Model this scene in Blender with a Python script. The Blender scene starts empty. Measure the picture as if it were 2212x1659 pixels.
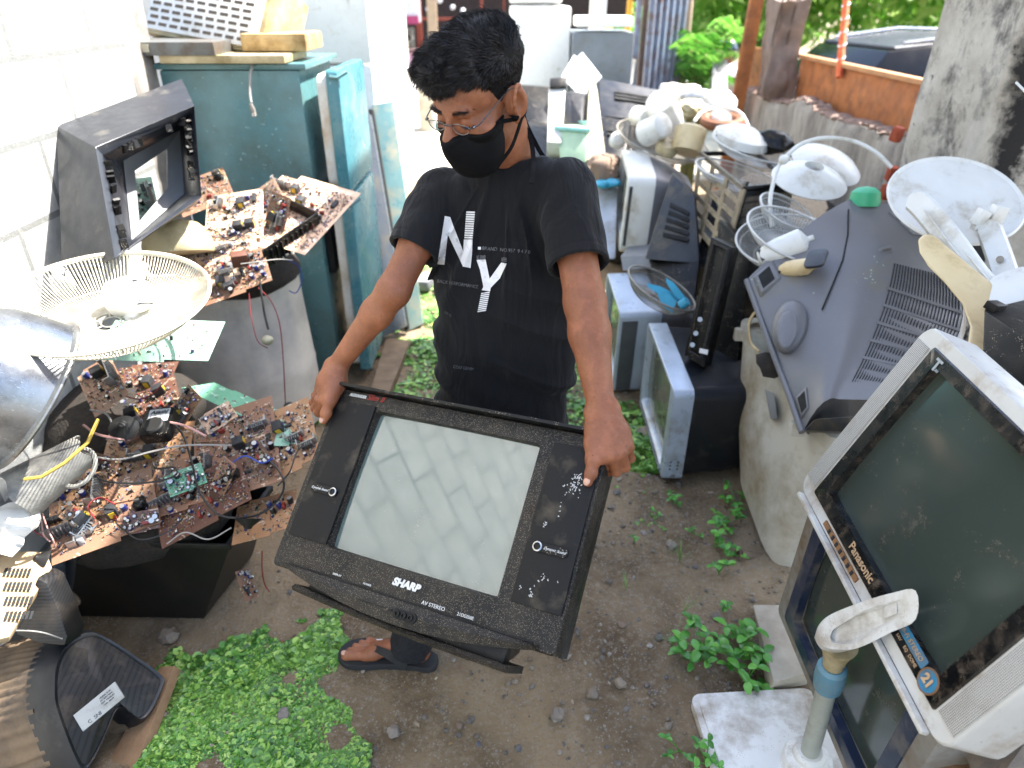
import bpy, bmesh, math, random
import numpy as np
from mathutils import Vector, Matrix, Euler
rnd = random.Random(7)
H = 1.78                       # eye height of the photographer, metres
PITCH = math.radians(29.3)
F = 1500.0                     # focal length for a picture 2212 wide
SP, CP = math.sin(PITCH), math.cos(PITCH)
def P(px, py, d):              # point seen at (px,py) at distance d along the view axis
    u = (px - 1106) / F; v = (py - 829.5) / F
    return np.array([u*d, d*(CP - v*SP), H - d*(SP + v*CP)])
def Z(px, py, z):              # point seen at (px,py) that lies at height z
    v = (py - 829.5) / F
    return P(px, py, (H - z) / (SP + v*CP))
def YY(px, py, y):
    v = (py - 829.5) / F
    return P(px, py, y / (CP - v*SP))
def XX(px, py, x):
    return P(px, py, x * F / (px - 1106))
def proj(p):
    x, y, z = p[0], p[1], p[2] - H
    d = y*CP - z*SP; up = y*SP + z*CP
    return np.array([1106 + F*x/d, 829.5 - F*up/d])
def rodr(w):
    th = np.linalg.norm(w)
    if th < 1e-9: return np.eye(3)
    k = w/th; K = np.array([[0,-k[2],k[1]],[k[2],0,-k[0]],[-k[1],k[0],0]])
    return np.eye(3) + math.sin(th)*K + (1-math.cos(th))*K@K
def eul(rx, ry, rz):
    cx,sx,cy,sy,cz,sz = [f(math.radians(a)) for a in (rx,ry,rz) for f in (math.cos, math.sin)]
    return (np.array([[cz,-sz,0],[sz,cz,0],[0,0,1]]) @ np.array([[cy,0,sy],[0,1,0],[-sy,0,cy]]) @ np.array([[1,0,0],[0,cx,-sx],[0,sx,cx]]))
def pose(corr, d0, rot0, wrot=0.0, show=None):
    """rigid pose of an object whose local points are seen at given pixels"""
    L = np.array([c[0] for c in corr], float); px = np.array([c[1] for c in corr], float)
    m = px.mean(0); R0 = eul(*rot0); t0 = P(m[0], m[1], d0) - R0 @ L.mean(0)
    q = np.zeros(6)
    def res(q):
        R = rodr(q[:3]) @ R0; X = (R @ L.T).T + t0 + q[3:]
        y = X[:,1]; z = X[:,2]-H; d = np.maximum(y*CP - z*SP, .05); up = y*SP + z*CP
        r = np.stack([1106 + F*X[:,0]/d - px[:,0], 829.5 - F*up/d - px[:,1]],1).ravel()
        return np.concatenate([r, wrot*q[:3]*57, [.02*F*( (m[0]*0) )]])
    lam = 1.0; r = res(q); c = r@r
    for it in range(120):
        J = np.zeros((len(r),6))
        for k in range(6):
            e = q.copy(); e[k] += 1e-5; J[:,k] = (res(e)-r)/1e-5
        A = J.T@J; g = J.T@r
        dq = np.linalg.solve(A + lam*np.diag(np.diag(A)+1e-3), -g)
        r2 = res(q+dq); c2 = r2@r2
        if c2 < c: q, r, c, lam = q+dq, r2, c2, lam*.4
        else: lam *= 3
        if lam > 1e9: break
    R = rodr(q[:3]) @ R0; t = t0 + q[3:]
    if show: print('POSE', show, 'rms %.1f' % math.sqrt((r[:2*len(L)]@r[:2*len(L)])/len(L)), 't', np.round(t,3), 'y-axis', np.round(R[:,1],2), 'z-axis', np.round(R[:,2],2), 'minz', round(float(min(((R@L.T).T+t)[:,2])),3))
    M = np.eye(4); M[:3,:3] = R; M[:3,3] = t
    return M
# ---------------------------------------------------------------- scene basics
sc = bpy.context.scene
COL = sc.collection
def lin(h):
    if isinstance(h, str):
        c = [int(h[i:i+2],16)/255 for i in (0,2,4)]
        return tuple(x/12.92 if x <= .04045 else ((x+.055)/1.055)**2.4 for x in c) + (1,)
    return tuple(h) + (1,) if len(h) == 3 else tuple(h)
MATS = {}
class NT:
    def __init__(s, m):
        m.use_nodes = True; s.t = m.node_tree; s.n = s.t.nodes; s.l = s.t.links
        s.b = s.n['Principled BSDF']; s.tc = s.n.new('ShaderNodeTexCoord').outputs['Object']
    def link(s, a, b): s.l.new(a, b)
    def noise(s, scale, detail=4, rough=.6, dist=0, vec=None):
        n = s.n.new('ShaderNodeTexNoise'); n.inputs['Scale'].default_value = scale
        n.inputs['Detail'].default_value = detail; n.inputs['Roughness'].default_value = rough
        n.inputs['Distortion'].default_value = dist; s.link(vec or s.tc, n.inputs['Vector']); return n.outputs['Fac']
    def voro(s, scale, feature='F1', out='Distance', vec=None, rand=1):
        n = s.n.new('ShaderNodeTexVoronoi'); n.feature = feature; n.inputs['Scale'].default_value = scale
        n.inputs['Randomness'].default_value = rand
        s.link(vec or s.tc, n.inputs['Vector']); return n.outputs[out]
    def mapv(s, scale=(1,1,1), rot=(0,0,0), loc=(0,0,0), vec=None):
        n = s.n.new('ShaderNodeMapping'); n.inputs['Scale'].default_value = scale
        n.inputs['Rotation'].default_value = rot; n.inputs['Location'].default_value = loc
        s.link(vec or s.tc, n.inputs['Vector']); return n.outputs[0]
    def wave(s, scale, axis='X', dist=0, vec=None):
        n = s.n.new('ShaderNodeTexWave'); n.bands_direction = axis; n.inputs['Scale'].default_value = scale
        n.inputs['Distortion'].default_value = dist; s.link(vec or s.tc, n.inputs['Vector']); return n.outputs['Fac']
    def ramp(s, fac, lo, hi, a=0.0, b=1.0):
        n = s.n.new('ShaderNodeMapRange'); n.inputs[1].default_value = lo; n.inputs[2].default_value = hi
        n.inputs[3].default_value = a; n.inputs[4].default_value = b; s.link(fac, n.inputs[0]); return n.outputs[0]
    def math(s, op, a, b=0.0):
        n = s.n.new('ShaderNodeMath'); n.operation = op
        for i, v in enumerate((a, b)):
            if isinstance(v, (int, float)): n.inputs[i].default_value = v
            else: s.link(v, n.inputs[i])
        return n.outputs[0]
    def mix(s, fac, a, b):
        n = s.n.new('ShaderNodeMix'); n.data_type = 'RGBA'
        for i, v in ((0, fac), (6, a), (7, b)):
            if isinstance(v, (int, float)): n.inputs[i].default_value = v
            elif isinstance(v, (str, tuple)): n.inputs[i].default_value = lin(v)
            else: s.link(v, n.inputs[i])
        return n.outputs[2]
    def bump(s, h, strength=.3, dist=.01):
        n = s.n.new('ShaderNodeBump'); n.inputs['Strength'].default_value = strength
        n.inputs['Distance'].default_value = dist; s.link(h, n.inputs['Height'])
        old = s.b.inputs['Normal']
        if old.is_linked: s.link(old.links[0].from_socket, n.inputs['Normal'])
        s.link(n.outputs[0], old)
def mat(name, col, rough=.5, metal=0.0, col2=None, vs=6, dirt=None, da=.4, ds=9, speck=None, sa=.62, ss=160,
        bump=0, bs=60, spec=.5, coat=0, trans=0, ior=1.5, scr=None):
    """painted / moulded surface: base colour that varies, blotches of dirt, specks, fine relief"""
    if name in MATS: return MATS[name]
    m = bpy.data.materials.new(name); t = NT(m); b = t.b
    c = lin(col)
    c2 = lin(col2) if col2 else tuple(x*.72 for x in c[:3]) + (1,)
    out = t.mix(t.ramp(t.noise(vs, 5), .3, .7), c, c2)
    rg = t.ramp(t.noise(vs*3, 4), .3, .7, max(.02, rough-.12), min(1, rough+.12))
    if dirt:
        f = t.ramp(t.noise(ds, 8, .7), .62-da*.45, .78-da*.25)
        out = t.mix(f, out, dirt)
        rg = t.math('MAXIMUM', rg, t.math('MULTIPLY', f, .85))
    if scr:
        f = t.math('GREATER_THAN', t.noise(60, 2, .5, 0, t.mapv((1,9,1),(.3,.2,.9))), .71)
        out = t.mix(t.math('MULTIPLY', f, .5), out, scr)
    if speck:
        f = t.math('MULTIPLY', t.math('LESS_THAN', t.voro(ss), .22), t.math('GREATER_THAN', t.noise(ss*.12, 3), sa))
        out = t.mix(f, out, speck)
    t.link(out, b.inputs['Base Color']); t.link(rg, b.inputs['Roughness'])
    b.inputs['Metallic'].default_value = metal; b.inputs['Specular IOR Level'].default_value = spec
    b.inputs['IOR'].default_value = ior
    if coat: b.inputs['Coat Weight'].default_value = coat; b.inputs['Coat Roughness'].default_value = .08
    if trans: b.inputs['Transmission Weight'].default_value = trans
    if bump: t.bump(t.noise(bs, 6, .7), bump, .004)
    MATS[name] = m; return m
# ---------------------------------------------------------------- mesh building
def xf(M, v):
    v = np.asarray(v, float); return v @ M[:3,:3].T + M[:3,3]
def T(x=0, y=0, z=0, rx=0, ry=0, rz=0, s=1):
    M = np.eye(4); M[:3,:3] = eul(rx,ry,rz)*s; M[:3,3] = (x,y,z); return M
def frame(o, x, y):
    """matrix with origin o, x axis towards point x, y axis in the plane of point y"""
    o, x, y = map(np.asarray, (o,x,y)); a = x-o; a = a/np.linalg.norm(a); b = y-o; b = b-a*(a@b); b = b/np.linalg.norm(b)
    M = np.eye(4); M[:3,0] = a; M[:3,1] = b; M[:3,2] = np.cross(a,b); M[:3,3] = o; return M
class MB:
    def __init__(s): s.v = []; s.f = []; s.n = 0
    def add(s, v, f, M=None):
        v = np.asarray(v, float).reshape(-1,3)
        if M is not None: v = xf(M, v)
        s.v.append(v); n = s.n; s.f += [tuple(i+n for i in q) for q in f]; s.n += len(v); return s
    def box(s, c, d, M=None, R=None):
        x,y,z = [k/2 for k in d]
        v = np.array([(a*x,b*y,e*z) for a in (-1,1) for b in (-1,1) for e in (-1,1)])
        if R is not None: v = v @ eul(*R).T
        return s.add(v + np.array(c), [(0,1,3,2),(4,6,7,5),(0,4,5,1),(2,3,7,6),(0,2,6,4),(1,5,7,3)], M)
    def hexa(s, q, M=None):   # 8 corners: bottom ring 4, top ring 4
        return s.add(q, [(3,2,1,0),(4,5,6,7),(0,1,5,4),(1,2,6,5),(2,3,7,6),(3,0,4,7)], M)
    def loft(s, rings, cap=True, closed=True, M=None):
        n = len(rings[0]); v = np.concatenate([np.asarray(r, float) for r in rings]); f = []
        for i in range(len(rings)-1):
            for j in range(n if closed else n-1):
                k = (j+1) % n; f.append((i*n+j, i*n+k, (i+1)*n+k, (i+1)*n+j))
        if cap: f.append(tuple(range(n-1,-1,-1))); f.append(tuple((len(rings)-1)*n+j for j in range(n)))
        return s.add(v, f, M)
    def tube(s, pts, r, n=6, M=None, cap=True):
        pts = np.asarray(pts, float); m = len(pts); r = np.broadcast_to(np.asarray(r, float), (m,))
        tg = np.gradient(pts, axis=0); tg /= np.linalg.norm(tg, axis=1)[:,None] + 1e-12
        a = np.cross(tg[0], (0,0,1.0)); a = np.cross(tg[0], (1.0,0,0)) if np.linalg.norm(a) < .1 else a
        rings = []
        th = np.linspace(0, 2*math.pi, n, endpoint=False)
        for i in range(m):
            a = a - tg[i]*(a@tg[i]); a /= np.linalg.norm(a) + 1e-12; b = np.cross(tg[i], a)
            rings.append(pts[i] + r[i]*(np.cos(th)[:,None]*a + np.sin(th)[:,None]*b))
        return s.loft(rings, cap, True, M)
    def ring(s, R, r, n=48, k=5, M=None, z=0, a0=0, a1=2*math.pi):
        full = abs(a1-a0-2*math.pi) < 1e-6
        th = np.linspace(a0, a1, n, endpoint=not full); ph = np.linspace(0, 2*math.pi, k, endpoint=False)
        rg = [np.stack([(R+r*np.cos(ph))*math.cos(t), (R+r*np.cos(ph))*math.sin(t), z+r*np.sin(ph)],1) for t in th]
        if full: rg.append(rg[0])
        return s.loft(rg, not full, True, M)
    def lathe(s, prof, n=32, M=None, cap=True):
        th = np.linspace(0, 2*math.pi, n, endpoint=False)
        return s.loft([np.stack([r*np.cos(th), r*np.sin(th), np.full(n, z)],1) for r,z in prof], cap, True, M)
    def cyl(s, p, q, r, n=10, r2=None):
        return s.tube([p,q], [r, r if r2 is None else r2], n)
    def prism(s, poly, z0, z1, M=None):
        return s.loft([[(x,y,z0) for x,y in poly], [(x,y,z1) for x,y in poly]], True, True, M)
    def obj(s, name, m, parent=None, smooth=True, bevel=0, world=False, sub=0, seg=2, angle=35, solid=0):
        me = bpy.data.meshes.new(name)
        v = np.concatenate(s.v) if s.v else np.zeros((0,3))
        if world and parent is not None:
            v = xf(np.linalg.inv(np.array(wm(parent))), v)
        me.from_pydata(v.tolist(), [], s.f); me.update()
        if bevel or solid or sub:
            bm = bmesh.new(); bm.from_mesh(me)
            bmesh.ops.recalc_face_normals(bm, faces=bm.faces)
            if solid: bmesh.ops.solidify(bm, geom=bm.faces[:], thickness=solid)
            if bevel:
                es = [e for e in bm.edges if len(e.link_faces) == 2 and e.calc_face_angle(0) > .5]
                bmesh.ops.bevel(bm, geom=es, offset=bevel, segments=seg, profile=.6, affect='EDGES', clamp_overlap=True)
            bm.to_mesh(me); bm.free()
        else:
            bm = bmesh.new(); bm.from_mesh(me); bmesh.ops.recalc_face_normals(bm, faces=bm.faces); bm.to_mesh(me); bm.free()
        if smooth: me.shade_smooth() if hasattr(me,'shade_smooth') else None
        if smooth:
            me.set_sharp_from_angle(angle=math.radians(angle))
        me.materials.append(m)
        o = bpy.data.objects.new(name, me); COL.objects.link(o)
        if parent is not None: o.parent = parent
        return o
def wm(o):
    M = o.matrix_basis.copy()
    while o.parent: o = o.parent; M = o.matrix_basis @ M
    return M
def tag(o, label=None, cat=None, group=None, kind=None):
    if label: o['label'] = label
    if cat: o['category'] = cat
    if group: o['group'] = group
    if kind: o['kind'] = kind
    return o
def thing(name, label, cat, M=None, group=None):
    o = bpy.data.objects.new(name, None); COL.objects.link(o); o.empty_display_size = .1
    if M is not None:
        if np.ndim(M) == 1: M = T(*M)
        o.matrix_basis = Matrix(np.asarray(M).tolist())
    return tag(o, label, cat, group)
def copytree(o, M=None, label=None, parent=None):
    c = o.copy(); COL.objects.link(c); c.parent = parent
    if M is not None: c.matrix_basis = Matrix(np.asarray(M).tolist())
    if label: c['label'] = label
    for ch in list(o.children): copytree(ch, None, None, c)
    return c
def text(s, size, M, name, m, parent, shear=0, bold=0, depth=.0006, space=1, sx=1, align='CENTER'):
    cu = bpy.data.curves.new(name, 'FONT'); cu.body = s; cu.size = size; cu.shear = shear; cu.offset = bold
    cu.extrude = depth; cu.align_x = align; cu.align_y = 'CENTER'; cu.space_character = space; cu.resolution_u = 3
    o = bpy.data.objects.new(name, cu); COL.objects.link(o)
    dg = bpy.context.evaluated_depsgraph_get()
    me = bpy.data.meshes.new_from_object(o.evaluated_get(dg)); me.name = name
    bpy.data.objects.remove(o); bpy.data.curves.remove(cu)
    me.transform(Matrix.Diagonal((sx,1,1,1))); me.transform(Matrix(np.asarray(M).tolist()))
    me.materials.clear(); me.materials.append(m)
    o = bpy.data.objects.new(name, me); COL.objects.link(o); o.parent = parent; return o
def rrect(w, h, r, n=4, cx=0, cy=0):
    pts = []
    for (sx, sy, a0) in ((1,1,0),(-1,1,90),(-1,-1,180),(1,-1,270)):
        for k in range(n+1):
            a = math.radians(a0 + 90*k/n); pts.append((cx+sx*(w/2-r)+r*math.cos(a), cy+sy*(h/2-r)+r*math.sin(a)))
    return pts
def spline(pts, n=8):
    p = np.asarray(pts, float); q = np.vstack([2*p[0]-p[1], p, 2*p[-1]-p[-2]]); out = []
    for i in range(1, len(q)-2):
        for k in range(n):
            t = k/n
            out.append(.5*((2*q[i])+(-q[i-1]+q[i+1])*t+(2*q[i-1]-5*q[i]+4*q[i+1]-q[i+2])*t*t+(-q[i-1]+3*q[i]-3*q[i+1]+q[i+2])*t**3))
    out.append(q[-2]); return np.array(out)
def wire(name, label, pts, r, m, cat='wire', group=None, n=5):
    """a loose cable that is a thing of its own, through world points"""
    pts = [np.asarray(p) for p in pts]
    o = MB().tube(spline(pts), r, n).obj(name, m); return tag(o, label, cat, group)
def frontplate(ow, oh, iw, ih, r, ir, y0, y1, cx=0, cz=0, lip=0, mb=None):
    """ring-shaped bezel in the local xz plane (front at y0) with an opening"""
    mb = mb or MB(); n = 4
    A = rrect(ow, oh, r, n); B = rrect(iw, ih, ir, n, cx, cz); B2 = rrect(iw-2*lip, ih-2*lip, ir, n, cx, cz)
    g = lambda p, y: [(x, y, z) for x, z in p]
    g2 = lambda p, y: [(x, y, z) for x, z in p]
    rings = [g(A, y1), g(A, y0+min(.004, r/2)), g(rrect(ow-.006, oh-.006, r, n), y0), g(B, y0), g(B2, y0+ (.02 if lip else .004)), g(B2, y1)]
    mb.loft(rings, False); return mb
# ---------------------------------------------------------------- world, sun, camera
w = bpy.data.worlds.new("World"); sc.world = w; w.use_nodes = True
SUN = Vector((.60, .26, 1.0)).normalized()
sky = w.node_tree.nodes.new('ShaderNodeTexSky'); sky.sky_type = 'NISHITA'; sky.sun_disc = False
sky.sun_elevation = math.asin(SUN.z); sky.sun_rotation = math.atan2(SUN.x, SUN.y); sky.air_density = 1.2; sky.dust_density = 2.5
bg = w.node_tree.nodes['Background']; bg.inputs['Strength'].default_value = .15
w.node_tree.links.new(sky.outputs[0], bg.inputs[0])
L = bpy.data.lights.new('sun', 'SUN'); L.energy = 5.0; L.angle = math.radians(.5); L.color = (1, .95, .88)
lo = bpy.data.objects.new('sun', L); COL.objects.link(lo); lo.rotation_euler = SUN.to_track_quat('Z', 'Y').to_euler()
sc.view_settings.view_transform = 'Standard'; sc.view_settings.look = 'None'; sc.view_settings.gamma = 1
sc.view_settings.exposure = 2.2
cam = bpy.data.cameras.new('camera'); co = bpy.data.objects.new('camera', cam); COL.objects.link(co)
co.location = (0, 0, H); co.rotation_euler = (math.pi/2 - PITCH, 0, 0)
cam.sensor_width = 36; cam.lens = 36*F/2212; cam.clip_end = 1000; cam.clip_start = .02
cam.dof.use_dof = True; cam.dof.focus_distance = 1.62; cam.dof.aperture_fstop = 2.4
sc.camera = co
# ---------------------------------------------------------------- noise for shapes
def vnoise(p, scale, seed=0):
    p = np.asarray(p, float)*scale + seed*17.13; i = np.floor(p).astype(np.int64); f = p-i; f = f*f*(3-2*f); out = 0
    D = p.shape[-1]
    for c in range(2**D):
        b = [(c>>k)&1 for k in range(D)]; w_ = 1; h = np.zeros(p.shape[:-1], np.int64)
        for k in range(D):
            w_ = w_*(f[...,k] if b[k] else 1-f[...,k]); h = h*1103515 + (i[...,k]+b[k])*(374761, 668265, 982451)[k]
        h = (h ^ (h >> 7)) * 1274126177 & 0x7fffffff; h = (h ^ (h >> 11)) * 69069 & 0x7fffffff; h ^= h >> 15
        out = out + w_*((h & 0xffff)/65535.0)
    return out*2-1
def fbm(p, scale, n=3, seed=0):
    return sum(vnoise(p, scale*2**k, seed+k)/2**k for k in range(n))
# ---------------------------------------------------------------- ground
def gz(x, y):
    p = np.stack([np.asarray(x, float), np.asarray(y, float)], -1)
    fade = np.clip((7-p[...,1])/2, 0, 1)*np.clip((3-abs(p[...,0])), 0, 1)
    return (fbm(p, 3, 3, 5)*.012 + fbm(p, 18, 3, 9)*.006 - .005)*fade
xs = np.concatenate([[-250,-60,-20,-8,-4], np.arange(-2.4, 2.41, .02), [4,8,20,60,250]])
ys = np.concatenate([[-60,-10,-3,-1,0,.4], np.arange(.7, 3.6, .02), np.arange(3.6, 8, .1), [10,14,20,40,80,250]])
X, Y = np.meshgrid(xs, ys, indexing='ij'); zz = gz(X, Y)
nx, ny = X.shape; idx = np.arange(nx*ny).reshape(nx, ny)
mb = MB(); mb.v.append(np.stack([X,Y,zz],-1).reshape(-1,3)); mb.n = nx*ny
mb.f = np.stack([idx[:-1,:-1],idx[1:,:-1],idx[1:,1:],idx[:-1,1:]],-1).reshape(-1,4).tolist()
m = bpy.data.materials.new('soil'); t = NT(m)
c = t.mix(t.ramp(t.noise(5, 8, .7), .35, .65), '54442f', '7c6a51')
c = t.mix(t.ramp(t.noise(1.3, 4), .42, .6), c, '8e7c62')
c = t.mix(t.ramp(t.noise(55, 5, .8), .5, .72), c, '8f8576')
c = t.mix(t.math('MULTIPLY', t.math('LESS_THAN', t.voro(90), .25), t.math('GREATER_THAN', t.noise(14), .5)), c, '8a8278')
t.link(c, t.b.inputs['Base Color']); t.b.inputs['Roughness'].default_value = .92
t.bump(t.noise(60, 8, .75), .9, .012); t.bump(t.voro(70), .35, .008)
tag(mb.obj('ground', m, smooth=True, angle=80), kind='structure')
m_as = mat('asphalt', '8f8c88', .9, col2='7b7874', bump=.3, bs=80)
tag(MB().box((0, 15.2, .006), (120, 5.0, .004)).obj('road', m_as, smooth=False), kind='structure')
m_cc = mat('pale_concrete', 'b9b2a4', .9, col2='a39c8e', bump=.3, bs=40, dirt='857b6c', da=.3, ds=2)
tag(MB().box((-1.0, 10.2, .004), (9, 4.9, .004)).obj('pavement', m_cc, smooth=False), kind='structure')
# pebbles: loose gravel
def blob(n=0, seed=1, sq=.6, jag=.18):
    bm = bmesh.new(); bmesh.ops.create_icosphere(bm, subdivisions=n+1, radius=1)
    v = np.array([tuple(q.co) for q in bm.verts]); f = [tuple(x.index for x in q.verts) for q in bm.faces]; bm.free()
    v = v*(1+jag*fbm(v, 1.3, 2, seed)[:,None]); v[:,2] *= sq; return v, f
m_peb = bpy.data.materials.new('gravel'); t = NT(m_peb)
gi = t.n.new('ShaderNodeNewGeometry').outputs['Random Per Island']
cr = t.n.new('ShaderNodeValToRGB'); t.link(gi, cr.inputs[0])
cols = ['3f4043','6d6a66','8a7f72','5a5450','9a948c','6f5a48','4b5056','7d7466']
for i, h_ in enumerate(cols):
    e = cr.color_ramp.elements[i] if i < 2 else cr.color_ramp.elements.new(i/len(cols))
    e.position = i/len(cols); e.color = lin(h_)
cr.color_ramp.interpolation = 'CONSTANT'
t.link(t.mix(t.ramp(t.noise(120, 4), .3, .7), cr.outputs[0], '6e6458'), t.b.inputs['Base Color']); t.b.inputs['Roughness'].default_value = .8
mb = MB(); r_ = np.random.default_rng(3)
blobs = [blob(0, s, .6, .3) for s in range(6)]
cnt = 0
while cnt < 6500:
    x, y = r_.uniform(-1.0, 1.35), r_.uniform(.75, 3.9)
    dens = .25 + .75*np.clip((x+.5)*1.2, 0, 1)
    dens *= (.35+.65*(fbm(np.array([x,y]), 2.5, 2, 3) > -.1))
    if r_.random() > dens: continue
    s = min(.019, .0022*np.exp(r_.normal(0, .55))*(1.6 if r_.random() < .15 else 1)*1.5)
    v, f = blobs[cnt % 6]; M = T(x, y, float(gz(x,y)) + s*.25, r_.uniform(-20,20), r_.uniform(-20,20), r_.uniform(0,360), s)
    M[:3,:3] = M[:3,:3] @ np.diag((1, r_.uniform(.6,1), 1)); mb.add(v, f, M); cnt += 1
tag(mb.obj('gravel', m_peb, angle=60), kind='stuff')
# larger stones, each its own
m_st = mat('stone', '77706a', .8, col2='5e5852', vs=20, dirt='93826c', da=.4, bump=.5, bs=70)
st = [(365,1378,.032,'brown broken stone by the black television shell'),(612,1545,.02,'grey pointed stone lying in the green ground cover'),(705,1272,.026,'pale stone next to the small wheel on the soil'),
      (1340,1478,.017,'dark round pebble on the soil right of the flip flop'),(1222,1420,.013,'grey pebble just under the corner of the held television'),(745,1268,.02,'flat tan stone under the bottom shelf of the held television'),
      (1205,1545,.022,'flat grey stone at the bottom of the path'),(1278,1500,.018,'flat grey pebble at the bottom centre of the path'),(1450,1180,.02,'pale pebble beside the grass tuft on the path'),
      (1525,1610,.024,'grey stone by the white stand base'),(1395,940,.045,'flat grey stone beside the silver television on the ground'),(850,1585,.02,'reddish stone at the edge of the green ground cover')]
for i, (px, py, s, lb) in enumerate(st):
    q = Z(px, py, 0); v, f = blob(1, 20+i, .65, .45)
    tag(MB().add(v, f, T(q[0], q[1], s*.3, 0, 0, i*47, s)).obj('stone', m_st, angle=25), lb, 'stone', 'loose stones on the path')
# ---------------------------------------------------------------- block walls
def blockmat(name, ca, cb, mortar, bw, bh, axis):
    m = bpy.data.materials.new(name); t = NT(m)
    vec = t.mapv((1,1,1), (math.pi/2,0,0) if axis == 'x' else (math.pi/2,0,0))
    if axis == 'y':   # wall runs along y: swap
        s_ = t.n.new('ShaderNodeSeparateXYZ'); t.link(t.tc, s_.inputs[0]); k = t.n.new('ShaderNodeCombineXYZ')
        t.link(s_.outputs[1], k.inputs[0]); t.link(s_.outputs[2], k.inputs[1]); vec = k.outputs[0]
    b = t.n.new('ShaderNodeTexBrick'); t.link(vec, b.inputs['Vector'])
    b.inputs['Scale'].default_value = 1; b.inputs['Brick Width'].default_value = bw; b.inputs['Row Height'].default_value = bh
    b.inputs['Mortar Size'].default_value = .012; b.inputs['Mortar Smooth'].default_value = .3
    b.inputs['Color1'].default_value = lin(ca); b.inputs['Color2'].default_value = lin(cb); b.inputs['Mortar'].default_value = lin(mortar)
    c = t.mix(t.ramp(t.noise(7, 8, .7), .35, .7, 0, .5), b.outputs['Color'], mortar)
    c = t.mix(t.ramp(t.noise(30, 5, .8), .55, .75, 0, .6), c, 'd5d0c6')
    t.link(c, t.b.inputs['Base Color']); t.b.inputs['Roughness'].default_value = .95
    t.bump(b.outputs['Fac'], -.8, .012); t.bump(t.noise(45, 8, .8), .6, .01); return m
m_bw = blockmat('block_wall_grey', 'b2b4b2', 'bcbdba', '747674', .46, .23, 'y')
WX = -1.5
mb = MB().box((WX-.075, -.2, 2.1), (.15, 6.4, 4.4))
tag(mb.obj('block_wall', m_bw, smooth=False, bevel=.01), 'bare grey concrete block wall along the left side with mortar smeared over its joints', 'wall')
m_post = mat('cement_post', '9d9892', .92, col2='837e78', vs=3, dirt='5f5b57', da=.5, ds=4, bump=.7, bs=30)
def rough(mb, name, m, amp, scale, **k):
    o = mb.obj(name, m, **k); me = o.data
    bm = bmesh.new(); bm.from_mesh(me); bmesh.ops.subdivide_edges(bm, edges=bm.edges[:], cuts=14, use_grid_fill=True)
    v = np.array([tuple(q.co) for q in bm.verts]); n = np.array([tuple(q.normal) for q in bm.verts])
    v = v + n*(fbm(v, scale, 4, 2)*amp)[:,None]
    for q, c_ in zip(bm.verts, v): q.co = c_
    bm.to_mesh(me); bm.free(); return o
o = rough(MB().box((-1.62, 3.12, 1.35), (.22, .22, 2.9)), 'concrete_post', m_post, .01, 6)
tag(o, 'dark weathered concrete post at the far end of the block wall', 'post')
# big column on the right, with the low plastered wall behind it
m_col = bpy.data.materials.new('column_plaster'); t = NT(m_col)
c = t.mix(t.ramp(t.noise(4, 8, .75), .35, .68), 'ebe4d6', 'bdb3a3')
c = t.mix(t.ramp(t.noise(9, 9, .8, .3, t.mapv((1,1,.45),(.0,.5,0))), .54, .70), c, '5c554d')
c = t.mix(t.math('GREATER_THAN', t.noise(28, 6, .8), .66), c, '3d3935')
s_ = t.n.new('ShaderNodeSeparateXYZ'); t.link(t.tc, s_.inputs[0])
k_ = t.math('SUBTRACT', t.math('ADD', t.math('MULTIPLY', s_.outputs[0], 1.0), t.math('MULTIPLY', t.noise(7, 6, .7), .35)), t.math('MULTIPLY', s_.outputs[2], .0))
c = t.mix(t.math('MULTIPLY', t.ramp(k_, 1.93, 2.01), t.ramp(k_, 2.14, 2.09)), c, '2c2b2a')
t.link(c, t.b.inputs['Base Color']); t.b.inputs['Roughness'].default_value = .95
t.bump(t.noise(26, 9, .8), 1.0, .025); t.bump(t.noise(90, 6, .8), .6, .008)
o = rough(MB().box((2.13, 2.95, 1.3), (.76, .5, 2.7)), 'concrete_column', m_col, .016, 5, bevel=0)
tag(o, 'thick weathered concrete column with dark cracked plaster at the right', 'column')
m_wl = bpy.data.materials.new('old_render'); t = NT(m_wl)
c = t.mix(t.ramp(t.noise(3, 8, .75, 0, t.mapv((1,1,.3))), .35, .65), 'b5ad9f', '79726a')
c = t.mix(t.ramp(t.noise(12, 8, .75, 0, t.mapv((1,1,.2))), .52, .68), c, '4f4a44')
t.link(c, t.b.inputs['Base Color']); t.b.inputs['Roughness'].default_value = .95; t.bump(t.noise(30, 8, .75), .8, .015)
mb = MB(); ring = []
ysw = np.linspace(3.2, 6.9, 46)
for y in ysw:
    tz = 1.13 + .03*float(fbm(np.array([y, 1.]), 2.3, 3, 4)) - .03*(y-3.2)
    ring.append([(2.12, y, -.05), (2.12+.012*math.sin(y*9), y, tz-.05), (2.14, y, tz), (2.28, y, tz+.01*math.sin(y*31)), (2.31, y, -.05)])
mb.loft(ring)
lw = mb.obj('low_wall', m_wl, angle=50); tag(lw, 'low grey plastered wall stained with dark streaks and a crumbled brown top', 'wall')
m_cap = mat('crumbled_mortar', '8a7467', .95, col2='6d594f', vs=18, bump=.9, bs=40)
mb = MB()
for y in ysw[:-1]:
    tz = 1.13 + .03*float(fbm(np.array([y, 1.]), 2.3, 3, 4)) - .03*(y-3.2)
    v, f = blob(1, int(y*40), .4, .5); mb.add(v, f, T(2.2, y+.03, tz+.004, 0, 0, y*99, .06))
mb.obj('coping', m_cap, lw, angle=40)
m_brk = mat('red_brick', 'b0563a', .9, col2='8d4029', vs=20, bump=.5)
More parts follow.
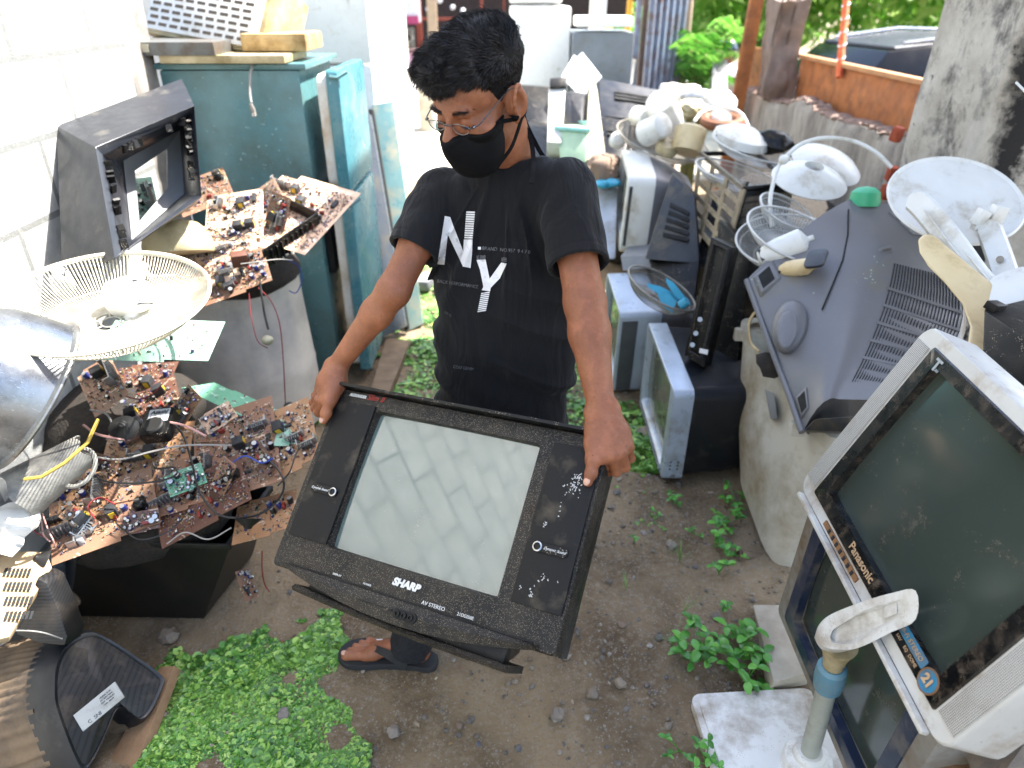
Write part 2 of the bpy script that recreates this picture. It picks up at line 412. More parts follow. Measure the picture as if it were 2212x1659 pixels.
for i, (px, py) in enumerate([(1927,375),(1915,415),(1903,455),(1938,290)]):
    q = P(px, py, 3.55); MB().box(q, (.05,.05,.075), R=(10,0,10*i)).obj('exposed_brick', m_brk, lw, bevel=.012)
# unseen roof added overhead to keep the sun off the yard
m_rf = mat('shade_iron', '8a8f94', .5, .6, dirt='7a4a30', da=.5)
mb = MB(); n = 90; rr = []
for i in range(n+1):
    x = 1.37 + 5.0*i/n; z = 4.6 + .012*math.sin(i*1.9) + .08*i/n
    rr.append([(x, -1.9, z), (x, 4.9, z)])
mb.loft(rr, False, False)
roof = mb.obj('shade_sheet', m_rf, solid=.002)
rt = thing('shade_roof', 'added corrugated iron shade roof, out of view above the right side of the yard', 'roof'); roof.parent = rt
m_tim = mat('grey_timber', '7c6a55', .85, col2='5d4e3e', vs=12, bump=.4)
for x in (1.42, 3.0, 4.6, 6.2): MB().box((x, 1.5, 4.55 if x < 2 else 4.6), (.06, 6.6, .07)).obj('shade_rafter', m_tim, rt)
for (x, y) in ((6.2,-1.7),(6.2,4.7),(1.5,-1.7)): MB().box((x, y, 2.25), (.09,.09,4.55)).obj('shade_post', m_tim, rt)
# ---------------------------------------------------------------- materials of the junk
BLK = mat('black_plastic', '0b0c0d', .42, col2='070708', dirt='2c2822', da=.2, ds=7, speck='a79a86', sa=.56, ss=260, bump=.15, bs=300, spec=.3)
DUSTY = mat('dusty_black_plastic', '0d0d0e', .46, col2='09090a', dirt='2f2a23', da=.42, ds=7, speck='8a7e6a', sa=.40, ss=420, bump=.3, bs=260, spec=.32)
NAVYK = mat('blue_black_plastic', '12161e', .42, col2='0c0f14', dirt='3d3c3a', da=.2, ds=6)
SILV = mat('silver_plastic', 'a9acb0', .35, .25, col2='96999d', dirt='7e766a', da=.25, ds=5)
GRYP = mat('grey_plastic', '74757a', .5, col2='66676c', dirt='5c554d', da=.3, ds=5, scr='9a9a9c')
DGRY = mat('dark_grey_plastic', '2c2f34', .5, col2='22252a', dirt='57503f', da=.3, ds=6)
WHT = mat('white_plastic', 'd8d8d4', .4, col2='c8c7c0', dirt='a29680', da=.2, ds=6)
CRM = mat('cream_plastic', 'd8c49a', .42, col2='c9b184', dirt='a08a62', da=.3, ds=5)
YEL = mat('yellowed_plastic', 'c4b795', .5, col2='b3a47e', dirt='857550', da=.5, ds=7)
MET = mat('bare_metal', '9b9b98', .38, .85, col2='81817e', dirt='5e5248', da=.4, ds=8)
CHR = mat('bright_metal', 'c8c8c8', .22, 1.0)
RUB = mat('black_rubber', '131313', .6, bump=.1)
WPT = mat('white_print', 'd2d2d0', .6); RPT = mat('red_print', 'a8372c', .5)
COPR = mat('copper', 'a05a35', .35, .9)
def glassmat(name, base, rough=.06, dirtc=None, da=.3, ior=1.75):
    m = bpy.data.materials.new(name); t = NT(m); t.b.inputs['IOR'].default_value = ior
    c = t.mix(t.ramp(t.noise(3, 3), .3, .7), base, tuple(x*.8 for x in lin(base)[:3]))
    rg = t.ramp(t.noise(5, 5), .4, .8, rough, rough+.1)
    if dirtc:
        f = t.ramp(t.noise(14, 9, .8), .68-da*.4, .85-da*.3); c = t.mix(f, c, dirtc); rg = t.math('MAXIMUM', rg, t.math('MULTIPLY', f, .8))
        f2 = t.math('MULTIPLY', t.math('LESS_THAN', t.voro(260), .13), t.math('GREATER_THAN', t.noise(25), .62)); c = t.mix(f2, c, '8a887c')
    t.link(c, t.b.inputs['Base Color']); t.link(rg, t.b.inputs['Roughness']); return m
SCR = glassmat('screen_glass', '51625f', .05, '6d6c60', .12, 2.3)
SCRD = glassmat('dusty_screen_glass', '39423c', .12, '4b443a', .3)
def meshgrille(name, col, hole, n=420, bias=.5):
    m = bpy.data.materials.new(name); t = NT(m)
    d = t.voro(n, rand=0); f = t.math('LESS_THAN', d, .33)
    c = t.mix(f, col, hole); t.link(t.mix(t.ramp(t.noise(12, 6), .55, .8, 0, .5), c, '6e6454'), t.b.inputs['Base Color'])
    t.b.inputs['Roughness'].default_value = .55; t.b.inputs['Specular IOR Level'].default_value = .3; t.bump(t.math('SUBTRACT', 1.0, f), .6, .001); return m
GRB = meshgrille('black_speaker_mesh', '0c0c0e', '030303', 330)
GRS = meshgrille('silver_speaker_mesh', 'b7b5af', '55524e', 300)
def ventmat(name, col, axis, n, duty=.5, dirt='6b5c48', da=.3, dark='050505', lo=None):
    """ribbed plastic: fine grooves moulded along one axis of the part"""
    m = bpy.data.materials.new(name); t = NT(m)
    wv = t.wave(n, axis); f = t.math('GREATER_THAN', wv, duty)
    c = t.mix(f, col, dark)
    if dirt: c = t.mix(t.ramp(t.noise(8, 8, .7), .6-da*.4, .8-da*.2), c, dirt)
    t.link(c, t.b.inputs['Base Color']); t.b.inputs['Roughness'].default_value = .5
    t.bump(wv, -.7, .004); return m
VBLK = ventmat('ribbed_black_plastic', '1c1e22', 'Z', 26)
def crtback(w, h, y0, y1, r=.02, f1=.9, f2=.62, mid=.45, up=0, mb=None):
    mb = mb or MB(); L_ = []
    for k, (y, s) in enumerate(((y0, 1), (y0+.03, .985), (y0+(y1-y0)*mid, f1), (y1-.02, f2), (y1, f2*.94))):
        ww, hh = w*s, h*s; oz = up*(1-s)*h/2
        L_.append([(x, y, z+oz) for x, z in rrect(ww, hh, min(r*1.5, hh*.2), 4)])
    return mb.loft(L_)
def screen(w, h, y, cx, cz, bul=.012, n=12):
    mb = MB(); g = np.linspace(-1,1,n); X_, Z_ = np.meshgrid(g, g, indexing='ij')
    V = np.stack([cx+X_*w/2, y+bul*(X_**2+Z_**2)/2, cz+Z_*h/2],-1).reshape(-1,3); i = np.arange(n*n).reshape(n,n)
    return mb.add(V, np.stack([i[:-1,:-1],i[1:,:-1],i[1:,1:],i[:-1,1:]],-1).reshape(-1,4).tolist())
def crt(name, label, M, w, h, dep, sw, sh, scx=0, scz=0, bez=None, back=None, glass=None, bd=.09, r=.02, f1=.9, f2=.62, cat='television', group=None, inner=None):
    t_ = thing(name, label, cat, M, group)
    frontplate(w, h, sw+.03, sh+.03, r, .012, 0, bd, scx, scz, .012).obj('front_bezel', bez, t_, angle=40)
    if inner: frontplate(sw+.034, sh+.034, sw-.002, sh-.002, .01, .01, -.002, .02, scx, scz).obj('screen_surround', inner, t_, angle=40)
    screen(sw+.004, sh+.004, .016, scx, scz).obj('screen', glass, t_)
    crtback(w-.012, h-.012, bd-.01, dep, r, f1, f2).obj('back_cover', back, t_, angle=40)
    return t_
# ---------------------------------------------------------------- the television the man carries
SW, SH = .70, .44
SM = pose([((-SW/2,0,SH/2),(737,853)),((SW/2,0,SH/2),(1319,945)),((SW/2,0,-SH/2),(1220,1420)),((-SW/2,0,-SH/2),(591,1191)),
      ((-.2,0,.17),(819,900)),((.2,0,.17),(1156,963)),((.2,0,-.13),(1067,1288)),((-.2,0,-.13),(720,1170))],1.5,(-30,0,0),show='held')
tv = thing('television', 'dusty black boxy television with side speakers, held tilted by the man', 'television', SM)
frontplate(SW, SH, .424, .330, .012, .008, 0, .05, -.008, .016, .005).obj('front_bezel', DUSTY, tv, angle=40)
screen(.420, .326, .009, -.008, .016, .008).obj('screen', SCR, tv)
# grey line of the picture tube mask
for s in (-1, 1):
    o = MB().box(((s*.2825+.0055), -.0035, .022), (.108, .006, .335)).obj('speaker_grille', GRB, tv, bevel=.002)
    b = MB().prism(rrect(.075, .018, .009, 6), 0, .005, frame(((s*.2825+.0055), -.007, -.03), ((s*.2825+.0055)+1, -.007, -.03), ((s*.2825+.0055), -.007, 1.))).obj('name_plate', BLK, o, bevel=.001)
    MB().lathe([(.010,0),(.010,.006),(.0075,.007),(.007,.003),(.0,.003)], 20, frame(((s*.2825+.0055)+ (.027 if s < 0 else -.027), -.008, -.03), (9, -.008, -.03), ((s*.2825+.0055), -.008, 9.))).obj('tweeter_ring', CHR, o)
    text('Dynamic Sound', .0082, frame(((s*.2825+.0055)+ (-.010 if s < 0 else .010), -.0125, -.03), (9, -.0125, -.03), (0, -.0125, 9.)), 'lettering', WPT, o, shear=.4, sx=.9)
# lower flap under the groove, then the dark plinth and its shelf
mb = MB(); rr = []
for i in range(31):
    u = -1+2*i/30; x = u*.315; dz = .042*(1-u*u)+.004
    rr.append([(x, .05, -.209), (x, -.003, -.209), (x, -.008-.004*(1-u*u), -.209-dz*.5), (x, -.002, -.212-dz), (x, .05, -.212-dz)])
mb.loft(rr).obj('lower_flap', DUSTY, tv, angle=30)
MB().box((0,-.0025,-.2065),(.60,.004,.003)).obj('groove', mat('matt_black','070707',.8), tv)
mb = MB(); rr = []
for i in range(25):
    u = i/24; x = -.272+.535*u; z = -.252-.016*u-.006*math.sin(math.pi*u)
    rr.append([(x, .10, z+.007), (x, .004, z+.007), (x, -.004, z), (x, .004, z-.007), (x, .10, z-.007)])
mb.loft(rr).obj('base_shelf', DUSTY, tv, angle=30)
MB().hexa([(-.245,.02,-.256),(.245,.02,-.270),(.20,.24,-.25),(-.20,.24,-.25),(-.25,.02,-.20),(.25,.02,-.20),(.20,.26,-.20),(-.20,.26,-.20)]).obj('base_plinth', BLK, tv, bevel=.004)
crtback(SW-.01, SH-.01, .045, .36, .02, .8, .55, .3).obj('back_cover', BLK, tv, angle=40)
mb = MB().box((0, .0, SH/2+.004), (SW-.02, .05, .008)).box((SW/2-.012, .07, -.01), (.02, .05, SH*.96))
mb.obj('rim', BLK, tv, bevel=.002)
MB().box((.333,.03,.0),(.006,.004,.40)).obj('side_seam', BLK, tv) if False else None
XZ = lambda x, z, y=-.0018: frame((x, y, z), (x+1, y, z), (x, y, z+1))
text('SHARP', .021, XZ(-.0,-.176,-.0025), 'brand_lettering', WPT, tv, bold=.0012, shear=.2, sx=1.05)
text('ALEXANDER', .010, XZ(-.285, SH/2-.013), 'lettering', WPT, tv, bold=.0004, shear=.15, sx=.85)
text('Slim II', .020, XZ(-.235, SH/2-.011), 'lettering', RPT, tv, shear=.4)
text('AV STEREO', .011, XZ(.075,-.199,-.0025), 'lettering', WPT, tv)
text('21DS350E', .009, XZ(.150,-.199,-.0025), 'lettering', WPT, tv)
text('DISPLAY', .006, XZ(-.17,-.199,-.0025), 'lettering', WPT, tv); text('POWER', .006, XZ(-.09,-.199,-.0025), 'lettering', WPT, tv)
mb = MB().box((-.050, -.0125, -.232), (.085, .003, .005)); mb.obj('button_strip', BLK, tv, bevel=.001)
mb = MB().prism(rrect(.055, .02, .009, 6), 0, .004, XZ(.025,-.234,-.0115)); jk = mb.obj('jack_recess', mat('matt_black','070707',.8), tv)
for k in range(3): MB().lathe([(.006,0),(.006,.004),(.004,.0045),(.004,.001),(0,.001)], 14, XZ(.009+k*.016,-.234,-.0165)).obj('jack', BLK, jk)
# scratches and chips on the right speaker
mb = MB(); r_ = np.random.default_rng(4)
for (cx, cz, sx, sz, k) in ((.30,.105,.012,.018,46),(.305,.125,.01,.006,18),(.262,.02,.004,.008,9),(.29,-.085,.02,.006,9),(.272,-.12,.004,.012,10),(.25,-.115,.004,.004,4),(.285,.05,.003,.015,7)):
    for i in range(k):
        x, z = cx+r_.normal(0,sx*.6), cz+r_.normal(0,sz*.6); mb.box((x, -.0072, z), (r_.uniform(.0008,.002), .0008, r_.uniform(.001,.004)), R=(0, r_.uniform(-60,60), 0))
tag(mb.obj('paint_chips', WPT, tv), kind='stuff')
# ---------------------------------------------------------------- signed-distance modelling for the body and clothes
class SDF:
    def __init__(s, lo, hi, h):
        s.lo = np.array(lo, float); s.h = h; s.n = np.ceil((np.array(hi)-s.lo)/h).astype(int)+1
        s.g = np.full(tuple(s.n), .5, np.float32)
    def sub(s, lo, hi):
        a = np.clip(np.floor((np.array(lo)-s.lo)/s.h).astype(int), 0, s.n-1); b = np.clip(np.ceil((np.array(hi)-s.lo)/s.h).astype(int)+1, 1, s.n)
        sl = tuple(slice(i,j) for i,j in zip(a,b))
        ax = [s.lo[k] + s.h*np.arange(a[k], b[k]) for k in range(3)]
        return sl, np.stack(np.meshgrid(*ax, indexing='ij'), -1)
    def op(s, fn, lo, hi, k=.01, mode='u', pad=.03):
        sl, p = s.sub(np.array(lo)-pad, np.array(hi)+pad)
        if p.size == 0: return s
        f = fn(p).astype(np.float32); g = s.g[sl]
        if mode == 'u': hh = np.clip(.5+.5*(g-f)/k, 0, 1); s.g[sl] = g*(1-hh)+f*hh - k*hh*(1-hh)
        elif mode == 's': f = -f; hh = np.clip(.5-.5*(g-f)/k, 0, 1); s.g[sl] = g*(1-hh)+f*hh + k*hh*(1-hh)
        return s
    def cone(s, a, b, ra, rb, k=.01, mode='u'):
        a = np.asarray(a,float); b = np.asarray(b,float); r = max(ra,rb)
        def fn(p):
            ba = b-a; t = np.clip(((p-a)@ba)/(ba@ba), 0, 1); return np.linalg.norm(p-a-t[...,None]*ba, axis=-1) - (ra+(rb-ra)*t)
        return s.op(fn, np.minimum(a,b)-r, np.maximum(a,b)+r, k, mode)
    def ell(s, c, r, R=None, k=.01, mode='u'):
        c = np.asarray(c,float); r = np.asarray(r,float); m = r.max()
        def fn(p):
            q = (p-c) @ R if R is not None else p-c
            k0 = np.linalg.norm(q/r, axis=-1); k1 = np.linalg.norm(q/(r*r), axis=-1); return k0*(k0-1)/np.maximum(k1, 1e-6)
        return s.op(fn, c-m, c+m, k, mode)
    def mesh(s, disp=None):
        g = s.g; S = g < 0; nx, ny, nz = g.shape
        c = np.zeros((nx-1,ny-1,nz-1), np.int8)
        for i in (0,1):
            for j in (0,1):
                for k in (0,1): c += S[i:nx-1+i, j:ny-1+j, k:nz-1+k]
        act = np.argwhere((c > 0) & (c < 8)); idx = -np.ones(c.shape, np.int32); idx[tuple(act.T)] = np.arange(len(act))
        acc = np.zeros((len(act),3)); cnt = np.zeros(len(act))
        off = [(0,0,0),(1,0,0),(0,1,0),(1,1,0),(0,0,1),(1,0,1),(0,1,1),(1,1,1)]
        for e0, e1 in ((0,1),(2,3),(4,5),(6,7),(0,2),(1,3),(4,6),(5,7),(0,4),(1,5),(2,6),(3,7)):
            A = act+off[e0]; B = act+off[e1]; ga = g[tuple(A.T)]; gb = g[tuple(B.T)]; m_ = (ga < 0) != (gb < 0)
            t_ = ga/(ga-gb+1e-12); acc[m_] += (A+(B-A)*t_[:,None])[m_]; cnt[m_] += 1
        v = s.lo + s.h*acc/cnt[:,None]; faces = []
        for ax in range(3):
            sh = [slice(None)]*3; sh2 = [slice(None)]*3; sh[ax] = slice(0,-1); sh2[ax] = slice(1,None)
            a = S[tuple(sh)]; b = S[tuple(sh2)]; E = np.argwhere(a != b); u, w_ = [(1,2),(2,0),(0,1)][ax]
            E = E[(E[:,u] > 0) & (E[:,w_] > 0) & (E[:,u] < s.n[u]-1) & (E[:,w_] < s.n[w_]-1)]
            if not len(E): continue
            du = np.zeros(3,int); du[u] = 1; dw = np.zeros(3,int); dw[w_] = 1
            q = np.stack([idx[tuple((E-du-dw).T)], idx[tuple((E-dw).T)], idx[tuple(E.T)], idx[tuple((E-du).T)]],1)
            fl = a[tuple(E.T)]; q[~fl] = q[~fl][:,::-1]; faces.append(q)
        return v, np.concatenate(faces)
def meshobj(name, v, f, m, parent=None, smooth_it=0):
    v = np.array(v)
    if parent is not None: v = xf(np.linalg.inv(np.array(wm(parent))), v)
    me = bpy.data.meshes.new(name); me.from_pydata(v.tolist(), [], np.asarray(f).tolist()); me.shade_smooth(); me.materials.append(m)
    o = bpy.data.objects.new(name, me); COL.objects.link(o); o.parent = parent
    if smooth_it:
        bm = bmesh.new(); bm.from_mesh(me)
        for _ in range(smooth_it): bmesh.ops.smooth_vert(bm, verts=bm.verts, factor=.5, use_axis_x=True, use_axis_y=True, use_axis_z=True)
        bm.to_mesh(me); bm.free()
    return o
# ---------------------------------------------------------------- joints (world metres)
SN = -SM[:3,1]; SO = SM[:3,3]
def onTV(px, py, off=0):
    o = np.array([0,0,H]); r = P(px,py,1)-o; return o + r*((SO+SN*off-o)@SN)/(r@SN)
def TVL(x, y, z): return SM[:3,:3]@np.array([x,y,z]) + SO
HM = pose([((.065,-.08,.012),(1024,264)),((-.065,-.08,.012),(930,257)),((0,-.1,.012),(973,265)),((.078,.01,.03),(1114,194)),((.078,.01,-.03),(1108,238)),((0,-.115,-.012),(974,296)),((0,-.085,-.115),(1010,384)),((0,.02,.145),(1020,28))],1.4,(-30,0,-30))
HS = 1.06
HC = np.array([0,0,H]) + (HM[:3,3]-np.array([0,0,H]))*1.10; HR = HM[:3,:3]
def hp(x, y, z): return HC + HR@(np.array([x,y,z])*HS)
NECK = P(1112, 352, 1.66); HIP = P(1085, 905, 1.95)
SL = P(954, 420, 1.68); SR = P(1222, 412, 1.585)
EL = P(850, 628, 1.62); ER = P(1264, 655, 1.50)
WL = onTV(727, 792, .01); WR = onTV(1300, 893, .005)
SKIN = bpy.data.materials.new('skin'); t = NT(SKIN)
c = t.mix(t.ramp(t.noise(9, 5, .6), .3, .7), '98603f', '744630')
c = t.mix(t.ramp(t.noise(4, 3, .6), .45, .7, 0, .6), c, '6e3f28'); c = t.mix(t.ramp(t.noise(160, 3, .7), .5, .75, 0, .35), c, '5f3622'); c = t.mix(t.ramp(t.noise(38, 4, .6), .5, .8, 0, .5), c, 'ab6a4e')
c = t.mix(t.math('MULTIPLY', t.math('LESS_THAN', t.voro(70), .10), t.math('GREATER_THAN', t.noise(11), .55)), c, '5a3325')
t.link(c, t.b.inputs['Base Color']); t.link(t.ramp(t.noise(60, 3), .3, .7, .42, .6), t.b.inputs['Roughness'])
t.b.inputs['Subsurface Weight'].default_value = .12; t.b.inputs['Subsurface Radius'].default_value = (.012,.004,.002)
t.b.inputs['Specular IOR Level'].default_value = .45
t.bump(t.voro(420), .12, .001); t.bump(t.noise(90, 6, .7), .3, .004); t.bump(t.noise(140, 3, .6, 1.5, t.mapv((1,1,3),(.5,.3,0))), .2, .003)
# --- head and neck
g = SDF(HC-.19, HC+.17, .0022)
R = HR
def E(c_, r_, k=.012, mode='u', rot=None): g.ell(hp(*c_), np.array(r_)*HS, R if rot is None else R@eul(*rot), k, mode)
def C(a, b, ra, rb, k=.008, mode='u'): g.cone(hp(*a), hp(*b), ra*HS, rb*HS, k, mode)
E((0,.012,.052), (.072,.093,.082)); E((0,-.03,-.008), (.060,.068,.085), .02); E((0,-.05,-.075), (.042,.045,.042), .03)
E((0,-.045,.048), (.060,.052,.05), .02)
C((-.034,-.086,.026), (.034,-.086,.026), .012, .012, .012)
C((0,-.090,.018), (0,-.116,-.018), .0075, .012, .010); E((.011,-.108,-.021), (.009,.010,.008), .006); E((-.011,-.108,-.021), (.009,.010,.008), .006)
for s in (-1,1):
    E((s*.030,-.103,.006), (.018,.014,.012), .012, 's')
    E((s*.031,-.080,.006), (.0145,.0145,.0125), .004)
    E((s*.045,-.060,-.018), (.022,.026,.020), .02)
    # ear: flattened bowl with a rolled rim
    g.ell(hp(s*.080,.012,.0), np.array((.010,.024,.034))*HS, R@eul(0,0,s*-34), .006)
    g.ell(hp(s*.091,.006,.003), np.array((.011,.014,.021))*HS, R@eul(0,0,s*-34), .004, 's')
    arc = [hp(s*(.086+.004*math.sin(a)-.010*math.cos(a)*-1*.6), .012-.021*math.cos(a), .003+.031*math.sin(a)) for a in np.radians(np.arange(150,-95,-24))]
    for a, b in zip(arc[:-1], arc[1:]): g.cone(a, b, .0040, .0040, .003)
    g.ell(hp(s*.081,.002,-.030), np.array((.006,.008,.009))*HS, None, .005)
nb = NECK + np.array([0,.01,-.06])
g.cone(hp(0,.035,-.045), nb, .060, .066, .02); g.cone(hp(.03,.0,-.07), nb+np.array([.0,-.04,.01]), .018, .018, .025)
hv, hf = g.mesh(); HG = g
# --- hands: palm, thumb and four fingers each; arms
def arm(S_, E_, W_, ru, re, rf, rw, flat):
    lo = np.minimum(np.minimum(S_, E_), W_)-.13; hi = np.maximum(np.maximum(S_, E_), W_)+.13
    return lo, hi
gs = []
def build_arm(S_, E_, W_, rad, hand, lo, hi):
    g = SDF(lo, hi, .0024)
    ru, rm, re, rf, rw = rad; m1 = (S_+E_)/2; f1 = E_+(W_-E_)*.28
    g.cone(S_, m1, ru, rm, .01); g.cone(m1, E_, rm, re, .02); g.cone(E_, f1, re, rf, .02); g.cone(f1, W_, rf, rw, .02)
    g.ell(E_+np.array([0,.012,-.004]), (re*.9,)*3, None, .015)
    hand(g); v, f = g.mesh(); gs.append((v, f))
TAN = R
def fingers(g, chains, k=.003):
    for ch in chains:
        for (a, ra), (b, rb) in zip(ch[:-1], ch[1:]): g.cone(a, b, ra, rb, k)
        for (a, ra) in ch[1:-1]: g.ell(a, (ra*1.12,)*3, None, .004)
# his left hand (right of the picture) over the upper right corner
def handR(g):
    W_ = WR; mc = [onTV(1304,984,.012), onTV(1324,986,.006), onTV(1343,980,-.004), onTV(1358,966,-.016)]
    ctr = sum(mc)/4
    for i, q in enumerate(mc):
        base = W_*.72+q*.28 + np.array([(i-1.5)*.006,0,0])
        g.cone(W_+np.array([(i-1.5)*.012,0,0]), q, .021, .0155-.001*i, .012)
        g.ell(q+SN*.009, (.0118-.0008*i,)*3, None, .005); g.cone(lerp_(W_,q,.25)+SN*.017, q+SN*.012, .005, .0055, .007)
    g.ell((W_+ctr)/2+SN*-.004, (.040,.024,.040), None, .02)
    g.ell(W_+np.array([.022,.0,.014]), (.012,.012,.016), None, .02)
    ch = []
    tips = [(1306,1004),(1331,1017),(1350,1009),(1362,990)]
    for i, q in enumerate(mc):
        r = (.0108,.0112,.0105,.0092)[i]
        pip = onTV(tips[i][0], tips[i][1], -.030-.006*i)
        dip = pip + SM[:3,0]*-.022 + SM[:3,1]*.016; tip = dip + SM[:3,0]*-.024
        ch.append([(q, r*1.15), (pip, r), (dip, r*.95), (tip, r*.8)])
    fingers(g, ch)
    # thumb leaves the side of the palm and lies on the speaker grille
    b0 = W_*.62+ctr*.38 + np.array([-.030,-.004,0]); b1 = onTV(1281,992,.022); b2 = onTV(1277,1022,.016); b3 = onTV(1270,1041,.0115)
    g.cone(b0, b1, .019, .0135, .014); fingers(g, [[(b1,.0130),(b2,.0118),(b3,.0100)]], .006)
    g.cone(b1, mc[0], .011, .012, .016); g.cone((b1+b0)/2, (W_+mc[0]*3)/4, .013, .013, .02)
    globals()['THR'] = (b2, b3)
def handL(g):
    W_ = WL; mc = [onTV(714,862,.020), onTV(701,868,.012), onTV(691,866,.004), onTV(684,858,-.006)]
    ctr = sum(mc)/4
    for i, q in enumerate(mc):
        g.cone(W_+SM[:3,0]*(.010-(i)*.008), q, .020, .0145-.001*i, .012)
        g.ell(q+SN*.008, (.0115-.0008*i,)*3, None, .005); g.cone(lerp_(W_,q,.25)+SN*.016, q+SN*.011, .005, .0055, .007)
    g.ell((W_+ctr)/2+np.array([.006,0,0]), (.038,.026,.040), None, .02)
    ch = []
    tips = [(700,885),(688,890),(681,882),(676,870)]
    for i, q in enumerate(mc):
        r = (.0108,.0110,.0104,.0092)[i]
        pip = onTV(tips[i][0], tips[i][1], -.022-.008*i)
        dip = pip + SM[:3,0]*.016 + SM[:3,1]*.020; tip = dip + SM[:3,0]*.022
        ch.append([(q, r*1.15), (pip, r), (dip, r*.95), (tip, r*.8)])
    fingers(g, ch)
    b0 = W_*.55+ctr*.45 + np.array([.016,-.008,0]); b1 = onTV(711,868,.026); b2 = onTV(704,893,.017); b3 = onTV(699,908,.0118)
    g.cone(b0, b1, .020, .0145, .014); fingers(g, [[(b1,.0135),(b2,.0122),(b3,.0105)]], .006)
    globals()['THL'] = (b2, b3)
def lerp_(a, b, u): return a*(1-u)+b*u
def bb(*ps, m=.09): return np.min(ps,0)-m, np.max(ps,0)+m
build_arm(SR, ER, WR, (.044,.045,.043,.043,.027), handR, *bb(SR, ER, WR, onTV(1340,1040,-.05)))
build_arm(SL, EL, WL, (.042,.040,.037,.036,.024), handL, *bb(SL, EL, WL, onTV(690,915,-.05)))
# --- torso under the shirt, legs, feet
KL = np.array([-.21,1.56,.46]); AL = np.array([-.300,1.435,.095]); HL = HIP+np.array([-.09,.0,-.02])
HRR = HIP+np.array([.09,.0,-.02]); KR = np.array([.11,1.80,.45]); AR = np.array([.10,1.95,.105])
g = SDF(*bb(NECK, HIP, KL, AL, KR, AR, np.array([-.52,1.45,0]), SL, SR, m=.1), .006)
g.cone(NECK+(0,0,-.12), HIP, .07, .10, .03); g.cone(SL, SR, .034, .034, .03)
for a, b, c_ in ((HL,KL,AL),(HRR,KR,AR)): g.cone(a, b, .085, .055, .03); g.cone(b, b+(c_-b)*.3, .055, .052, .02); g.cone(b+(c_-b)*.3, c_, .052, .034, .02)
v, f = g.mesh(); gs.append((v, f))
FM = np.eye(4)
def footsdf(fm, mirror=1):
    q = lambda x, y, z: xf(fm, [(x, y*mirror, z)])[0]
    pts = [q(0,0,0), q(.27,0,.12)]
    g = SDF(*bb(*pts, m=.09), .0026)
    g.cone(q(.035,0,.052), q(.045,0,.12), .032, .031, .02)
    g.cone(q(.03,0,.055), q(.02,0,.05), .030, .028, .02)
    g.cone(q(.055,.0,.075), q(.165,.012,.042), .030, .019, .025); g.cone(q(.05,-.01,.055), q(.17,-.022,.038), .024, .013, .025)
    g.cone(q(.16,.022,.042), q(.185,.028,.040), .017, .0165, .02)
    for a, b, r in (((.18,.028,.040),(.243,.034,.0385),.0145),((.185,.010,.038),(.240,.013,.0345),.0098),((.18,-.006,.036),(.229,-.006,.0335),.0092),((.172,-.020,.035),(.214,-.022,.033),.0086),((.16,-.033,.034),(.196,-.037,.032),.0082)):
        g.cone(q(*a), q(*b), r*.9, r, .006); g.ell(q(*b), (r*1.05,)*3, None, .003)
    return g.mesh()
hd = np.array([-.53+.25, 1.475-1.43]); ang = math.degrees(math.atan2(.035, -.27))
FL = T(-.255, 1.43, 0, 0, 0, ang); FR = T(.10, 1.99, 0, 0, 0, -95)
gs.append(footsdf(FL, 1)); gs.append(footsdf(FR, -1))
allv = [hv]; allf = [hf]; n = len(hv)
for v, f in gs: allv.append(v); allf.append(f+n); n += len(v)
man = meshobj('person', np.concatenate(allv), np.concatenate(allf), SKIN, None, 1)
tag(man, 'man in a black tee shirt, black face mask and glasses carrying an old television', 'person')
NAIL = mat('fingernail', 'c79a86', .3, spec=.6)
for (b2, b3), px in ((THR, 0), (THL, 0)):
    ax = (b3-b2)/np.linalg.norm(b3-b2); s_ = np.cross(ax, SN); MM = np.eye(4); MM[:3,0] = ax*.0085; MM[:3,1] = s_*.0072; MM[:3,2] = SN*.003; MM[:3,3] = b3+SN*.0088+ax*.0015
    v, f = blob(2, 1, 1, 0); MB().add(v, f, MM).obj('thumbnail', NAIL, man)
q = xf(FL, [(.249,.034,.0505)])[0]; v, f = blob(2,1,1,0); MM = FL.copy(); MM[:3,:3] = MM[:3,:3]@np.diag((.009,.009,.0035)); MM[:3,3] = q
MB().add(v, f, MM).obj('toenail', NAIL, man)
# --- tee shirt
ux = (SR-SL); ux /= np.linalg.norm(ux); up = NECK-HIP; HT = np.linalg.norm(up); up /= HT
fw = np.cross(ux, up); fw /= np.linalg.norm(fw); ux = np.cross(up, fw)   # fw points away from camera or towards it
if fw[1] > 0: fw = -fw
SHIRT = bpy.data.materials.new('black_cotton'); t = NT(SHIRT)
c = t.mix(t.ramp(t.noise(4, 5, .6), .35, .7), '0b0c0f', '121317'); c = t.mix(t.ramp(t.noise(120, 3, .8), .55, .8, 0, .35), c, '18191c')
t.link(c, t.b.inputs['Base Color']); t.b.inputs['Roughness'].default_value = .88; t.b.inputs['Specular IOR Level'].default_value = .25; t.b.inputs['Sheen Weight'].default_value = .05; t.b.inputs['Sheen Roughness'].default_value = .5
t.bump(t.noise(600, 2), .15, .001); t.bump(t.noise(9, 3, .5, .6, t.mapv((2.2,1,.7),(0,.35,0))), .7, .03)
zk = [-.12, 0, .10, .25, .40, .50, .58, .63, .66, .70]; ak = [.182,.184,.184,.184,.188,.186,.174,.158,.128,.090]; bk = [.118,.118,.118,.118,.122,.124,.120,.112,.105,.09]
sc_ = HT/.70
g = SDF(*bb(HIP-up*.16, NECK, SL, SR, EL*.5+SL*.5, ER*.5+SR*.5, m=.15), .003)
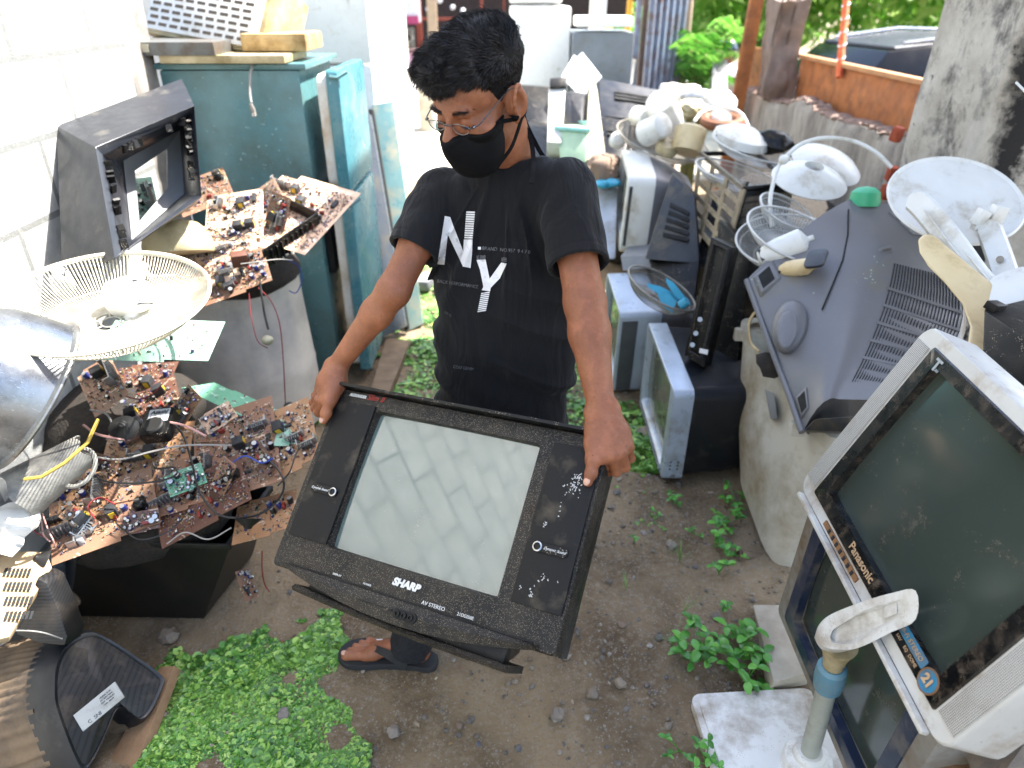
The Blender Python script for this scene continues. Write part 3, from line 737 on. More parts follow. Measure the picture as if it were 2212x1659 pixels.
def folds(p):
    d = p-NECK; a = d@ux; b = -(d@up)
    th = np.arctan2(a, b+.08); rr_ = np.sqrt(a*a+(b+.08)**2)
    q = np.stack([th*4.6+b*1.5, rr_*1.3, np.zeros_like(a)],-1)
    f1 = (1-np.abs(vnoise(q, 1.7, 3))*1.6)**3; fade = np.clip((.55-b)/.35, 0, 1)*np.clip((b-.03)/.10, 0, 1)
    q2 = np.stack([a*2+b*1.2, b*9-a*3, (d@fw)*2],-1); f2 = vnoise(q2, 1.5, 8)
    f3 = vnoise(np.stack([a*6, b*2, (d@fw)*5],-1), 2.2, 5)
    return .019*np.maximum(f1,-.2)*fade + .012*(1-np.abs(f2)*2)*np.clip((b-.15)/.2, 0, 1) + .005*f3*np.clip((b-.03)/.10,0,1)
def torso(p):
    d = p-HIP; z = (d@up)/sc_; x = d@ux; y = d@fw
    a = np.interp(z, zk, ak)*1.0; b = np.interp(z, zk, bk)
    yy = y - np.interp(z, [0,.35,.55,.7], [.0,.01,.0,.012])
    f = (np.sqrt((np.abs(x)/a)**2.3+(np.abs(yy)/b)**2.3+1e-9)-1)*np.minimum(a,b)
    return np.maximum(np.maximum(f, (z-.715)*sc_), (-.11-z)*sc_) - folds(p)
for S_, E_, fr, r0, r1, sg in ((SL, EL, .60, .065, .062, -1), (SR, ER, .68, .069, .069, 1)):
    c_ = S_ + (E_-S_)*fr; A_ = S_ - ux*sg*.05 + up*.004; ax = (E_-S_)/np.linalg.norm(E_-S_)
    def sl(p, A_=A_, c_=c_, r0=r0, r1=r1, S_=S_):
        f = np.full(p.shape[:-1], 9.)
        for a, b, ra, rb in ((A_, S_, .056, r0), (S_, c_+ax*.02, r0, r1)):
            ba = b-a; t_ = np.clip(((p-a)@ba)/(ba@ba), 0, 1); f = np.minimum(f, np.linalg.norm(p-a-t_[...,None]*ba, axis=-1)-(ra+(rb-ra)*t_))
        q = np.stack([p@ax*5+p@ux*4, p@ux*12-p@ax*5, p[...,1]*12],-1)
        f = f - .006*vnoise(q, 1.8, 2)*np.clip(np.abs((p-c_)@ax)/.05, .15, 1) + .0012*(np.abs((p-c_)@ax+.022) < .0022)
        return np.maximum(f, (p-c_)@ax)
    g.op(sl, *bb(A_, S_, c_, m=.12), k=.05)
    g.cone(c_-ax*.02, c_+ax*.05, r1-.012, r1-.008, .004, 's')
# neck opening
nk = NECK - up*.008
g.op(torso, *bb(HIP-up*.12, NECK, SL, SR, m=.2), k=.045)
g.cone(NECK-up*.06+fw*.02, NECK+up*.07+fw*.05, .056, .076, .008, 's')
q0 = NECK-up*.060+fw*.020
sl_, p = g.sub(NECK-.16, NECK+.16); d = p-q0; h_ = d@up
rad = np.linalg.norm(d-h_[...,None]*up-.23*h_[...,None]*fw, axis=-1) - (.056+.154*h_)
g.g[sl_] -= (.0022*np.clip((.019-rad)/.002, 0, 1)).astype(np.float32)
v, f = g.mesh(); shirt = meshobj('tee_shirt', v, f, SHIRT, man, 1)
# collar rib
sv, sf = v, f
# --- trousers
TA = np.array([-.312,1.440,.038])
JEAN = mat('dark_denim', '090b10', .85, col2='10141c', vs=30, bump=.4, bs=300)
g = SDF(*bb(HIP, KL, AL, KR, AR, m=.16), .005)
wr_ = lambda p: .006*vnoise(np.stack([p[...,0]*6, p[...,1]*6, p[...,2]*16],-1), 1.3, 4)
def leg(a, b, c_):
    for s0, s1, r0, r1 in ((a, b, .098, .075), (b, c_, .075, .062)):
        def fn(p, s0=s0, s1=s1, r0=r0, r1=r1):
            ba = s1-s0; t_ = np.clip(((p-s0)@ba)/(ba@ba), 0, 1); return np.linalg.norm(p-s0-t_[...,None]*ba, axis=-1)-(r0+(r1-r0)*t_) - wr_(p)
        g.op(fn, *bb(s0, s1, m=.12), k=.03)
leg(HL, KL, TA); leg(HRR, KR, AR); g.cone(HIP+up*.06-ux*.05, HIP+up*.06+ux*.05, .10, .10, .03)
# cut the hems
for A_, K_ in ((TA, KL), (AR, KR)):
    ax = (A_-K_)/np.linalg.norm(A_-K_); e = A_ - ax*.002
    def cut(p, e=e, ax=ax): return -np.maximum((p-e)@ax, np.linalg.norm((p-e) - ((p-e)@ax)[...,None]*ax, axis=-1)-.5)*-1
    def half(p, e=e, ax=ax): return -((p-e)@ax)
    g.op(half, e-.1, e+.1, k=.002, mode='s', pad=.0)
    g.cone(e-ax*.03, e+ax*.03, .050, .050, .003, 's')
v, f = g.mesh(); tr = meshobj('trousers', v, f, JEAN, man, 1)
# --- flip flops
SOLE = mat('foam_rubber', '232528', .75, bump=.3, bs=150)
def flip(fm, mir):
    out = [(-.025,-.02),(-.03,0),(-.025,.025),(0,.036),(.06,.034),(.13,.040),(.19,.052),(.24,.052),(.272,.030),(.278,.0),(.262,-.032),(.22,-.052),(.16,-.054),(.09,-.042),(.03,-.036),(0,-.032)]
    sp = spline([(x, y*mir, 0) for x, y in out+out[:1]], 4)[:-1]; ctr_ = np.array([.12,0,0])
    rings = [sp*[1,1,0]+[0,0,.001], ctr_+(sp-ctr_)*1.012+[0,0,.006], ctr_+(sp-ctr_)*1.0+[0,0,.020], ctr_+(sp-ctr_)*.97+[0,0,.023]]
    so = MB().loft(rings, M=fm).obj('flip_flop', SOLE, man, angle=50)
    mb = MB(); n_ = 14
    for sd in (1,-1):
        pts = [(.178,.013*mir,.024),(.172,.013*mir,.052)] ; k0 = np.array([.165,.012*mir,.060]); k1 = np.array([.055, sd*.040*mir, .030]); rg = []
        for i in range(n_):
            u = i/(n_-1); p = k0*(1-u)+k1*u + np.array([0, sd*mir*.012*math.sin(u*math.pi), (.024 if sd > 0 else .018)*math.sin(u*math.pi)])
            w_ = .009+.006*u; nrm = np.array([0, sd*mir*(.35+.5*u), .9-.4*u]); nrm /= np.linalg.norm(nrm); tg = (k1-k0)/np.linalg.norm(k1-k0); wd = np.cross(nrm, tg)
            rg.append([p+wd*w_+nrm*.002, p-wd*w_+nrm*.002, p-wd*w_-nrm*.002, p+wd*w_-nrm*.002])
        mb.loft(rg, M=fm)
    mb.tube([(.186,.0135*mir,.022),(.180,.013*mir,.050),(.164,.012*mir,.062)], .004, 6, M=fm)
    MB.obj(mb, 'strap', mat('strap_webbing','1d1c1b',.8,bump=.2,bs=400), so, angle=40)
    MB().box((.150, -.010*mir, .0715), (.018,.003,.001), M=fm, R=(0,-10,20)).obj('strap_logo', WPT, so)
flip(FL, 1); flip(FR, -1)
# --- face mask
g = SDF(HC-.19, HC+.17, .0022)
def Em(c_, r_, k=.02, mode='u'): g.ell(hp(*c_), np.array(r_)*HS, R, k, mode)
Em((0,-.045,-.058), (.064,.066,.066)); Em((0,-.092,-.045), (.022,.034,.048), .03); Em((0,-.05,-.085), (.05,.052,.046), .03); Em((0,-.102,-.03), (.010,.026,.022), .03)
g.g = np.minimum(g.g, (HG.g[:g.g.shape[0],:g.g.shape[1],:g.g.shape[2]] - .0042)[:g.n[0],:g.n[1],:g.n[2]])
sl_, p = g.sub(HC-.3, HC+.3); q = (p-HC)@R/HS
top = q[...,2] - np.interp(q[...,1], [-.14,-.115,-.095,-.06,-.02], [-.022,-.012,-.016,-.018,-.016])
back = (q[...,1] + .022) - .35*(q[...,2]+.06)
edge = np.maximum(top, back)
bot = -(q[...,2]+.135)
g.g = np.maximum(g.g - .0012*np.clip((edge+.009)/.0015, 0, 1), np.maximum(edge, bot)*HS).astype(np.float32)
g.g = (g.g - .0016*vnoise(q*np.array([1,1,.45]), 40, 3)).astype(np.float32)
v, f = g.mesh()
MASKM = mat('black_mask_cloth', '05060a', .85, bump=.2, bs=300, spec=.2)
fm_ = meshobj('face_mask', v, f, MASKM, man, 2)
def ribbon(mb, pts, w_, nrm, th=.0012):
    pts = spline(pts, 8); tg = np.gradient(pts, axis=0); tg /= np.linalg.norm(tg,axis=1)[:,None]; rg = []
    for i, (p, tt) in enumerate(zip(pts, tg)):
        nn = np.asarray(nrm(i/len(pts)) if callable(nrm) else nrm, float); wd = np.cross(tt, nn); wd /= np.linalg.norm(wd)+1e-9; nn = np.cross(wd, tt)
        rg.append([p+wd*w_+nn*th, p-wd*w_+nn*th, p-wd*w_-nn*th, p+wd*w_-nn*th])
    mb.loft(rg); return mb
sx_ = HR[:,0]
mb = MB()
ribbon(mb, [hp(.055,-.062,-.016), hp(.068,-.035,-.018), hp(.076,-.010,-.026), hp(.078,.012,-.034), hp(.070,.045,-.040), hp(.04,.085,-.045), hp(0,.10,-.045)], .0042, sx_)
ribbon(mb, [hp(.052,-.045,-.105), hp(.066,-.018,-.085), hp(.072,.004,-.062), hp(.076,.022,-.040), hp(.076,.034,-.030)], .0045, sx_)
ribbon(mb, [hp(-.055,-.062,-.016), hp(-.068,-.035,-.018), hp(-.076,-.010,-.026), hp(-.078,.012,-.034), hp(-.070,.045,-.040), hp(-.04,.085,-.045), hp(0,.10,-.045)], .0042, -sx_)
ribbon(mb, [hp(.074,.030,-.034), P(1128,262,1.54), P(1146,300,1.56), P(1152,340,1.55), P(1151,372,1.515), P(1148,396,1.495)], .0052, (0,-1,.2))
ribbon(mb, [hp(.072,.036,-.034), P(1134,262,1.56), P(1155,306,1.60), P(1172,336,1.615), P(1186,350,1.60)], .005, (0,-1,.3))
mb.obj('tie_strap', MASKM, fm_, angle=50)
# mask piping along the top edge
mb = MB(); pts = [hp(.066,-.04,-.010), hp(.052,-.070,-.008), hp(.030,-.097,-.010), hp(.012,-.117,-.020), hp(0,-.124,-.022), hp(-.012,-.117,-.020), hp(-.030,-.097,-.010), hp(-.052,-.070,-.008)]
# --- glasses
gl = None; mb = MB()
LENSM = bpy.data.materials.new('lens'); t = NT(LENSM); t.b.inputs['Base Color'].default_value = (1,1,1,1); t.b.inputs['Transmission Weight'].default_value = 1; t.b.inputs['Roughness'].default_value = 0; t.b.inputs['IOR'].default_value = 1.08; t.b.inputs['Alpha'].default_value = .45
WIREM = mat('spectacle_wire', '6f6f72', .25, .9)
def LP(s, a, k=1): return hp(s*(.031+.0215*k*math.cos(a)), -.1075+.0035*(k*math.cos(a))**2, .004+.0118*k*math.sin(a)*(1 if math.sin(a) < 0 else .75))
for s in (-1,1):
    mb.tube([LP(s, a) for a in np.linspace(0, 2*math.pi, 33)], .0011, 5)
mb.tube([LP(-1,.0), hp(0,-.1135,.009), LP(1,math.pi)][:0] or [LP(-1,math.pi*0+math.pi*0), LP(-1,0)][:0] or [hp(-.0095,-.1070,.007), hp(0,-.112,.010), hp(.0095,-.1070,.007)], .0012, 5)
for s in (-1,1):
    mb.tube(spline([hp(s*.0525,-.104,.006), hp(s*.062,-.098,.008), hp(s*.068,-.085,.010), hp(s*.0775,-.02,.028), hp(s*.081,.0,.033), hp(s*.082,.014,.028)], 5), .0014, 5)
    mb.lathe([(.0,-.003),(.0032,-.003),(.0032,.003),(0,.003)], 8, frame(hp(s*.060,-.100,.008), hp(s*.060,-.100,.018), hp(s*.070,-.100,.008)))
gl = mb.obj('glasses', WIREM, man)
for s in (-1,1):
    mb = MB(); n_ = 24; mb.add([LP(s,0,0)]+[LP(s,a,.97) for a in np.linspace(0,2*math.pi,n_,endpoint=False)], [(0,i+1,(i+1)%n_+1) for i in range(n_)])
    mb.obj('lens', LENSM, gl)
# --- hair
HAIR = bpy.data.materials.new('black_hair'); t = NT(HAIR)
t.b.inputs['Base Color'].default_value = lin('101013'); t.b.inputs['Roughness'].default_value = .5; t.b.inputs['Specular IOR Level'].default_value = .35
gi = t.n.new('ShaderNodeNewGeometry').outputs['Random Per Island']; t.link(t.mix(t.math('POWER', gi, 2.5), '08080a', '2e2e36'), t.b.inputs['Base Color'])  # paler bluish strands put the hair's sheen into the colour
g = SDF(HC-.2, HC+.22, .0028)
def Eh(c_, r_, k=.02, mode='u', rot=(0,0,0)): g.ell(hp(*c_), np.array(r_)*HS, R@eul(*rot), k, mode)
Eh((0,.016,.052), (.0755,.097,.086), .01)
Eh((0,.0,.074), (.070,.090,.058), .02); Eh((-.002,-.050,.092), (.056,.050,.042), .025); Eh((-.008,-.078,.086), (.046,.026,.026), .02); Eh((.014,.03,.075),(.052,.068,.060),.03)
sl_, p = g.sub(HC-.3, HC+.3); q = (p-HC)@R/HS
# face, ears and nape left free
x_, y_, z_ = q[...,0], q[...,1], q[...,2]
line = np.interp(y_, [-.13,-.085,-.055,-.035,-.018,.0,.02,.06,.1], [.078,.078,.070,.035,-.012,.024,.030,-.03,-.055]) + .006*vnoise(q, 60, 4)
cut_ = (line - z_)
g.g = np.maximum(g.g, (cut_*.7*HS)).astype(np.float32) - ((.006*np.abs(vnoise(q*np.array([1,.6,1]), 38, 3))+.003*vnoise(q,80,5))*np.clip((z_-.05)*20, 0, 1)).astype(np.float32)
v, f = g.mesh(); hair = meshobj('hair', v, f, mat('hair_base','0a0a0c',.85,spec=.2), man, 1)
me = hair.data; vs_ = np.array([tuple(q.co) for q in me.vertices]); ns_ = np.array([tuple(q.vector) for q in me.vertex_normals])
r_ = np.random.default_rng(12); loc = (vs_-HC)@HR/HS
wt = np.clip((loc[:,2]-.015)*12, .04, 1)*(ns_@(HC-np.array([0,0,H])) < .35); pick = r_.choice(len(vs_), 17000, p=wt/wt.sum()); mb = MB()
V_ = []; F_ = []; n0 = 0
for i in pick:
    p = vs_[i]+0; nn = ns_[i]; l = loc[i]; topness = np.clip((l[2]-.05)/.05, 0, 1)
    l = np.round(l/.009)*.009*.7+l*.3; sw_ = vnoise(l, 20, 6)
    fr_ = float(np.clip((-.02-l[1])/.05, 0, 1)); flow = HR@(np.array([-.5+1.5*sw_, -.5+1.1*vnoise(l, 20, 9), .35*fr_-.1])*topness + (1-topness)*np.array([.0, -.25, -1.]))
    flow = flow - nn*(flow@nn)*.9; flow /= np.linalg.norm(flow)+1e-6
    Ls = (.007+.034*topness*r_.uniform(.6,1.1)); bend = r_.normal(0,.10,3)
    d0 = flow + nn*(.12+.50*topness*r_.uniform(.3,1)) + bend*.6; d0 /= np.linalg.norm(d0)
    d1 = flow*1.1 - nn*.15*topness + bend; d1 /= np.linalg.norm(d1)
    pts = [p-nn*.002, p+d0*Ls*.5, p+d0*Ls*.5+d1*Ls*.5]; w_ = .00055+.0004*topness
    s_ = np.cross(d0, nn); s_ /= np.linalg.norm(s_)+1e-6; s2 = np.cross(s_, d0)
    for a, k in zip(pts[:2], (1,.8)): V_ += [a+s_*w_*k, a-s_*w_*k*.5+s2*w_*k, a-s_*w_*k*.5-s2*w_*k]
    V_.append(pts[2]); F_ += [(n0,n0+1,n0+4,n0+3),(n0+1,n0+2,n0+5,n0+4),(n0+2,n0,n0+3,n0+5),(n0+3,n0+4,n0+6),(n0+4,n0+5,n0+6),(n0+5,n0+3,n0+6)]; n0 += 7
hs = MB().add(V_, F_).obj('hair_strands', HAIR, hair, angle=180); tag(hs, kind='stuff')
# eyebrows and lash line
from mathutils.bvhtree import BVHTree
mv = [Vector(q) for q in hv]; bvh = BVHTree.FromPolygons(mv, [tuple(x) for x in hf])
for s in (-1,1):
    V_ = []; F_ = []; n0 = 0
    for k in range(260):
        u = r_.uniform(0,1); x = s*(.012+.038*u); z = .026+.006*math.sin(u*2.6)+r_.normal(0,.0022)
        o_ = hp(x,-.2,z); h_ = bvh.ray_cast(Vector(o_), Vector(-HR[:,1]*-1))
        if h_[0] is None: continue
        p = np.array(h_[0]); nn = np.array(h_[1]); nn = nn if nn@(-HR[:,1]) > 0 else -nn
        d = HR@np.array([s*.9,0,.25-.5*u]) + nn*.25; d /= np.linalg.norm(d); sd = np.cross(d,nn)*.0005
        V_ += [p+sd, p-sd, p+d*.007+nn*.0015]; F_ += [(n0,n0+1,n0+2)]; n0 += 3
    tag(MB().add(V_, F_).obj('eyebrow', HAIR, man), kind='stuff'); V_ = []; F_ = []; n0 = 0
    for k in range(60):
        a = r_.uniform(-.9,.9); x = s*(.031+.013*a); z = .006-.0075*math.cos(a*1.2)
        o_ = hp(x,-.2,z); h_ = bvh.ray_cast(Vector(o_), Vector(HR[:,1]))
        if h_[0] is None: continue
        p = np.array(h_[0]); d = HR@np.array([s*.2,-.75,-.5]); d /= np.linalg.norm(d); sd = HR[:,0]*.0008
        V_ += [p+sd, p-sd, p+d*.006]; F_ += [(n0,n0+1,n0+2)]; n0 += 3
    if V_: tag(MB().add(V_, F_).obj('eyelashes', HAIR, man), kind='stuff')
# --- print on the shirt, laid on the cloth
sb = BVHTree.FromPolygons([Vector(q) for q in sv], [tuple(x) for x in sf])
CO = Vector((0,0,H))
def onshirt(px, py, off=.0022):
    d = Vector(P(px,py,1)) - CO; d.normalize(); h_ = sb.ray_cast(CO, d)
    return None if h_[0] is None else np.array(h_[0] - d*off)
cv = lambda x, y: ((1450+x/3.318)/1.608, (650+y/3.318)/1.608)
PRN = mat('cracked_white_print', 'e2e2e4', .75, dirt='55575c', da=.15, ds=60)
pm = MB()
def patch(poly, step=2.6):
    """fill a pixel polygon with small squares and lay them on the cloth"""
    poly = np.array([cv(*q) for q in poly]); x0, y0 = poly.min(0); x1, y1 = poly.max(0)
    bm = bmesh.new(); vs2 = [bm.verts.new((x, y, 0)) for x, y in poly]; bm.faces.new(vs2)
    for ax, a0, a1 in ((0, x0, x1), (1, y0, y1)):
        k = a0 + step
        while k < a1:
            co_ = [0,0,0]; co_[ax] = k; no_ = [0,0,0]; no_[ax] = 1
            bmesh.ops.bisect_plane(bm, geom=bm.verts[:]+bm.edges[:]+bm.faces[:], plane_co=co_, plane_no=no_); k += step
    bm.verts.index_update(); V = [onshirt(q.co.x, q.co.y) for q in bm.verts]
    if all(q is not None for q in V): pm.add(V, [tuple(q.index for q in fc.verts) for fc in bm.faces])
    bm.free()
patch([(315,333),(378,345),(415,450),(528,740),(535,603),(635,603),(628,780),(612,932),(525,915),(350,545),(310,895),(230,888)])
for i in range(12):
    y0 = 590-i*26.6; k = (600-y0)/300
    patch([(540+22*k,y0),(635+27*k,y0+3),(636+27*k,y0-16),(541+22*k,y0-19)])
patch([(680,838),(785,835),(832,1055),(965,870),(1030,880),(950,1050),(845,1160),(838,1200),(740,1188),(760,1150),(720,950)])
for i in range(10):
    y0 = 1212+i*23; k = i/10
    patch([(735-46*k,y0+8),(834-46*k,y0-9),(832-46*k,y0+6),(733-46*k,y0+23)])
patch([(697,688),(732,688),(732,720),(697,720)])
tp = pm.obj('shirt_print', PRN, shirt, smooth=False)
FPR = mat('faded_print', '77787d', .8, dirt='1c1d20', da=.45, ds=90)
def shirttext(s_, size, p0, p1, name='shirt_lettering', bold=.0):
    o = text(s_, 1, np.eye(4), name, FPR, shirt, depth=0, align='LEFT', bold=bold)
    a = np.array(cv(*p0)); b = np.array(cv(*p1)); co_ = np.array([tuple(q.co) for q in o.data.vertices]); wd = co_[:,0].max()
    ex = (b-a)/wd; ey = np.array([ex[1], -ex[0]]); ey = ey/np.linalg.norm(ey)*size
    for q in o.data.vertices:
        p = a + ex*q.co.x + ey*q.co.y; w3 = onshirt(p[0], p[1])
        if w3 is not None: q.co = w3
    return o
shirttext('BRAND  NO.957  9 4 7 0', 11, (745,705), (1300,750))
shirttext('NO BRAND', 13, (682,812), (785,815), bold=.02); shirttext('NEVER', 13, (968,835), (1030,842), bold=.02)
shirttext('BACK PERFORMANCE', 10, (226,1082), (700,1152)); shirttext('NY 95', 8, (315,1440), (388,1490)); shirttext('CORE DENIM', 9, (412,2070), (645,2100))
# ---------------------------------------------------------------- circuit boards
def pcbmat(name, base, alt, trace, silk):
    m = bpy.data.materials.new(name); t = NT(m)
    c = t.mix(t.ramp(t.noise(8, 5), .35, .65), base, alt)
    v = t.n.new('ShaderNodeTexVoronoi'); v.distance = 'MANHATTAN'; v.feature = 'F1'; v.inputs['Scale'].default_value = 75; t.link(t.tc, v.inputs[0])
    w_ = t.math('FRACT', t.math('MULTIPLY', v.outputs['Distance'], 3.2))
    c = t.mix(t.math('MULTIPLY', t.math('LESS_THAN', w_, .22), .75), c, trace)
    b = t.n.new('ShaderNodeTexBrick'); b.inputs['Scale'].default_value = 26; b.inputs['Mortar Size'].default_value = .05; t.link(t.mapv((1,1,1),(0,0,.0)), b.inputs[0])
    f = t.math('MULTIPLY', b.outputs['Fac'], t.math('GREATER_THAN', t.noise(26, 2), .60)); c = t.mix(f, c, silk)
    f = t.math('MULTIPLY', t.math('LESS_THAN', t.voro(170), .20), t.math('GREATER_THAN', t.noise(30, 2), .62)); c = t.mix(f, c, 'a9a59b')
    c = t.mix(t.ramp(t.noise(12, 7), .55, .8, 0, .5), c, '6b5846')
    t.link(c, t.b.inputs['Base Color']); t.b.inputs['Roughness'].default_value = .45; return m
PB_O = pcbmat('orange_board', '8f6a4c', 'a57b58', 'b08c6c', 'b8a896')
PB_B = pcbmat('brown_board', '735747', '82654f', '9b6d55', 'c3ad99')
PB_S = pcbmat('sunlit_board', 'c09a7c', 'd0ac8e', 'd8bda4', 'e6dccd')  # lighter board colour with the sunlight on the drum painted in
PB_D = pcbmat('dark_brown_board', '4f342b', '5d3f32', '6c4b3c', '9d8a7b')
PB_G = pcbmat('green_board', '3f8163', '528f70', '9dbfab', 'b9cfc0')
PB_P = pcbmat('pale_green_board', '6e9c86', '86ab97', 'b4cabd', 'd4dcd4')
CAPM = [mat('capacitor_black','151517',.35), mat('capacitor_blue','1e2a66',.35), mat('capacitor_grey','8b8d92',.4)]
TOPM = mat('capacitor_top','b9b9b9',.35,.7); CHIPM = mat('chip_epoxy','26272a',.6); HSM = mat('aluminium','a9aaab',.4,.8,dirt='6e6a63',da=.3)
REDP = mat('red_component','7c2a22',.4); YELP = mat('yellow_tape','c5a52a',.45); BRNP = mat('brown_component','5b3524',.6, bump=.3)
m = bpy.data.materials.new('small_components'); t = NT(m); SMALL = m
gi = t.n.new('ShaderNodeNewGeometry').outputs['Random Per Island']; cr = t.n.new('ShaderNodeValToRGB'); t.link(gi, cr.inputs[0]); cr.color_ramp.interpolation = 'CONSTANT'
cl = ['a8977c','1c1c1e','2a3a86','8f8f8c','7a4630','b5b2a8','2a2b2f','8a6a2c','5d7a4a','4a4038','8a3a2e','26282e']
for i, h_ in enumerate(cl):
    e = cr.color_ramp.elements[i] if i < 2 else cr.color_ramp.elements.new(i/len(cl)); e.position = i/len(cl); e.color = lin(h_)
t.link(cr.outputs[0], t.b.inputs['Base Color']); t.b.inputs['Roughness'].default_value = .4
CACHE = {}
def inst(key, build, name, parent, M):
    """one mesh per kind of component, one object for every component"""
    if key not in CACHE:
        o = build(); CACHE[key] = [(c.data, c.name.split('.')[0]) for c in [o]+list(o.children)]
        for c in list(o.children): bpy.data.objects.remove(c)
        bpy.data.objects.remove(o)
    (d0, _), *rest = CACHE[key]
    o = bpy.data.objects.new(name, d0); COL.objects.link(o); o.parent = parent; o.matrix_basis = Matrix(np.asarray(M).tolist())
    for d, n_ in rest:
        c = bpy.data.objects.new(n_, d); COL.objects.link(c); c.parent = o
    return o
def cap(r, h, k):
    def b():
        o = MB().lathe([(r,0),(r,h*.06),(r*.93,h*.1),(r,h*.14),(r,h*.96),(r*.93,h)], 12).obj('capacitor', CAPM[k], angle=40)
        MB().lathe([(r*.86,h+.0002),(r*.84,h+.0008)], 12).obj('capacitor_top', TOPM, o); return o
    return b
def chip(a, b_):
    def f(): return MB().box((0,0,.004), (a,b_,.004)).box((0,b_/2+.001,.002), (a*.94,.0006,.004)).box((0,-b_/2-.001,.002), (a*.94,.0006,.004)).obj('chip', CHIPM, bevel=.0006)
    return f
def hsink(a, h):
    def f():
        mb = MB().box((0,0,h/2), (a,.003,h)).box((-a/2,.010,h/2), (.003,.022,h)).box((a*.5,.008,h*.5), (.003,.018,h))
        for i in range(6): mb.box((-a*.3+a*.12*i, -.008, h/2), (.0016,.014,h*.9))
        return mb.obj('heat_sink', HSM, bevel=.0005)
    return f
def xformer():
    mb = MB().box((0,0,.018), (.034,.028,.030)); o = mb.obj('transformer', CHIPM, bevel=.002); MB().box((0,0,.018), (.037,.016,.022)).obj('winding_tape', YELP, o, bevel=.001); return o
def filmcap(): return MB().box((0,0,.009), (.020,.008,.016)).obj('film_capacitor', REDP, bevel=.003)
def flyback():
    o = MB().lathe([(.018,0),(.018,.022),(.014,.030),(.008,.034)], 14).box((.016,0,.010), (.028,.026,.018)).obj('flyback_transformer', BLK, bevel=.002); MB().box((.0,0,.036), (.008,.012,.014)).obj('core_clamp', MET, o, bevel=.001); return o
def sockets():
    mb = MB()
    for i in range(4): mb.box((0,.012*i,.008), (.016,.011,.015))
    return mb.obj('jack_socket', CHIPM, bevel=.001)
def board(label, q, m, seed, n=14, parts=('chip','hs'), group='circuit boards in the heap', dens=1.0, notch=True, flip=False, cat='circuit board', th=.0016):
    """q: four corners (px,py,d): origin, +x, opposite, +y"""
    o, a, c_, b = [P(*k) for k in q]; M = frame(o, a, b); w_ = (np.linalg.norm(a-o)+np.linalg.norm(c_-b))/2; h = abs(((b-o)@M[:3,1]))*1.12; w_ *= 1.08
    if M[2,2]*1 + (-M[1,2])*.5 < 0: M = frame(b, c_, o)
    r_ = np.random.default_rng(seed); t_ = thing('circuit_board', label, cat, M, group)
    poly = [(0,0),(w_*.62,0),(w_*.62,h*.06),(w_,h*.06),(w_,h),(w_*.2,h),(w_*.2,h*.93),(0,h*.93)] if notch else [(0,0),(w_,0),(w_,h),(0,h)]
    MB().prism(poly, -th, 0).obj('board', m, t_, smooth=False)
    mb = MB(); k = int(w_*h*8200*dens)
    for i in range(k):
        x, y = r_.uniform(.03,.97)*w_, r_.uniform(.10,.92)*h; rz = 90*r_.integers(0,2)+r_.normal(0,3); ty = r_.random()
        if ty < .45:  # resistor lying down
            L_ = r_.uniform(.004,.008); M2 = T(x,y,.0022,0,0,rz); mb.tube(xf(M2, [(-L_/2,0,0),(L_/2,0,0)]), r_.uniform(.0010,.0018), 6); mb.tube(xf(M2, [(-L_,0,-.002),(-L_*.9,0,0),(L_*.9,0,0),(L_,0,-.002)]), .0004, 3)
        elif ty < .7: mb.box((x,y,.003), (.004,.002,.006), R=(0,0,rz))
        elif ty < .85: mb.tube(xf(T(x,y,0,0,0,rz), [(-.006,0,0),(-.005,0,.001),(.005,0,.001),(.006,0,0)]), .0004, 3)
        else: mb.cyl((x,y,0), (x,y,.006), .0022, 7)
    tag(mb.obj('small_component', SMALL, t_, angle=50), kind='stuff')
    for i in range(int(n*1.5)):
        x, y = r_.uniform(.06,.94)*w_, r_.uniform(.12,.88)*h; kk = int(r_.choice(3, p=(.55,.33,.12))); rr = int(r_.choice(3, p=(.5,.35,.15)))
        R_, H_ = ((.0036,.009),(.0050,.013),(.0085,.020))[rr]
        tilt = r_.normal(0,9); inst(('cap',rr,kk), cap(R_,H_,kk), 'capacitor', t_, T(x,y,0,tilt,r_.normal(0,9),0))
    for i, p_ in enumerate(tuple(parts)+(('film','hs','tr','film')[seed%4:] if len(parts) > 2 else ())):
        x, y = r_.uniform(.15,.85)*w_, r_.uniform(.2,.8)*h; rz = 90*r_.integers(0,2)
        f = {'chip':(chip(.042,.013),'chip'),'chips':(chip(.022,.008),'chip'),'hs':(hsink(.055,.028),'heat_sink'),'hsb':(hsink(.085,.040),'heat_sink'),'tr':(xformer,'transformer'),'film':(filmcap,'film_capacitor'),'fly':(flyback,'flyback_transformer'),'jack':(sockets,'jack_socket')}[p_]
        if p_ in ('fly','jack','hsb'): x, y = (r_.choice([.12,.85])*w_, r_.uniform(.15,.8)*h)
        inst(p_, f[0], f[1], t_, T(x,y,0,0,0,rz+r_.normal(0,4)))
    return t_, M, w_, h
board('orange board with blue capacitors and a missing corner, in the middle of the heap', [(182,1152,1.98),(345,1136,2.0),(412,897,2.2),(220,948,2.16)], PB_O, 1, 26, ('chip','chip','jack','hs','hsb','film'))
board('large brown board right of the orange one, crossed by a black cable', [(424,1112,2.0),(606,1052,2.02),(552,962,2.14),(412,930,2.18)], PB_B, 2, 34, ('chip','chip','hs','chips','hs','film'))
board('dark brown board with red component and black flyback coil hanging over the shell rim', [(350,1186,1.95),(545,1085,1.98),(520,1030,2.07),(345,1078,2.04)], PB_D, 3, 12, ('tr','film','fly','hsb','film'))
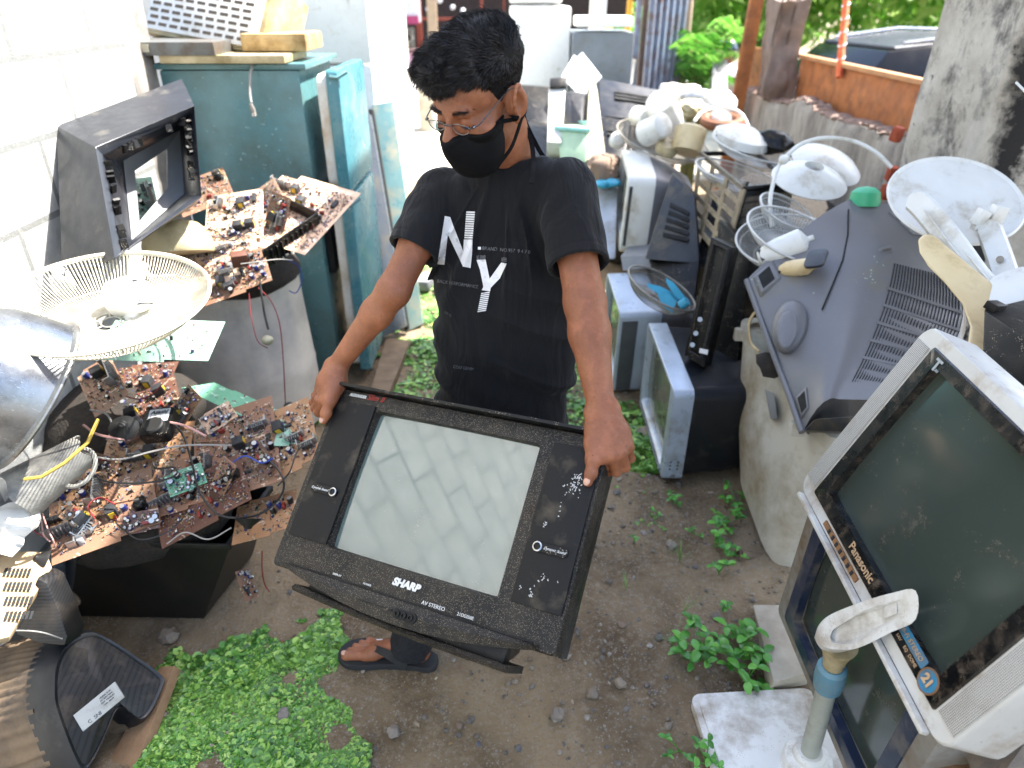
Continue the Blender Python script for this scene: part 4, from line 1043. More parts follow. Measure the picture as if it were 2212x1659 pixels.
board('orange board with a pale border under the others, next to the held television', [(500,1178,2.0),(600,1152,2.0),(625,1060,2.1),(486,1105,2.1)], PB_O, 4, 8, ('film','chips'), dens=.6)
board('orange board behind the top left speaker of the held television', [(585,1040,2.06),(655,1010,2.06),(676,922,2.18),(540,925,2.18)], PB_O, 5, 14, ('jack','chips','hs'))
board('small bright green board standing at the right end of the heap', [(590,963,2.10),(638,963,2.10),(632,893,2.18),(581,898,2.18)], PB_P, 6, 0, (), dens=.1)
board('dark green board half buried behind the brown ones', [(450,940,2.16),(575,925,2.16),(572,898,2.24),(452,905,2.24)], PB_G, 7, 8, ('chips',), dens=.5)
board('long pale green board leaning off the drum with its solder side up', [(392,838,2.25),(523,899,2.18),(556,872,2.26),(340,772,2.45)], PB_G, 8, 0, (), dens=.03)
board('dirty brown board sagging along the lower left edge of the heap', [(112,1222,1.86),(322,1146,1.94),(300,1080,2.05),(75,1105,1.98)], PB_B, 9, 9, ('hsb','fly','hs'), dens=.6)
board('brown board with a ribbed heat sink beside the aluminium basin', [(205,902,2.1),(262,868,2.12),(296,812,2.25),(200,800,2.2)], PB_B, 10, 8, ('hsb','tr'), dens=.7)
board('flat green board sticking out beneath the fan guard', [(196,776,1.98),(381,783,2.0),(410,722,2.12),(150,690,2.1)], PB_P, 11, 2, (), dens=.15)
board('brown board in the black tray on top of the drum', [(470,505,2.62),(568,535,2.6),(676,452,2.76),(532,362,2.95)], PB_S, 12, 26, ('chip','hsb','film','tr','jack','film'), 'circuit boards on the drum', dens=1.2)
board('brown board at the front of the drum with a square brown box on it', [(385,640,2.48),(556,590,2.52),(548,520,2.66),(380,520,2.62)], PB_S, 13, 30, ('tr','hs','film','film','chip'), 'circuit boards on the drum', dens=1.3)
board('board sloping over the front rim of the drum, with many small parts', [(435,664,2.47),(575,615,2.50),(575,560,2.58),(425,590,2.54)], PB_B, 21, 22, ('chip','film','hs'), 'circuit boards on the drum', dens=1.2)
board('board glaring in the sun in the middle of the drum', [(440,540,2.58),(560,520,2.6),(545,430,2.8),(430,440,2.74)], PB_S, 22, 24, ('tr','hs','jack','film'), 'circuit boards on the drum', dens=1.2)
board('orange board filling the gap between the orange and brown boards', [(330,1120,1.99),(440,1090,2.0),(440,1010,2.1),(330,1020,2.1)], PB_B, 23, 16, ('film','hs','film'))
board('brown board under the right end of the long green board', [(430,955,2.14),(600,945,2.14),(600,900,2.24),(430,905,2.26)], PB_B, 24, 16, ('hs','chips'))
board('orange board rising at the left beside the torn hood', [(120,1150,1.93),(215,1120,1.95),(230,1010,2.1),(130,1040,2.05)], PB_O, 25, 14, ('jack','hsb'))
board('bleached board leaning in the opening of the big television shell', [(255,500,2.46),(330,490,2.5),(362,395,2.6),(262,400,2.55)], PB_P, 14, 14, ('hsb','film','tr'), 'circuit boards on the drum', dens=.8)
board('board with coils stacked behind the beige dome on the drum', [(395,470,2.7),(500,430,2.74),(470,395,2.9),(370,410,2.9)], PB_B, 15, 14, ('fly','hs','tr'), 'circuit boards on the drum')
board('small board hanging by its leads beside the black shell', [(508,1235,2.12),(527,1300,2.1),(545,1260,2.14),(530,1205,2.16)], PB_B, 16, 12, ('chips',), dens=.6)
board('dark board under the voltage adaptor at the back of the heap', [(270,960,2.14),(390,905,2.18),(385,860,2.3),(265,870,2.28)], PB_D, 17, 14, ('tr','film','jack'))
board('dark board in the gap under the green boards', [(225,860,2.3),(345,850,2.3),(350,800,2.4),(230,800,2.4)], PB_D, 18, 10, ('jack','tr'), dens=.8)
for k, (lb_, q_, m_) in enumerate([
  ('small broken board fragment beside the yellow rod', (210,1000,1.99,60,-15), PB_B), ('narrow green board scrap between the orange and brown boards', (398,1040,1.98,80,20), PB_G),
  ('board scrap poking up behind the adaptor', (395,890,2.16,70,55), PB_O), ('broken corner of a board at the front edge of the heap', (300,1130,1.93,75,10), PB_D),
  ('small board tipped on edge over the brown boards', (480,1040,1.97,60,65), PB_B), ('dusty board scrap in the lower left of the heap', (165,1120,1.90,70,-35), PB_O),
  ('dark board scrap near the right end of the heap', (560,985,2.03,60,-50), PB_D), ('pale scrap of board below the long green board', (470,905,2.15,70,30), PB_S),
  ('board scrap standing upright in the drum', (600,470,2.64,75,75), PB_B), ('sunlit-toned board scrap at the left of the drum heap', (345,560,2.50,70,-25), PB_S), ('small board lying across the tray', (560,440,2.76,80,35), PB_S)]):
    px_, py_, d_, L_, a_ = q_; ca, sa_ = math.cos(math.radians(a_)), math.sin(math.radians(a_)); h_ = L_*.55
    cs4 = [(px_+x*ca-y*sa_, py_-x*sa_-y*ca) for x, y in ((-L_/2,-h_/2),(L_/2,-h_/2),(L_/2,h_/2),(-L_/2,h_/2))]; dz = (0,.03,.06,.01) if k%2 else (.04,0,-.02,.05)
    board(lb_, [(c[0],c[1],d_+z_) for c, z_ in zip(cs4, dz)], m_, 60+k, 10, ('film','chips','hs')[:1+k%3], 'circuit boards on the drum' if py_ < 600 else 'circuit boards in the heap', dens=1.3)
# box on the front board of the drum
o = MB().box((0,0,.03), (.055,.04,.045)).obj('coil_box', BRNP, bevel=.002); o.matrix_basis = Matrix(T(*P(520,575,2.5), 12, 0, 25).tolist()); tag(o, 'square brown coil box sitting on the board at the front of the drum', 'component')
# tray
M = frame(P(571,560,2.56), P(690,476,2.74), P(420,478,2.68)); M[:3,3] -= M[:3,2]*(.03 if M[2,2] > 0 else -.03); tr_ = thing('chassis_tray', 'black plastic tray holding a board, jutting over the drum towards the teal fridge', 'tray', M)
Lx = np.linalg.norm(P(571,552,2.56)-P(686,468,2.74)); MB().box((Lx/2,0,.03), (Lx,.006,.08)).obj('side_rail', BLK, tr_, bevel=.001)
MB().box((Lx/2,.13,-.006), (Lx,.26,.004)).obj('tray_floor', BLK, tr_); MB().box((Lx,.1,.03), (.006,.2,.08)).obj('end_rail', BLK, tr_, bevel=.001)
mb = MB()
for i in range(9): mb.box((Lx*.12+i*Lx*.09,-.006,.022), (.006,.010,.070))
mb.obj('rib', BLK, tr_)
for k, (lb_, pts_, m_) in enumerate([('thin red lead sprouting from the jack sockets of the heap', [(205,1120,1.9),(190,1095,1.9),(215,1075,1.93),(250,1090,1.92)], 'wire_red'),
   ('thin blue lead across the brown boards near the held television', [(500,1000,1.98),(530,985,1.99),(565,1000,1.98),(590,990,2.0)], 'wire_blue'),
   ('black lead curling off the right end of the heap', [(600,1050,1.97),(625,1020,1.98),(640,980,2.02),(655,960,2.05)], 'wire_black'),
   ('grey lead stretched over the dark board to the shell rim', [(360,1175,1.93),(400,1150,1.94),(450,1165,1.95),(500,1140,1.96)], 'wire_grey'),
   ('black lead drooping from the orange board over the shell', [(250,1130,1.92),(300,1165,1.90),(360,1150,1.92),(395,1120,1.94)], 'wire_black'),
   ('thin black lead winding over the boards on the drum', [(420,520,2.5),(455,495,2.52),(500,520,2.5),(540,500,2.52),(580,520,2.52)], 'wire_black'),
   ('grey ribbon lead crossing the boards on the drum', [(520,570,2.44),(560,565,2.46),(600,560,2.5),(632,562,2.55)], 'wire_grey')]):
    wcol = {'wire_black':'141414','wire_red':'7d1f24','wire_grey':'8c8a86','wire_blue':'1f3f9a'}[m_]
    wire('wire', lb_, [P(*q) for q in pts_], .0022, mat(m_, wcol, .5))
# beige dome and the voltage adaptor
o = MB().lathe([(.118,-.05),(.122,-.04),(.120,-.01),(.108,.03),(.080,.058),(.04,.070),(0,.072)], 32, T(*P(383,520,2.52), -22, -8, 0)).obj('dome_cover', YEL); tag(o, 'beige plastic dome lying among the boards on the drum', 'cover')
AD = frame(P(303,952,2.02), P(368,945,2.02), P(296,870,2.12)); ad = thing('voltage_adaptor', 'black voltage adaptor with a white scale and a round dial', 'adaptor', AD)
MB().prism(rrect(.085,.105,.012,4,.042,.052), -.02, .018).obj('casing', BLK, ad, bevel=.003)
pl = MB().prism([(.012,.052),(.012,.098),(.074,.098),(.074,.052),(.062,.050),(.042,.062),(.022,.050)], .018, .0192).obj('scale_plate', mat('label_white','c6c8cb',.5,dirt='8f8a80',da=.2), ad)
text('Azashi', .019, T(.043,.086,.0195), 'lettering', CHIPM, pl, shear=.2, bold=.0004); text('0   1   2   3', .011, T(.043,.067,.0195), 'lettering', CHIPM, pl)
MB().lathe([(.029,.018),(.029,.030),(.026,.034),(0,.034)], 28, T(.043,.030,0)).obj('dial', RUB, ad)
# ---------------------------------------------------------------- drum, fan guard, basin
DR = T(-1.20, 2.83, 0, -5, -5, 0); dr = thing('metal_drum', 'tall pale grey drum with a bent rim, full of circuit boards', 'drum', DR)
DRM = mat('zinc_sheet', 'b9b4af', .5, .15, col2='9b9692', vs=5, dirt='cdc6bb', da=.5, ds=3, bump=.2)
th = np.linspace(0, 2*math.pi, 72, endpoint=False); rings = []
for k, (z, r) in enumerate([(0,.295),(.02,.300),(.25,.302),(.27,.305),(.29,.302),(.55,.300),(.8,.302),(.81,.308),(.825,.308),(.828,.296),(.81,.292),(.4,.290),(.06,.288)]):
    wv = .012*np.sin(3*th+1)+.006*np.sin(17*th); zz_ = z + (.05*np.sin(th-.4)+.02*np.sin(3*th))*(z > .7); R_ = r + wv*(z/.82)*.8
    rings.append(np.stack([R_*np.cos(th), R_*np.sin(th), zz_],1))
MB().loft(rings).obj('drum_shell', DRM, dr, angle=50)
def fanguard(name, label, M, R_, dep, nr, m, hub=.028, cat='fan guard', group=None, r=.0013, mids=(.55,.9), parent=None, rim=.0045, dish=.55):
    t_ = thing(name, label, cat, M, group) if parent is None else parent
    mb = MB(); prof = lambda u: (hub+(R_-hub)*u, -dep + dep*(max(0,u-dish)/(1-dish))**1.5)
    for i in range(nr):
        a = 2*math.pi*i/nr; ca, sa_ = math.cos(a), math.sin(a); pts = []
        for u in np.linspace(0,1,9):
            R1, z1 = prof(u); pts.append((R1*ca, R1*sa_, z1))
        mb.tube(pts, r, 4, cap=False)
    mb.obj('guard_wire', m, t_, angle=60)
    mb = MB().ring(R_, rim, 64, 6)
    mb.obj('rim', m, t_)
    for u in mids:
        R1, z1 = prof(u); MB().ring(R1, r*1.4, 48, 5, z=z1-r).obj('guard_ring', m, t_)
    mb = MB().ring(hub*1.05, .004, 32, 5, z=-dep); mb.ring(hub*.55, .002, 24, 4, z=-dep)
    for i in range(6):
        a = i*math.pi/3; mb.box((hub*.8*math.cos(a), hub*.8*math.sin(a), -dep), (hub*.5,.004,.002), R=(0,0,math.degrees(a)))
    mb.obj('guard_hub', m, t_)
    return t_
FGW = mat('fan_wire_white', 'cfcab9', .45, col2='bdb7a4', dirt='9a8f78', da=.3)
FGG = mat('fan_wire_grey', '8f8c84', .5, dirt='6b6252', da=.4)
FGm = T(*P(222,644,1.86), 8, 3, 0)
fanguard('fan_guard', 'large cream wire fan guard lying face up like a bowl on the heap', FGm, .268, .075, 160, FGW, .046, mids=(.62,.985), r=.0018, rim=.0055)
def motor(label, M, m, L_=.11, R_=.055, group=None, neck=True):
    t_ = thing('fan_motor', label, 'fan motor', M, group)
    MB().lathe([(.010,-.03),(.012,-.01),(R_*.72,0),(R_,.01),(R_,L_*.55),(R_*.9,L_*.8),(R_*.55,L_),(.0,L_+.006)], 24).obj('motor_housing', m, t_, angle=40)
    mb = MB()
    for i in range(9): mb.box((0,-R_*.6+i*R_*.15,L_*.93), (R_*.9,.002,.012))
    mb.obj('cooling_slot', CHIPM, t_)
    if neck: MB().tube([(0,-R_*.6,L_*.4),(0,-R_*1.5,L_*.4),(0,-R_*2.2,L_*.45)], [.024,.02,.022], 12).obj('neck', m, t_)
    return t_
motor('white fan motor lying inside the large wire guard', T(*(P(240,612,1.93)-np.array([0,0,.05])), 70, 20, 70), WHT)
motor('cream fan neck end standing against the block wall in the large guard', T(*(P(135,610,2.04)-np.array([0,0,.03])), 10, -25, 100), WHT, .09, .03, neck=False)
bo = P(75,850,1.80); ax = np.array([-.55,-.35,.62]); ax /= np.linalg.norm(ax); bx = np.cross(ax,(0,0,1)); bx /= np.linalg.norm(bx); MBS = np.eye(4); MBS[:3,0] = bx; MBS[:3,1] = np.cross(ax,bx); MBS[:3,2] = ax; MBS[:3,3] = bo
ALU = mat('scratched_aluminium', '8f9296', .3, .9, col2='6f7276', vs=4, dirt='5a5c5e', da=.3, bump=.15, scr='e0e0e0')
bs = thing('metal_basin', 'dented aluminium basin tipped on its side against the heap with a scratched shell', 'basin', MBS)
MB().lathe([(.200,.004),(.204,0),(.206,.006),(.196,.012),(.190,.06),(.178,.13),(.160,.17),(.13,.19),(0,.195)], 64).obj('basin_shell', ALU, bs, angle=30)
MB().ring(.203, .006, 64, 8, z=.002).obj('rolled_rim', MET, bs)
MB().tube([xf(np.linalg.inv(MBS), [P(*q)])[0] for q in ((212,905,1.78),(190,955,1.76),(140,1000,1.74),(90,1030,1.72),(52,1035,1.72))], .0045, 8).obj('bail_handle', mat('yellow_rod','c9a94a',.5), bs)
# mangled grey hood beside the boards
HD = mat('scorched_grey_plastic','5a5b5c',.55,col2='3d3e40',dirt='9a9890',da=.5)
M = frame(P(45,1070,1.84), P(185,990,1.90), P(60,990,1.9)); hd_ = thing('broken_hood', 'torn dark plastic fan hood below the basin', 'broken part', M)
rg = []
for i in range(12):
    u = i/11; rr_ = .075-.03*u; a = np.linspace(-.3, 3.6, 20); rg.append(np.stack([np.full(20, .19*u)+.006*np.sin(a*5), rr_*np.cos(a), rr_*np.sin(a)+.03*u],1))
MB().loft(rg, False, False).obj('hood_shell', HD, hd_, solid=.003)
MB().ring(.052, .006, 30, 6, frame(P(168,1010,1.86), P(190,1000,1.86), P(165,975,1.88))).obj('ring', HD, hd_, world=True)
# ---------------------------------------------------------------- the black shell used as a bin
q = [P(440,1336,2.26), Z(190,1290,.0), Z(150,1150,.0), Z(600,1180,.0)]
bot = [Z(440,1336,.01), Z(150,1330,.01), Z(120,1180,.01), Z(545,1200,.01)]
top = [P(492,1176,2.09), P(165,1165,1.98), P(150,1060,2.2), P(585,1050,2.35)]
VSH = ventmat('vented_black_shell', '0d0e0f', 'X', 55, .78, '251f19', .3)
sh = thing('television_shell', 'black vented television shell on the ground, used as a bin for circuit boards', 'television shell', T(*np.mean(bot,0)))
mb = MB(); ctr = np.mean(top,0)
inn = [t_+(ctr-t_)*.035 for t_ in top]; inb = [b_+(np.mean(bot,0)-b_)*.05+np.array([0,0,.01]) for b_ in bot]
lip = [t_+(t_-ctr)*.02 for t_ in top]; lipd = [l-np.array([0,0,.02]) for l in lip]; tpd = [t_-np.array([0,0,.02]) for t_ in top]
mb.loft([bot, tpd, lipd, lip, inn, inb]); mb.obj('shell_body', VSH, sh, bevel=.006, world=True, angle=40)
tag(MB().ring(.004,.002,6,4).obj('screw_post', BLK, sh), None) if False else None
mb = MB()   # loose fill under the boards so the heap has a body
v, f = blob(2, 5, .55, .12); o = MB().add(v, f, T(*P(330,1080,2.25), 0, 0, 0, .27)).obj('scrap_heap', mat('dark_scrap','17140f',.9,col2='2a221b',vs=30,bump=.8,bs=60), angle=50)
tag(o, 'dark tangle of scrap under the circuit boards in the black shell', 'scrap heap')
v, f = blob(2, 9, .5, .12); o = MB().add(v, f, T(*(P(250,850,2.35)-np.array([0,0,.10])), 0, 0, 0, .26)).obj('scrap_heap', MATS['dark_scrap'], angle=50)
tag(o, 'dark tangle of scrap under the green boards and the fan guard', 'scrap heap')
v, f = blob(2, 11, .35, .12); o = MB().add(v, f, T(-1.2,2.83,.76,0,0,0,.275)).obj('scrap_heap', MATS['dark_scrap'], angle=50); tag(o, 'dark scrap filling the drum', 'scrap heap')
# wires
WB = mat('wire_black','141414',.5); WR_ = mat('wire_red','7d1f24',.45); WG = mat('wire_grey','8c8a86',.5); WP = mat('wire_pink','c99a92',.5); WBL = mat('wire_blue','1f3f9a',.45)
wire('cable','black cable looping from the adaptor over the brown boards',[P(365,905,2.06),P(395,940,2.02),P(415,1000,1.99),P(430,1060,1.97),P(470,1110,1.95),P(530,1118,1.95),P(580,1100,1.96),P(612,1060,1.98),P(605,1020,2.0),P(570,985,2.03)],.0032,WB)
wire('cable','thin grey cable lying across the orange board up to the brown board',[P(150,960,1.98),P(200,985,1.96),P(260,992,1.96),P(330,975,1.97),P(400,962,1.99),P(500,962,2.02)],.0028,WG)
wire('cable','dark cable curled in a loop on the orange board',[P(195,1020,1.95),P(230,1040,1.93),P(300,1044,1.93),P(360,1035,1.94),P(382,1022,1.95),P(375,1010,1.96),P(340,1012,1.97),P(330,1000,1.98)],.0030,WB)
wire('cable','pink cable between the basin and the boards',[P(180,918,2.0),P(210,938,1.98),P(260,948,1.98),P(280,950,2.0)],.0035,WP)
wire('cable','grey looped cable beside the adaptor',[P(195,885,2.06),P(230,895,2.02),P(243,925,2.0),P(230,950,2.0)],.0028,WG)
wire('cable','pinkish cable leading from the adaptor to the brown board',[P(365,912,2.04),P(400,920,2.02),P(445,942,2.02)],.0034,WP)
wire('wire','red wire over the dark gap behind the adaptor',[P(245,820,2.24),P(262,850,2.2),P(300,862,2.18),P(330,850,2.18),P(352,828,2.2)],.0022,WR_)
for k, (a, b) in enumerate(((68,1090),(80,1100),(92,1110))):
    wire('wire',('thin red wire in the lower left of the heap','pink wire bundle in the lower left of the heap','pale red wire bent over the lower left board')[k],[P(a,b,1.93),P(a+10,b+30,1.9),P(a+6+k*8,b+55,1.89),P(a+28,b+70,1.9)],.0024,WR_ if k==0 else WP)
wire('wire','long dark red wire hanging down the side of the drum',[P(558,622,2.56),P(585,650,2.55),P(604,700,2.56),P(612,780,2.6),P(615,840,2.64),P(617,878,2.66)],.0022,WR_)
wire('wire','short red wire looping down the front of the drum',[P(538,632,2.5),P(542,680,2.5),P(556,735,2.5),P(578,752,2.5)],.0020,WR_)
wire('wire','black flat lead hanging over the drum rim',[P(562,610,2.5),P(566,640,2.5),P(572,680,2.5),P(580,712,2.5)],.0042,WB)
wire('wire','blue wire loop at the right of the drum rim',[P(618,560,2.72),P(645,575,2.74),P(652,605,2.74),P(640,632,2.74),P(624,628,2.74)],.0022,WBL)
v, f = blob(2, 3, .8, .1); tag(MB().add(v, f, T(*P(578,735,2.5), 0, 0, 0, .022)).obj('connector', mat('old_glue','a9a58c',.5)), 'small pale connector hanging on wires against the drum', 'connector')
def suction(px, py, d, R_, label, rot=(30,20,0)):
    tag(MB().lathe([(R_,0),(R_*.8,R_*.25),(R_*.4,R_*.55),(R_*.25,R_*.8),(0,R_*.85)], 24, T(*P(px,py,d), *rot)).obj('anode_cap', RUB), label, 'anode cap', 'rubber anode caps')
suction(625,880,2.64,.022,'black rubber cap on the end of the long red wire by the drum',(60,60,0)); suction(268,925,2.0,.040,'grey rubber cap left of the adaptor'); suction(537,1120,1.96,.036,'black rubber cap between the boards and the held television',(140,0,0))
suction(95,1210,1.85,.030,'dull rubber cap at the lower left end of the heap',(20,-40,0))
wire('wire','red wire dangling to a small wheel on the ground',[P(566,1190,2.12),P(566,1230,2.14),P(572,1262,2.2),P(582,1278,2.22)],.0020,WR_)
wp = T(*Z(585,1284,.03), 65, 10, 20); pw = thing('small_wheel', 'small spoked plastic wheel lying on the soil at the end of a red wire', 'wheel', wp)
MB().ring(.024,.003,28,6).obj('tyre', mat('brown_plastic','8d7a62',.6), pw); mb = MB()
for a in (90,210,330): mb.tube([(0,0,0),(.023*math.cos(math.radians(a)),.023*math.sin(math.radians(a)),0)], .002, 5)
mb.obj('spoke', MATS['brown_plastic'], pw)
pts = [P(130+14*math.sin(k*1.9)+k*2, 1265+16*math.cos(k*1.7)+k*2.2, 1.98+.03*math.sin(k)) for k in range(16)]
wire('rope', 'knotted dusty rope hanging beside the black shell', pts, .0045, mat('dirty_rope','5b5044',.9,bump=.6), 'rope', n=7)
# ---------------------------------------------------------------- leaning television casing against the wall
cs = thing('television_casing', 'large black television casing leaning on the block wall with its hollow back open', 'television casing', T(*P(280,560,2.3)))
O_ = [P(122,272,2.30),P(393,170,2.62),P(425,440,2.55),P(135,600,2.15)]; I_ = [P(206,318,2.12),P(420,228,2.42),P(436,425,2.40),P(248,560,2.02)]
J_ = [P(222,336,2.14),P(410,248,2.44),P(424,420,2.42),P(262,545,2.05)]; K_ = [P(265,348,2.40),P(388,282,2.62),P(398,420,2.56),P(284,520,2.3)]; L2 = [P(290,370,2.42),P(360,322,2.58),P(362,408,2.55),P(300,480,2.36)]
SHL = mat('glossy_dark_casing','23262d',.38,0,col2='1b1e24',dirt='5b5850',da=.12)
MB().loft([O_, I_, J_, K_, L2], False).obj('casing_shell', SHL, cs, bevel=.012, world=True, seg=3, angle=30)
MB().loft([K_, L2], False).obj('inner_frame', mat('pale_inner_plastic','7d7f82',.4), cs, world=True, solid=.004)
r_ = np.random.default_rng(8); mb = MB()
for i in range(40):
    u = r_.random(); s_ = r_.integers(0,3); a, b = [(J_[0],J_[1]),(J_[1],J_[2]),(J_[0],J_[3])][s_]; p = a*(1-u)+b*u + (np.mean(J_,0)-a*(1-u)-b*u)*.08; mb.box(p, (.02,.008,.025), R=(r_.uniform(-40,40),0,r_.uniform(0,90)))
tag(mb.obj('clip', BLK, cs, world=True), kind='stuff')
# ---------------------------------------------------------------- fridge with its doors
TEAL = mat('teal_enamel', '5a8083', .32, col2='4a7276', vs=2, dirt='4e5f58', da=.35, ds=3, scr='a9c5c4')
TEALD = mat('bright_teal_enamel', '457b86', .3, col2='3c7079', vs=3, dirt='6d8f90', da=.3, ds=5, scr='c0dbe0'); LIN_ = mat('fridge_liner','d6d4cb',.35,dirt='a98f6c',da=.25,ds=5)
FX0, FX1, FY0, FY1, FZ = -1.50, -.905, 3.22, 3.80, 1.50
fr = thing('teal_fridge', 'tall teal fridge with rust marks standing behind the drum, its door ajar', 'fridge', T((FX0+FX1)/2,(FY0+FY1)/2,0))
MB().box(((FX0+FX1)/2,(FY0+FY1)/2,FZ/2), (FX1-FX0,FY1-FY0,FZ)).obj('cabinet', TEAL, fr, bevel=.012, world=True)
MB().box(((FX0+FX1)/2+.01,(FY0+FY1)/2,FZ+.014), (FX1-FX0+.05,FY1-FY0+.03,.024)).obj('top_panel', TEAL, fr, bevel=.006, world=True)
for z0, z1 in ((.99,1.49),(.06,.95)):
    M = frame((FX1+.016, (FY0+FY1)/2, (z0+z1)/2), (FX1+.016, FY1+1, (z0+z1)/2), (FX1+.016, (FY0+FY1)/2, z1+1))
    mb = MB(); frontplate(FY1-FY0-.01, z1-z0, FY1-FY0-.12, z1-z0-.10, .03, .04, 0, .03, mb=mb)
    o = mb.obj('door_gasket', LIN_, fr); o.data.transform(Matrix((M @ np.array([[1,0,0,0],[0,0,1,0],[0,-1,0,0],[0,0,0,1]])@np.array([[1,0,0,0],[0,0,1,0],[0,1,0,0],[0,0,0,1]])).tolist())) if False else None
    if True: bpy.data.objects.remove(o)
    MB().prism(rrect(FY1-FY0-.03, z1-z0-.02, .05, 5), 0, .045, frame((FX1+.062,(FY0+FY1)/2,(z0+z1)/2), (FX1+.062,99,(z0+z1)/2), (FX1+.062,(FY0+FY1)/2,99))).obj('door_liner', LIN_, fr, bevel=.008, world=True)
    dx0 = FX1+.108
    MB().prism(rrect(FY1-FY0, z1-z0+.02, .02, 4), 0, .055, frame((dx0,(FY0+FY1)/2,(z0+z1)/2), (dx0,99,(z0+z1)/2), (dx0,(FY0+FY1)/2,99))).obj('door', TEALD, fr, bevel=.010, world=True)
    MB().tube([(dx0+.02, FY0-.004, z1+.004-.02), (dx0+.05, FY0-.006, z1-.02), (dx0+.085, FY0+.03, z1-.0)], .010, 6).obj('door_trim', TEAL, fr, world=True)
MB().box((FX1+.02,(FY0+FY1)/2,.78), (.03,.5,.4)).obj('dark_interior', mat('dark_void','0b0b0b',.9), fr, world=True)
cord = wire('power_cord','grey power cord with a two pin plug hanging down the teal fridge',[P(525,125,3.0),P(545,135,2.92),P(541,160,2.9),P(540,200,2.9),P(543,222,2.9)],.006,WG,'power cord')
M = T(*P(545,235,2.90)); MB().tube(xf(M,[(-.004,0,.02),(0,0,0),(.006,0,-.028)]), [.008,.012,.009], 8).cyl(P(545,243,2.9),P(546,252,2.9),.003).cyl(P(549,243,2.9),P(551,252,2.9),.003).obj('plug', mat('plug_grey','7a7770',.5), cord, world=False)
# air conditioner and boxes on the fridge
AC = frame(P(308,62,3.12), P(445,88,3.05), P(300,0,3.12)); ac = thing('air_conditioner', 'yellowed window air conditioner with a slotted grille on top of the teal fridge', 'air conditioner', AC)
MB().box((.30,.16,-.15), (.60,.34,.28)).obj('cabinet', YEL, ac, bevel=.01); MB().box((.30,.16,.0), (.56,.31,.02)).obj('face', WHT, ac, bevel=.004)
for ix in range(9):
    mb = MB()
    for iy in range(9):
        mb.box((.05+ix*.058+(iy%2)*.008, .03+iy*.03, .0105), (.040,.013,.004))
    mb.obj('grille_slot', mat('slot_brown','4d443a',.8), ac)
bx = thing('steel_chassis', 'grey steel chassis with a label under the air conditioner', 'chassis', T(-1.35,3.25,1.56)); MB().box((-1.42,3.35,1.585), (.40,.4,.05)).obj('pan', mat('grey_steel','6f7372',.5,.4,dirt='5b4b3b',da=.4), bx, bevel=.003, world=True)
MB().box((-1.52,3.147,1.588), (.07,.003,.03)).obj('rating_label', mat('paper_label','b9b39b',.7), bx, world=True)
o = MB().box((-1.20,3.34,1.545), (.52,.36,.032)).obj('flat_box', YEL, bevel=.006); tag(o, 'flat cream electronic box lying on the teal fridge', 'box')
o = MB().box((-1.02,3.45,1.60), (.28,.3,.07)).obj('foam_block', mat('old_foam','c2a676',.9,dirt='7a6038',da=.5,bump=.6), bevel=.01); tag(o, 'stained foam block at the right on top of the teal fridge', 'foam block')
# appliances and loose doors behind the fridge
WF = mat('white_enamel','f0f0ec',.3,col2='e4e4e0',dirt='b6ac98',da=.05)
def fridge(label, x0, x1, y0, y1, z1, m, split=.65, name='white_fridge', cat='fridge', group=None, z0=0, face=-1):
    t_ = thing(name, label, cat, T((x0+x1)/2,(y0+y1)/2,z0), group)
    MB().box(((x0+x1)/2,(y0+y1)/2+.03,(z0+z1)/2), (x1-x0,y1-y0-.06,z1-z0)).obj('cabinet', m, t_, bevel=.015, world=True)
    zs = z0+(z1-z0)*split
    for a, b in ((z0+.05,zs-.006),(zs+.006,z1)):
        if b-a < .05: continue
        d_ = MB().box(((x0+x1)/2,y0+.02,(a+b)/2), (x1-x0,.05,b-a)).obj('door', m, t_, bevel=.014, world=True)
        MB().box((x0+.05,y0-.012,(a+b)/2), (.02,.02,min(.2,(b-a)*.4))).obj('handle', MET, d_, bevel=.004, world=False)
    return t_
fridge('glaring white fridge standing in the sun behind the teal one', -1.62, -.80, 4.35, 5.0, 2.2, WF)
def slab(label, q, th, m, name='door_panel', cat='door panel', group=None, bev=.008):
    t_ = P(*q[0]) if len(q[0]) == 3 else q[0]; pts = [P(*k) for k in q]; n_ = np.cross(pts[1]-pts[0], pts[3]-pts[0]); n_ /= np.linalg.norm(n_); n_ = n_ if n_[1] > 0 else -n_
    o = MB().hexa(pts+[p+n_*th for p in pts]).obj(name, m, bevel=bev); return tag(o, label, cat, group)
GP = 'loose fridge doors leaning behind the teal fridge'
slab('pale teal loose fridge door with torn tape at its top, rightmost of the leaning doors', [(803,226,4.05),(848,218,4.05),(914,700,4.25),(880,716,4.2)], .05, mat('pale_teal_enamel','66898a',.35,dirt='8d8a78',da=.4), group=GP)
slab('grey loose fridge door between the teal fridge and the pale teal door', [(768,250,3.85),(800,245,3.85),(878,705,4.1),(800,740,4.0)], .05, mat('grey_enamel','5a6068',.35,dirt='696458',da=.3), group=GP)
slab('narrow black strip standing for the shaded gap beside the grey loose door', [(795,235,3.95),(806,235,3.95),(884,712,4.15),(874,716,4.15)], .04, mat('gap_shade','1a1a1a',.7), group=GP)  # black strip paints the shade in the gap between the doors
slab('rough wooden plank lying on the creeping plants behind the man', [Z and (835,728,4.10),(886,736,4.05),(838,852,3.40),(798,850,3.42)], -.05, m_tim, 'wooden_plank', 'plank', bev=.003)
o = MB().prism(rrect(.10,.2,.03,4), 0, .07, T(*Z(920,618,.02), 0, 0, -10)).obj('plastic_box', GRYP, bevel=.015); tag(o, 'small grey plastic box on the creeping plants left of the man', 'box')
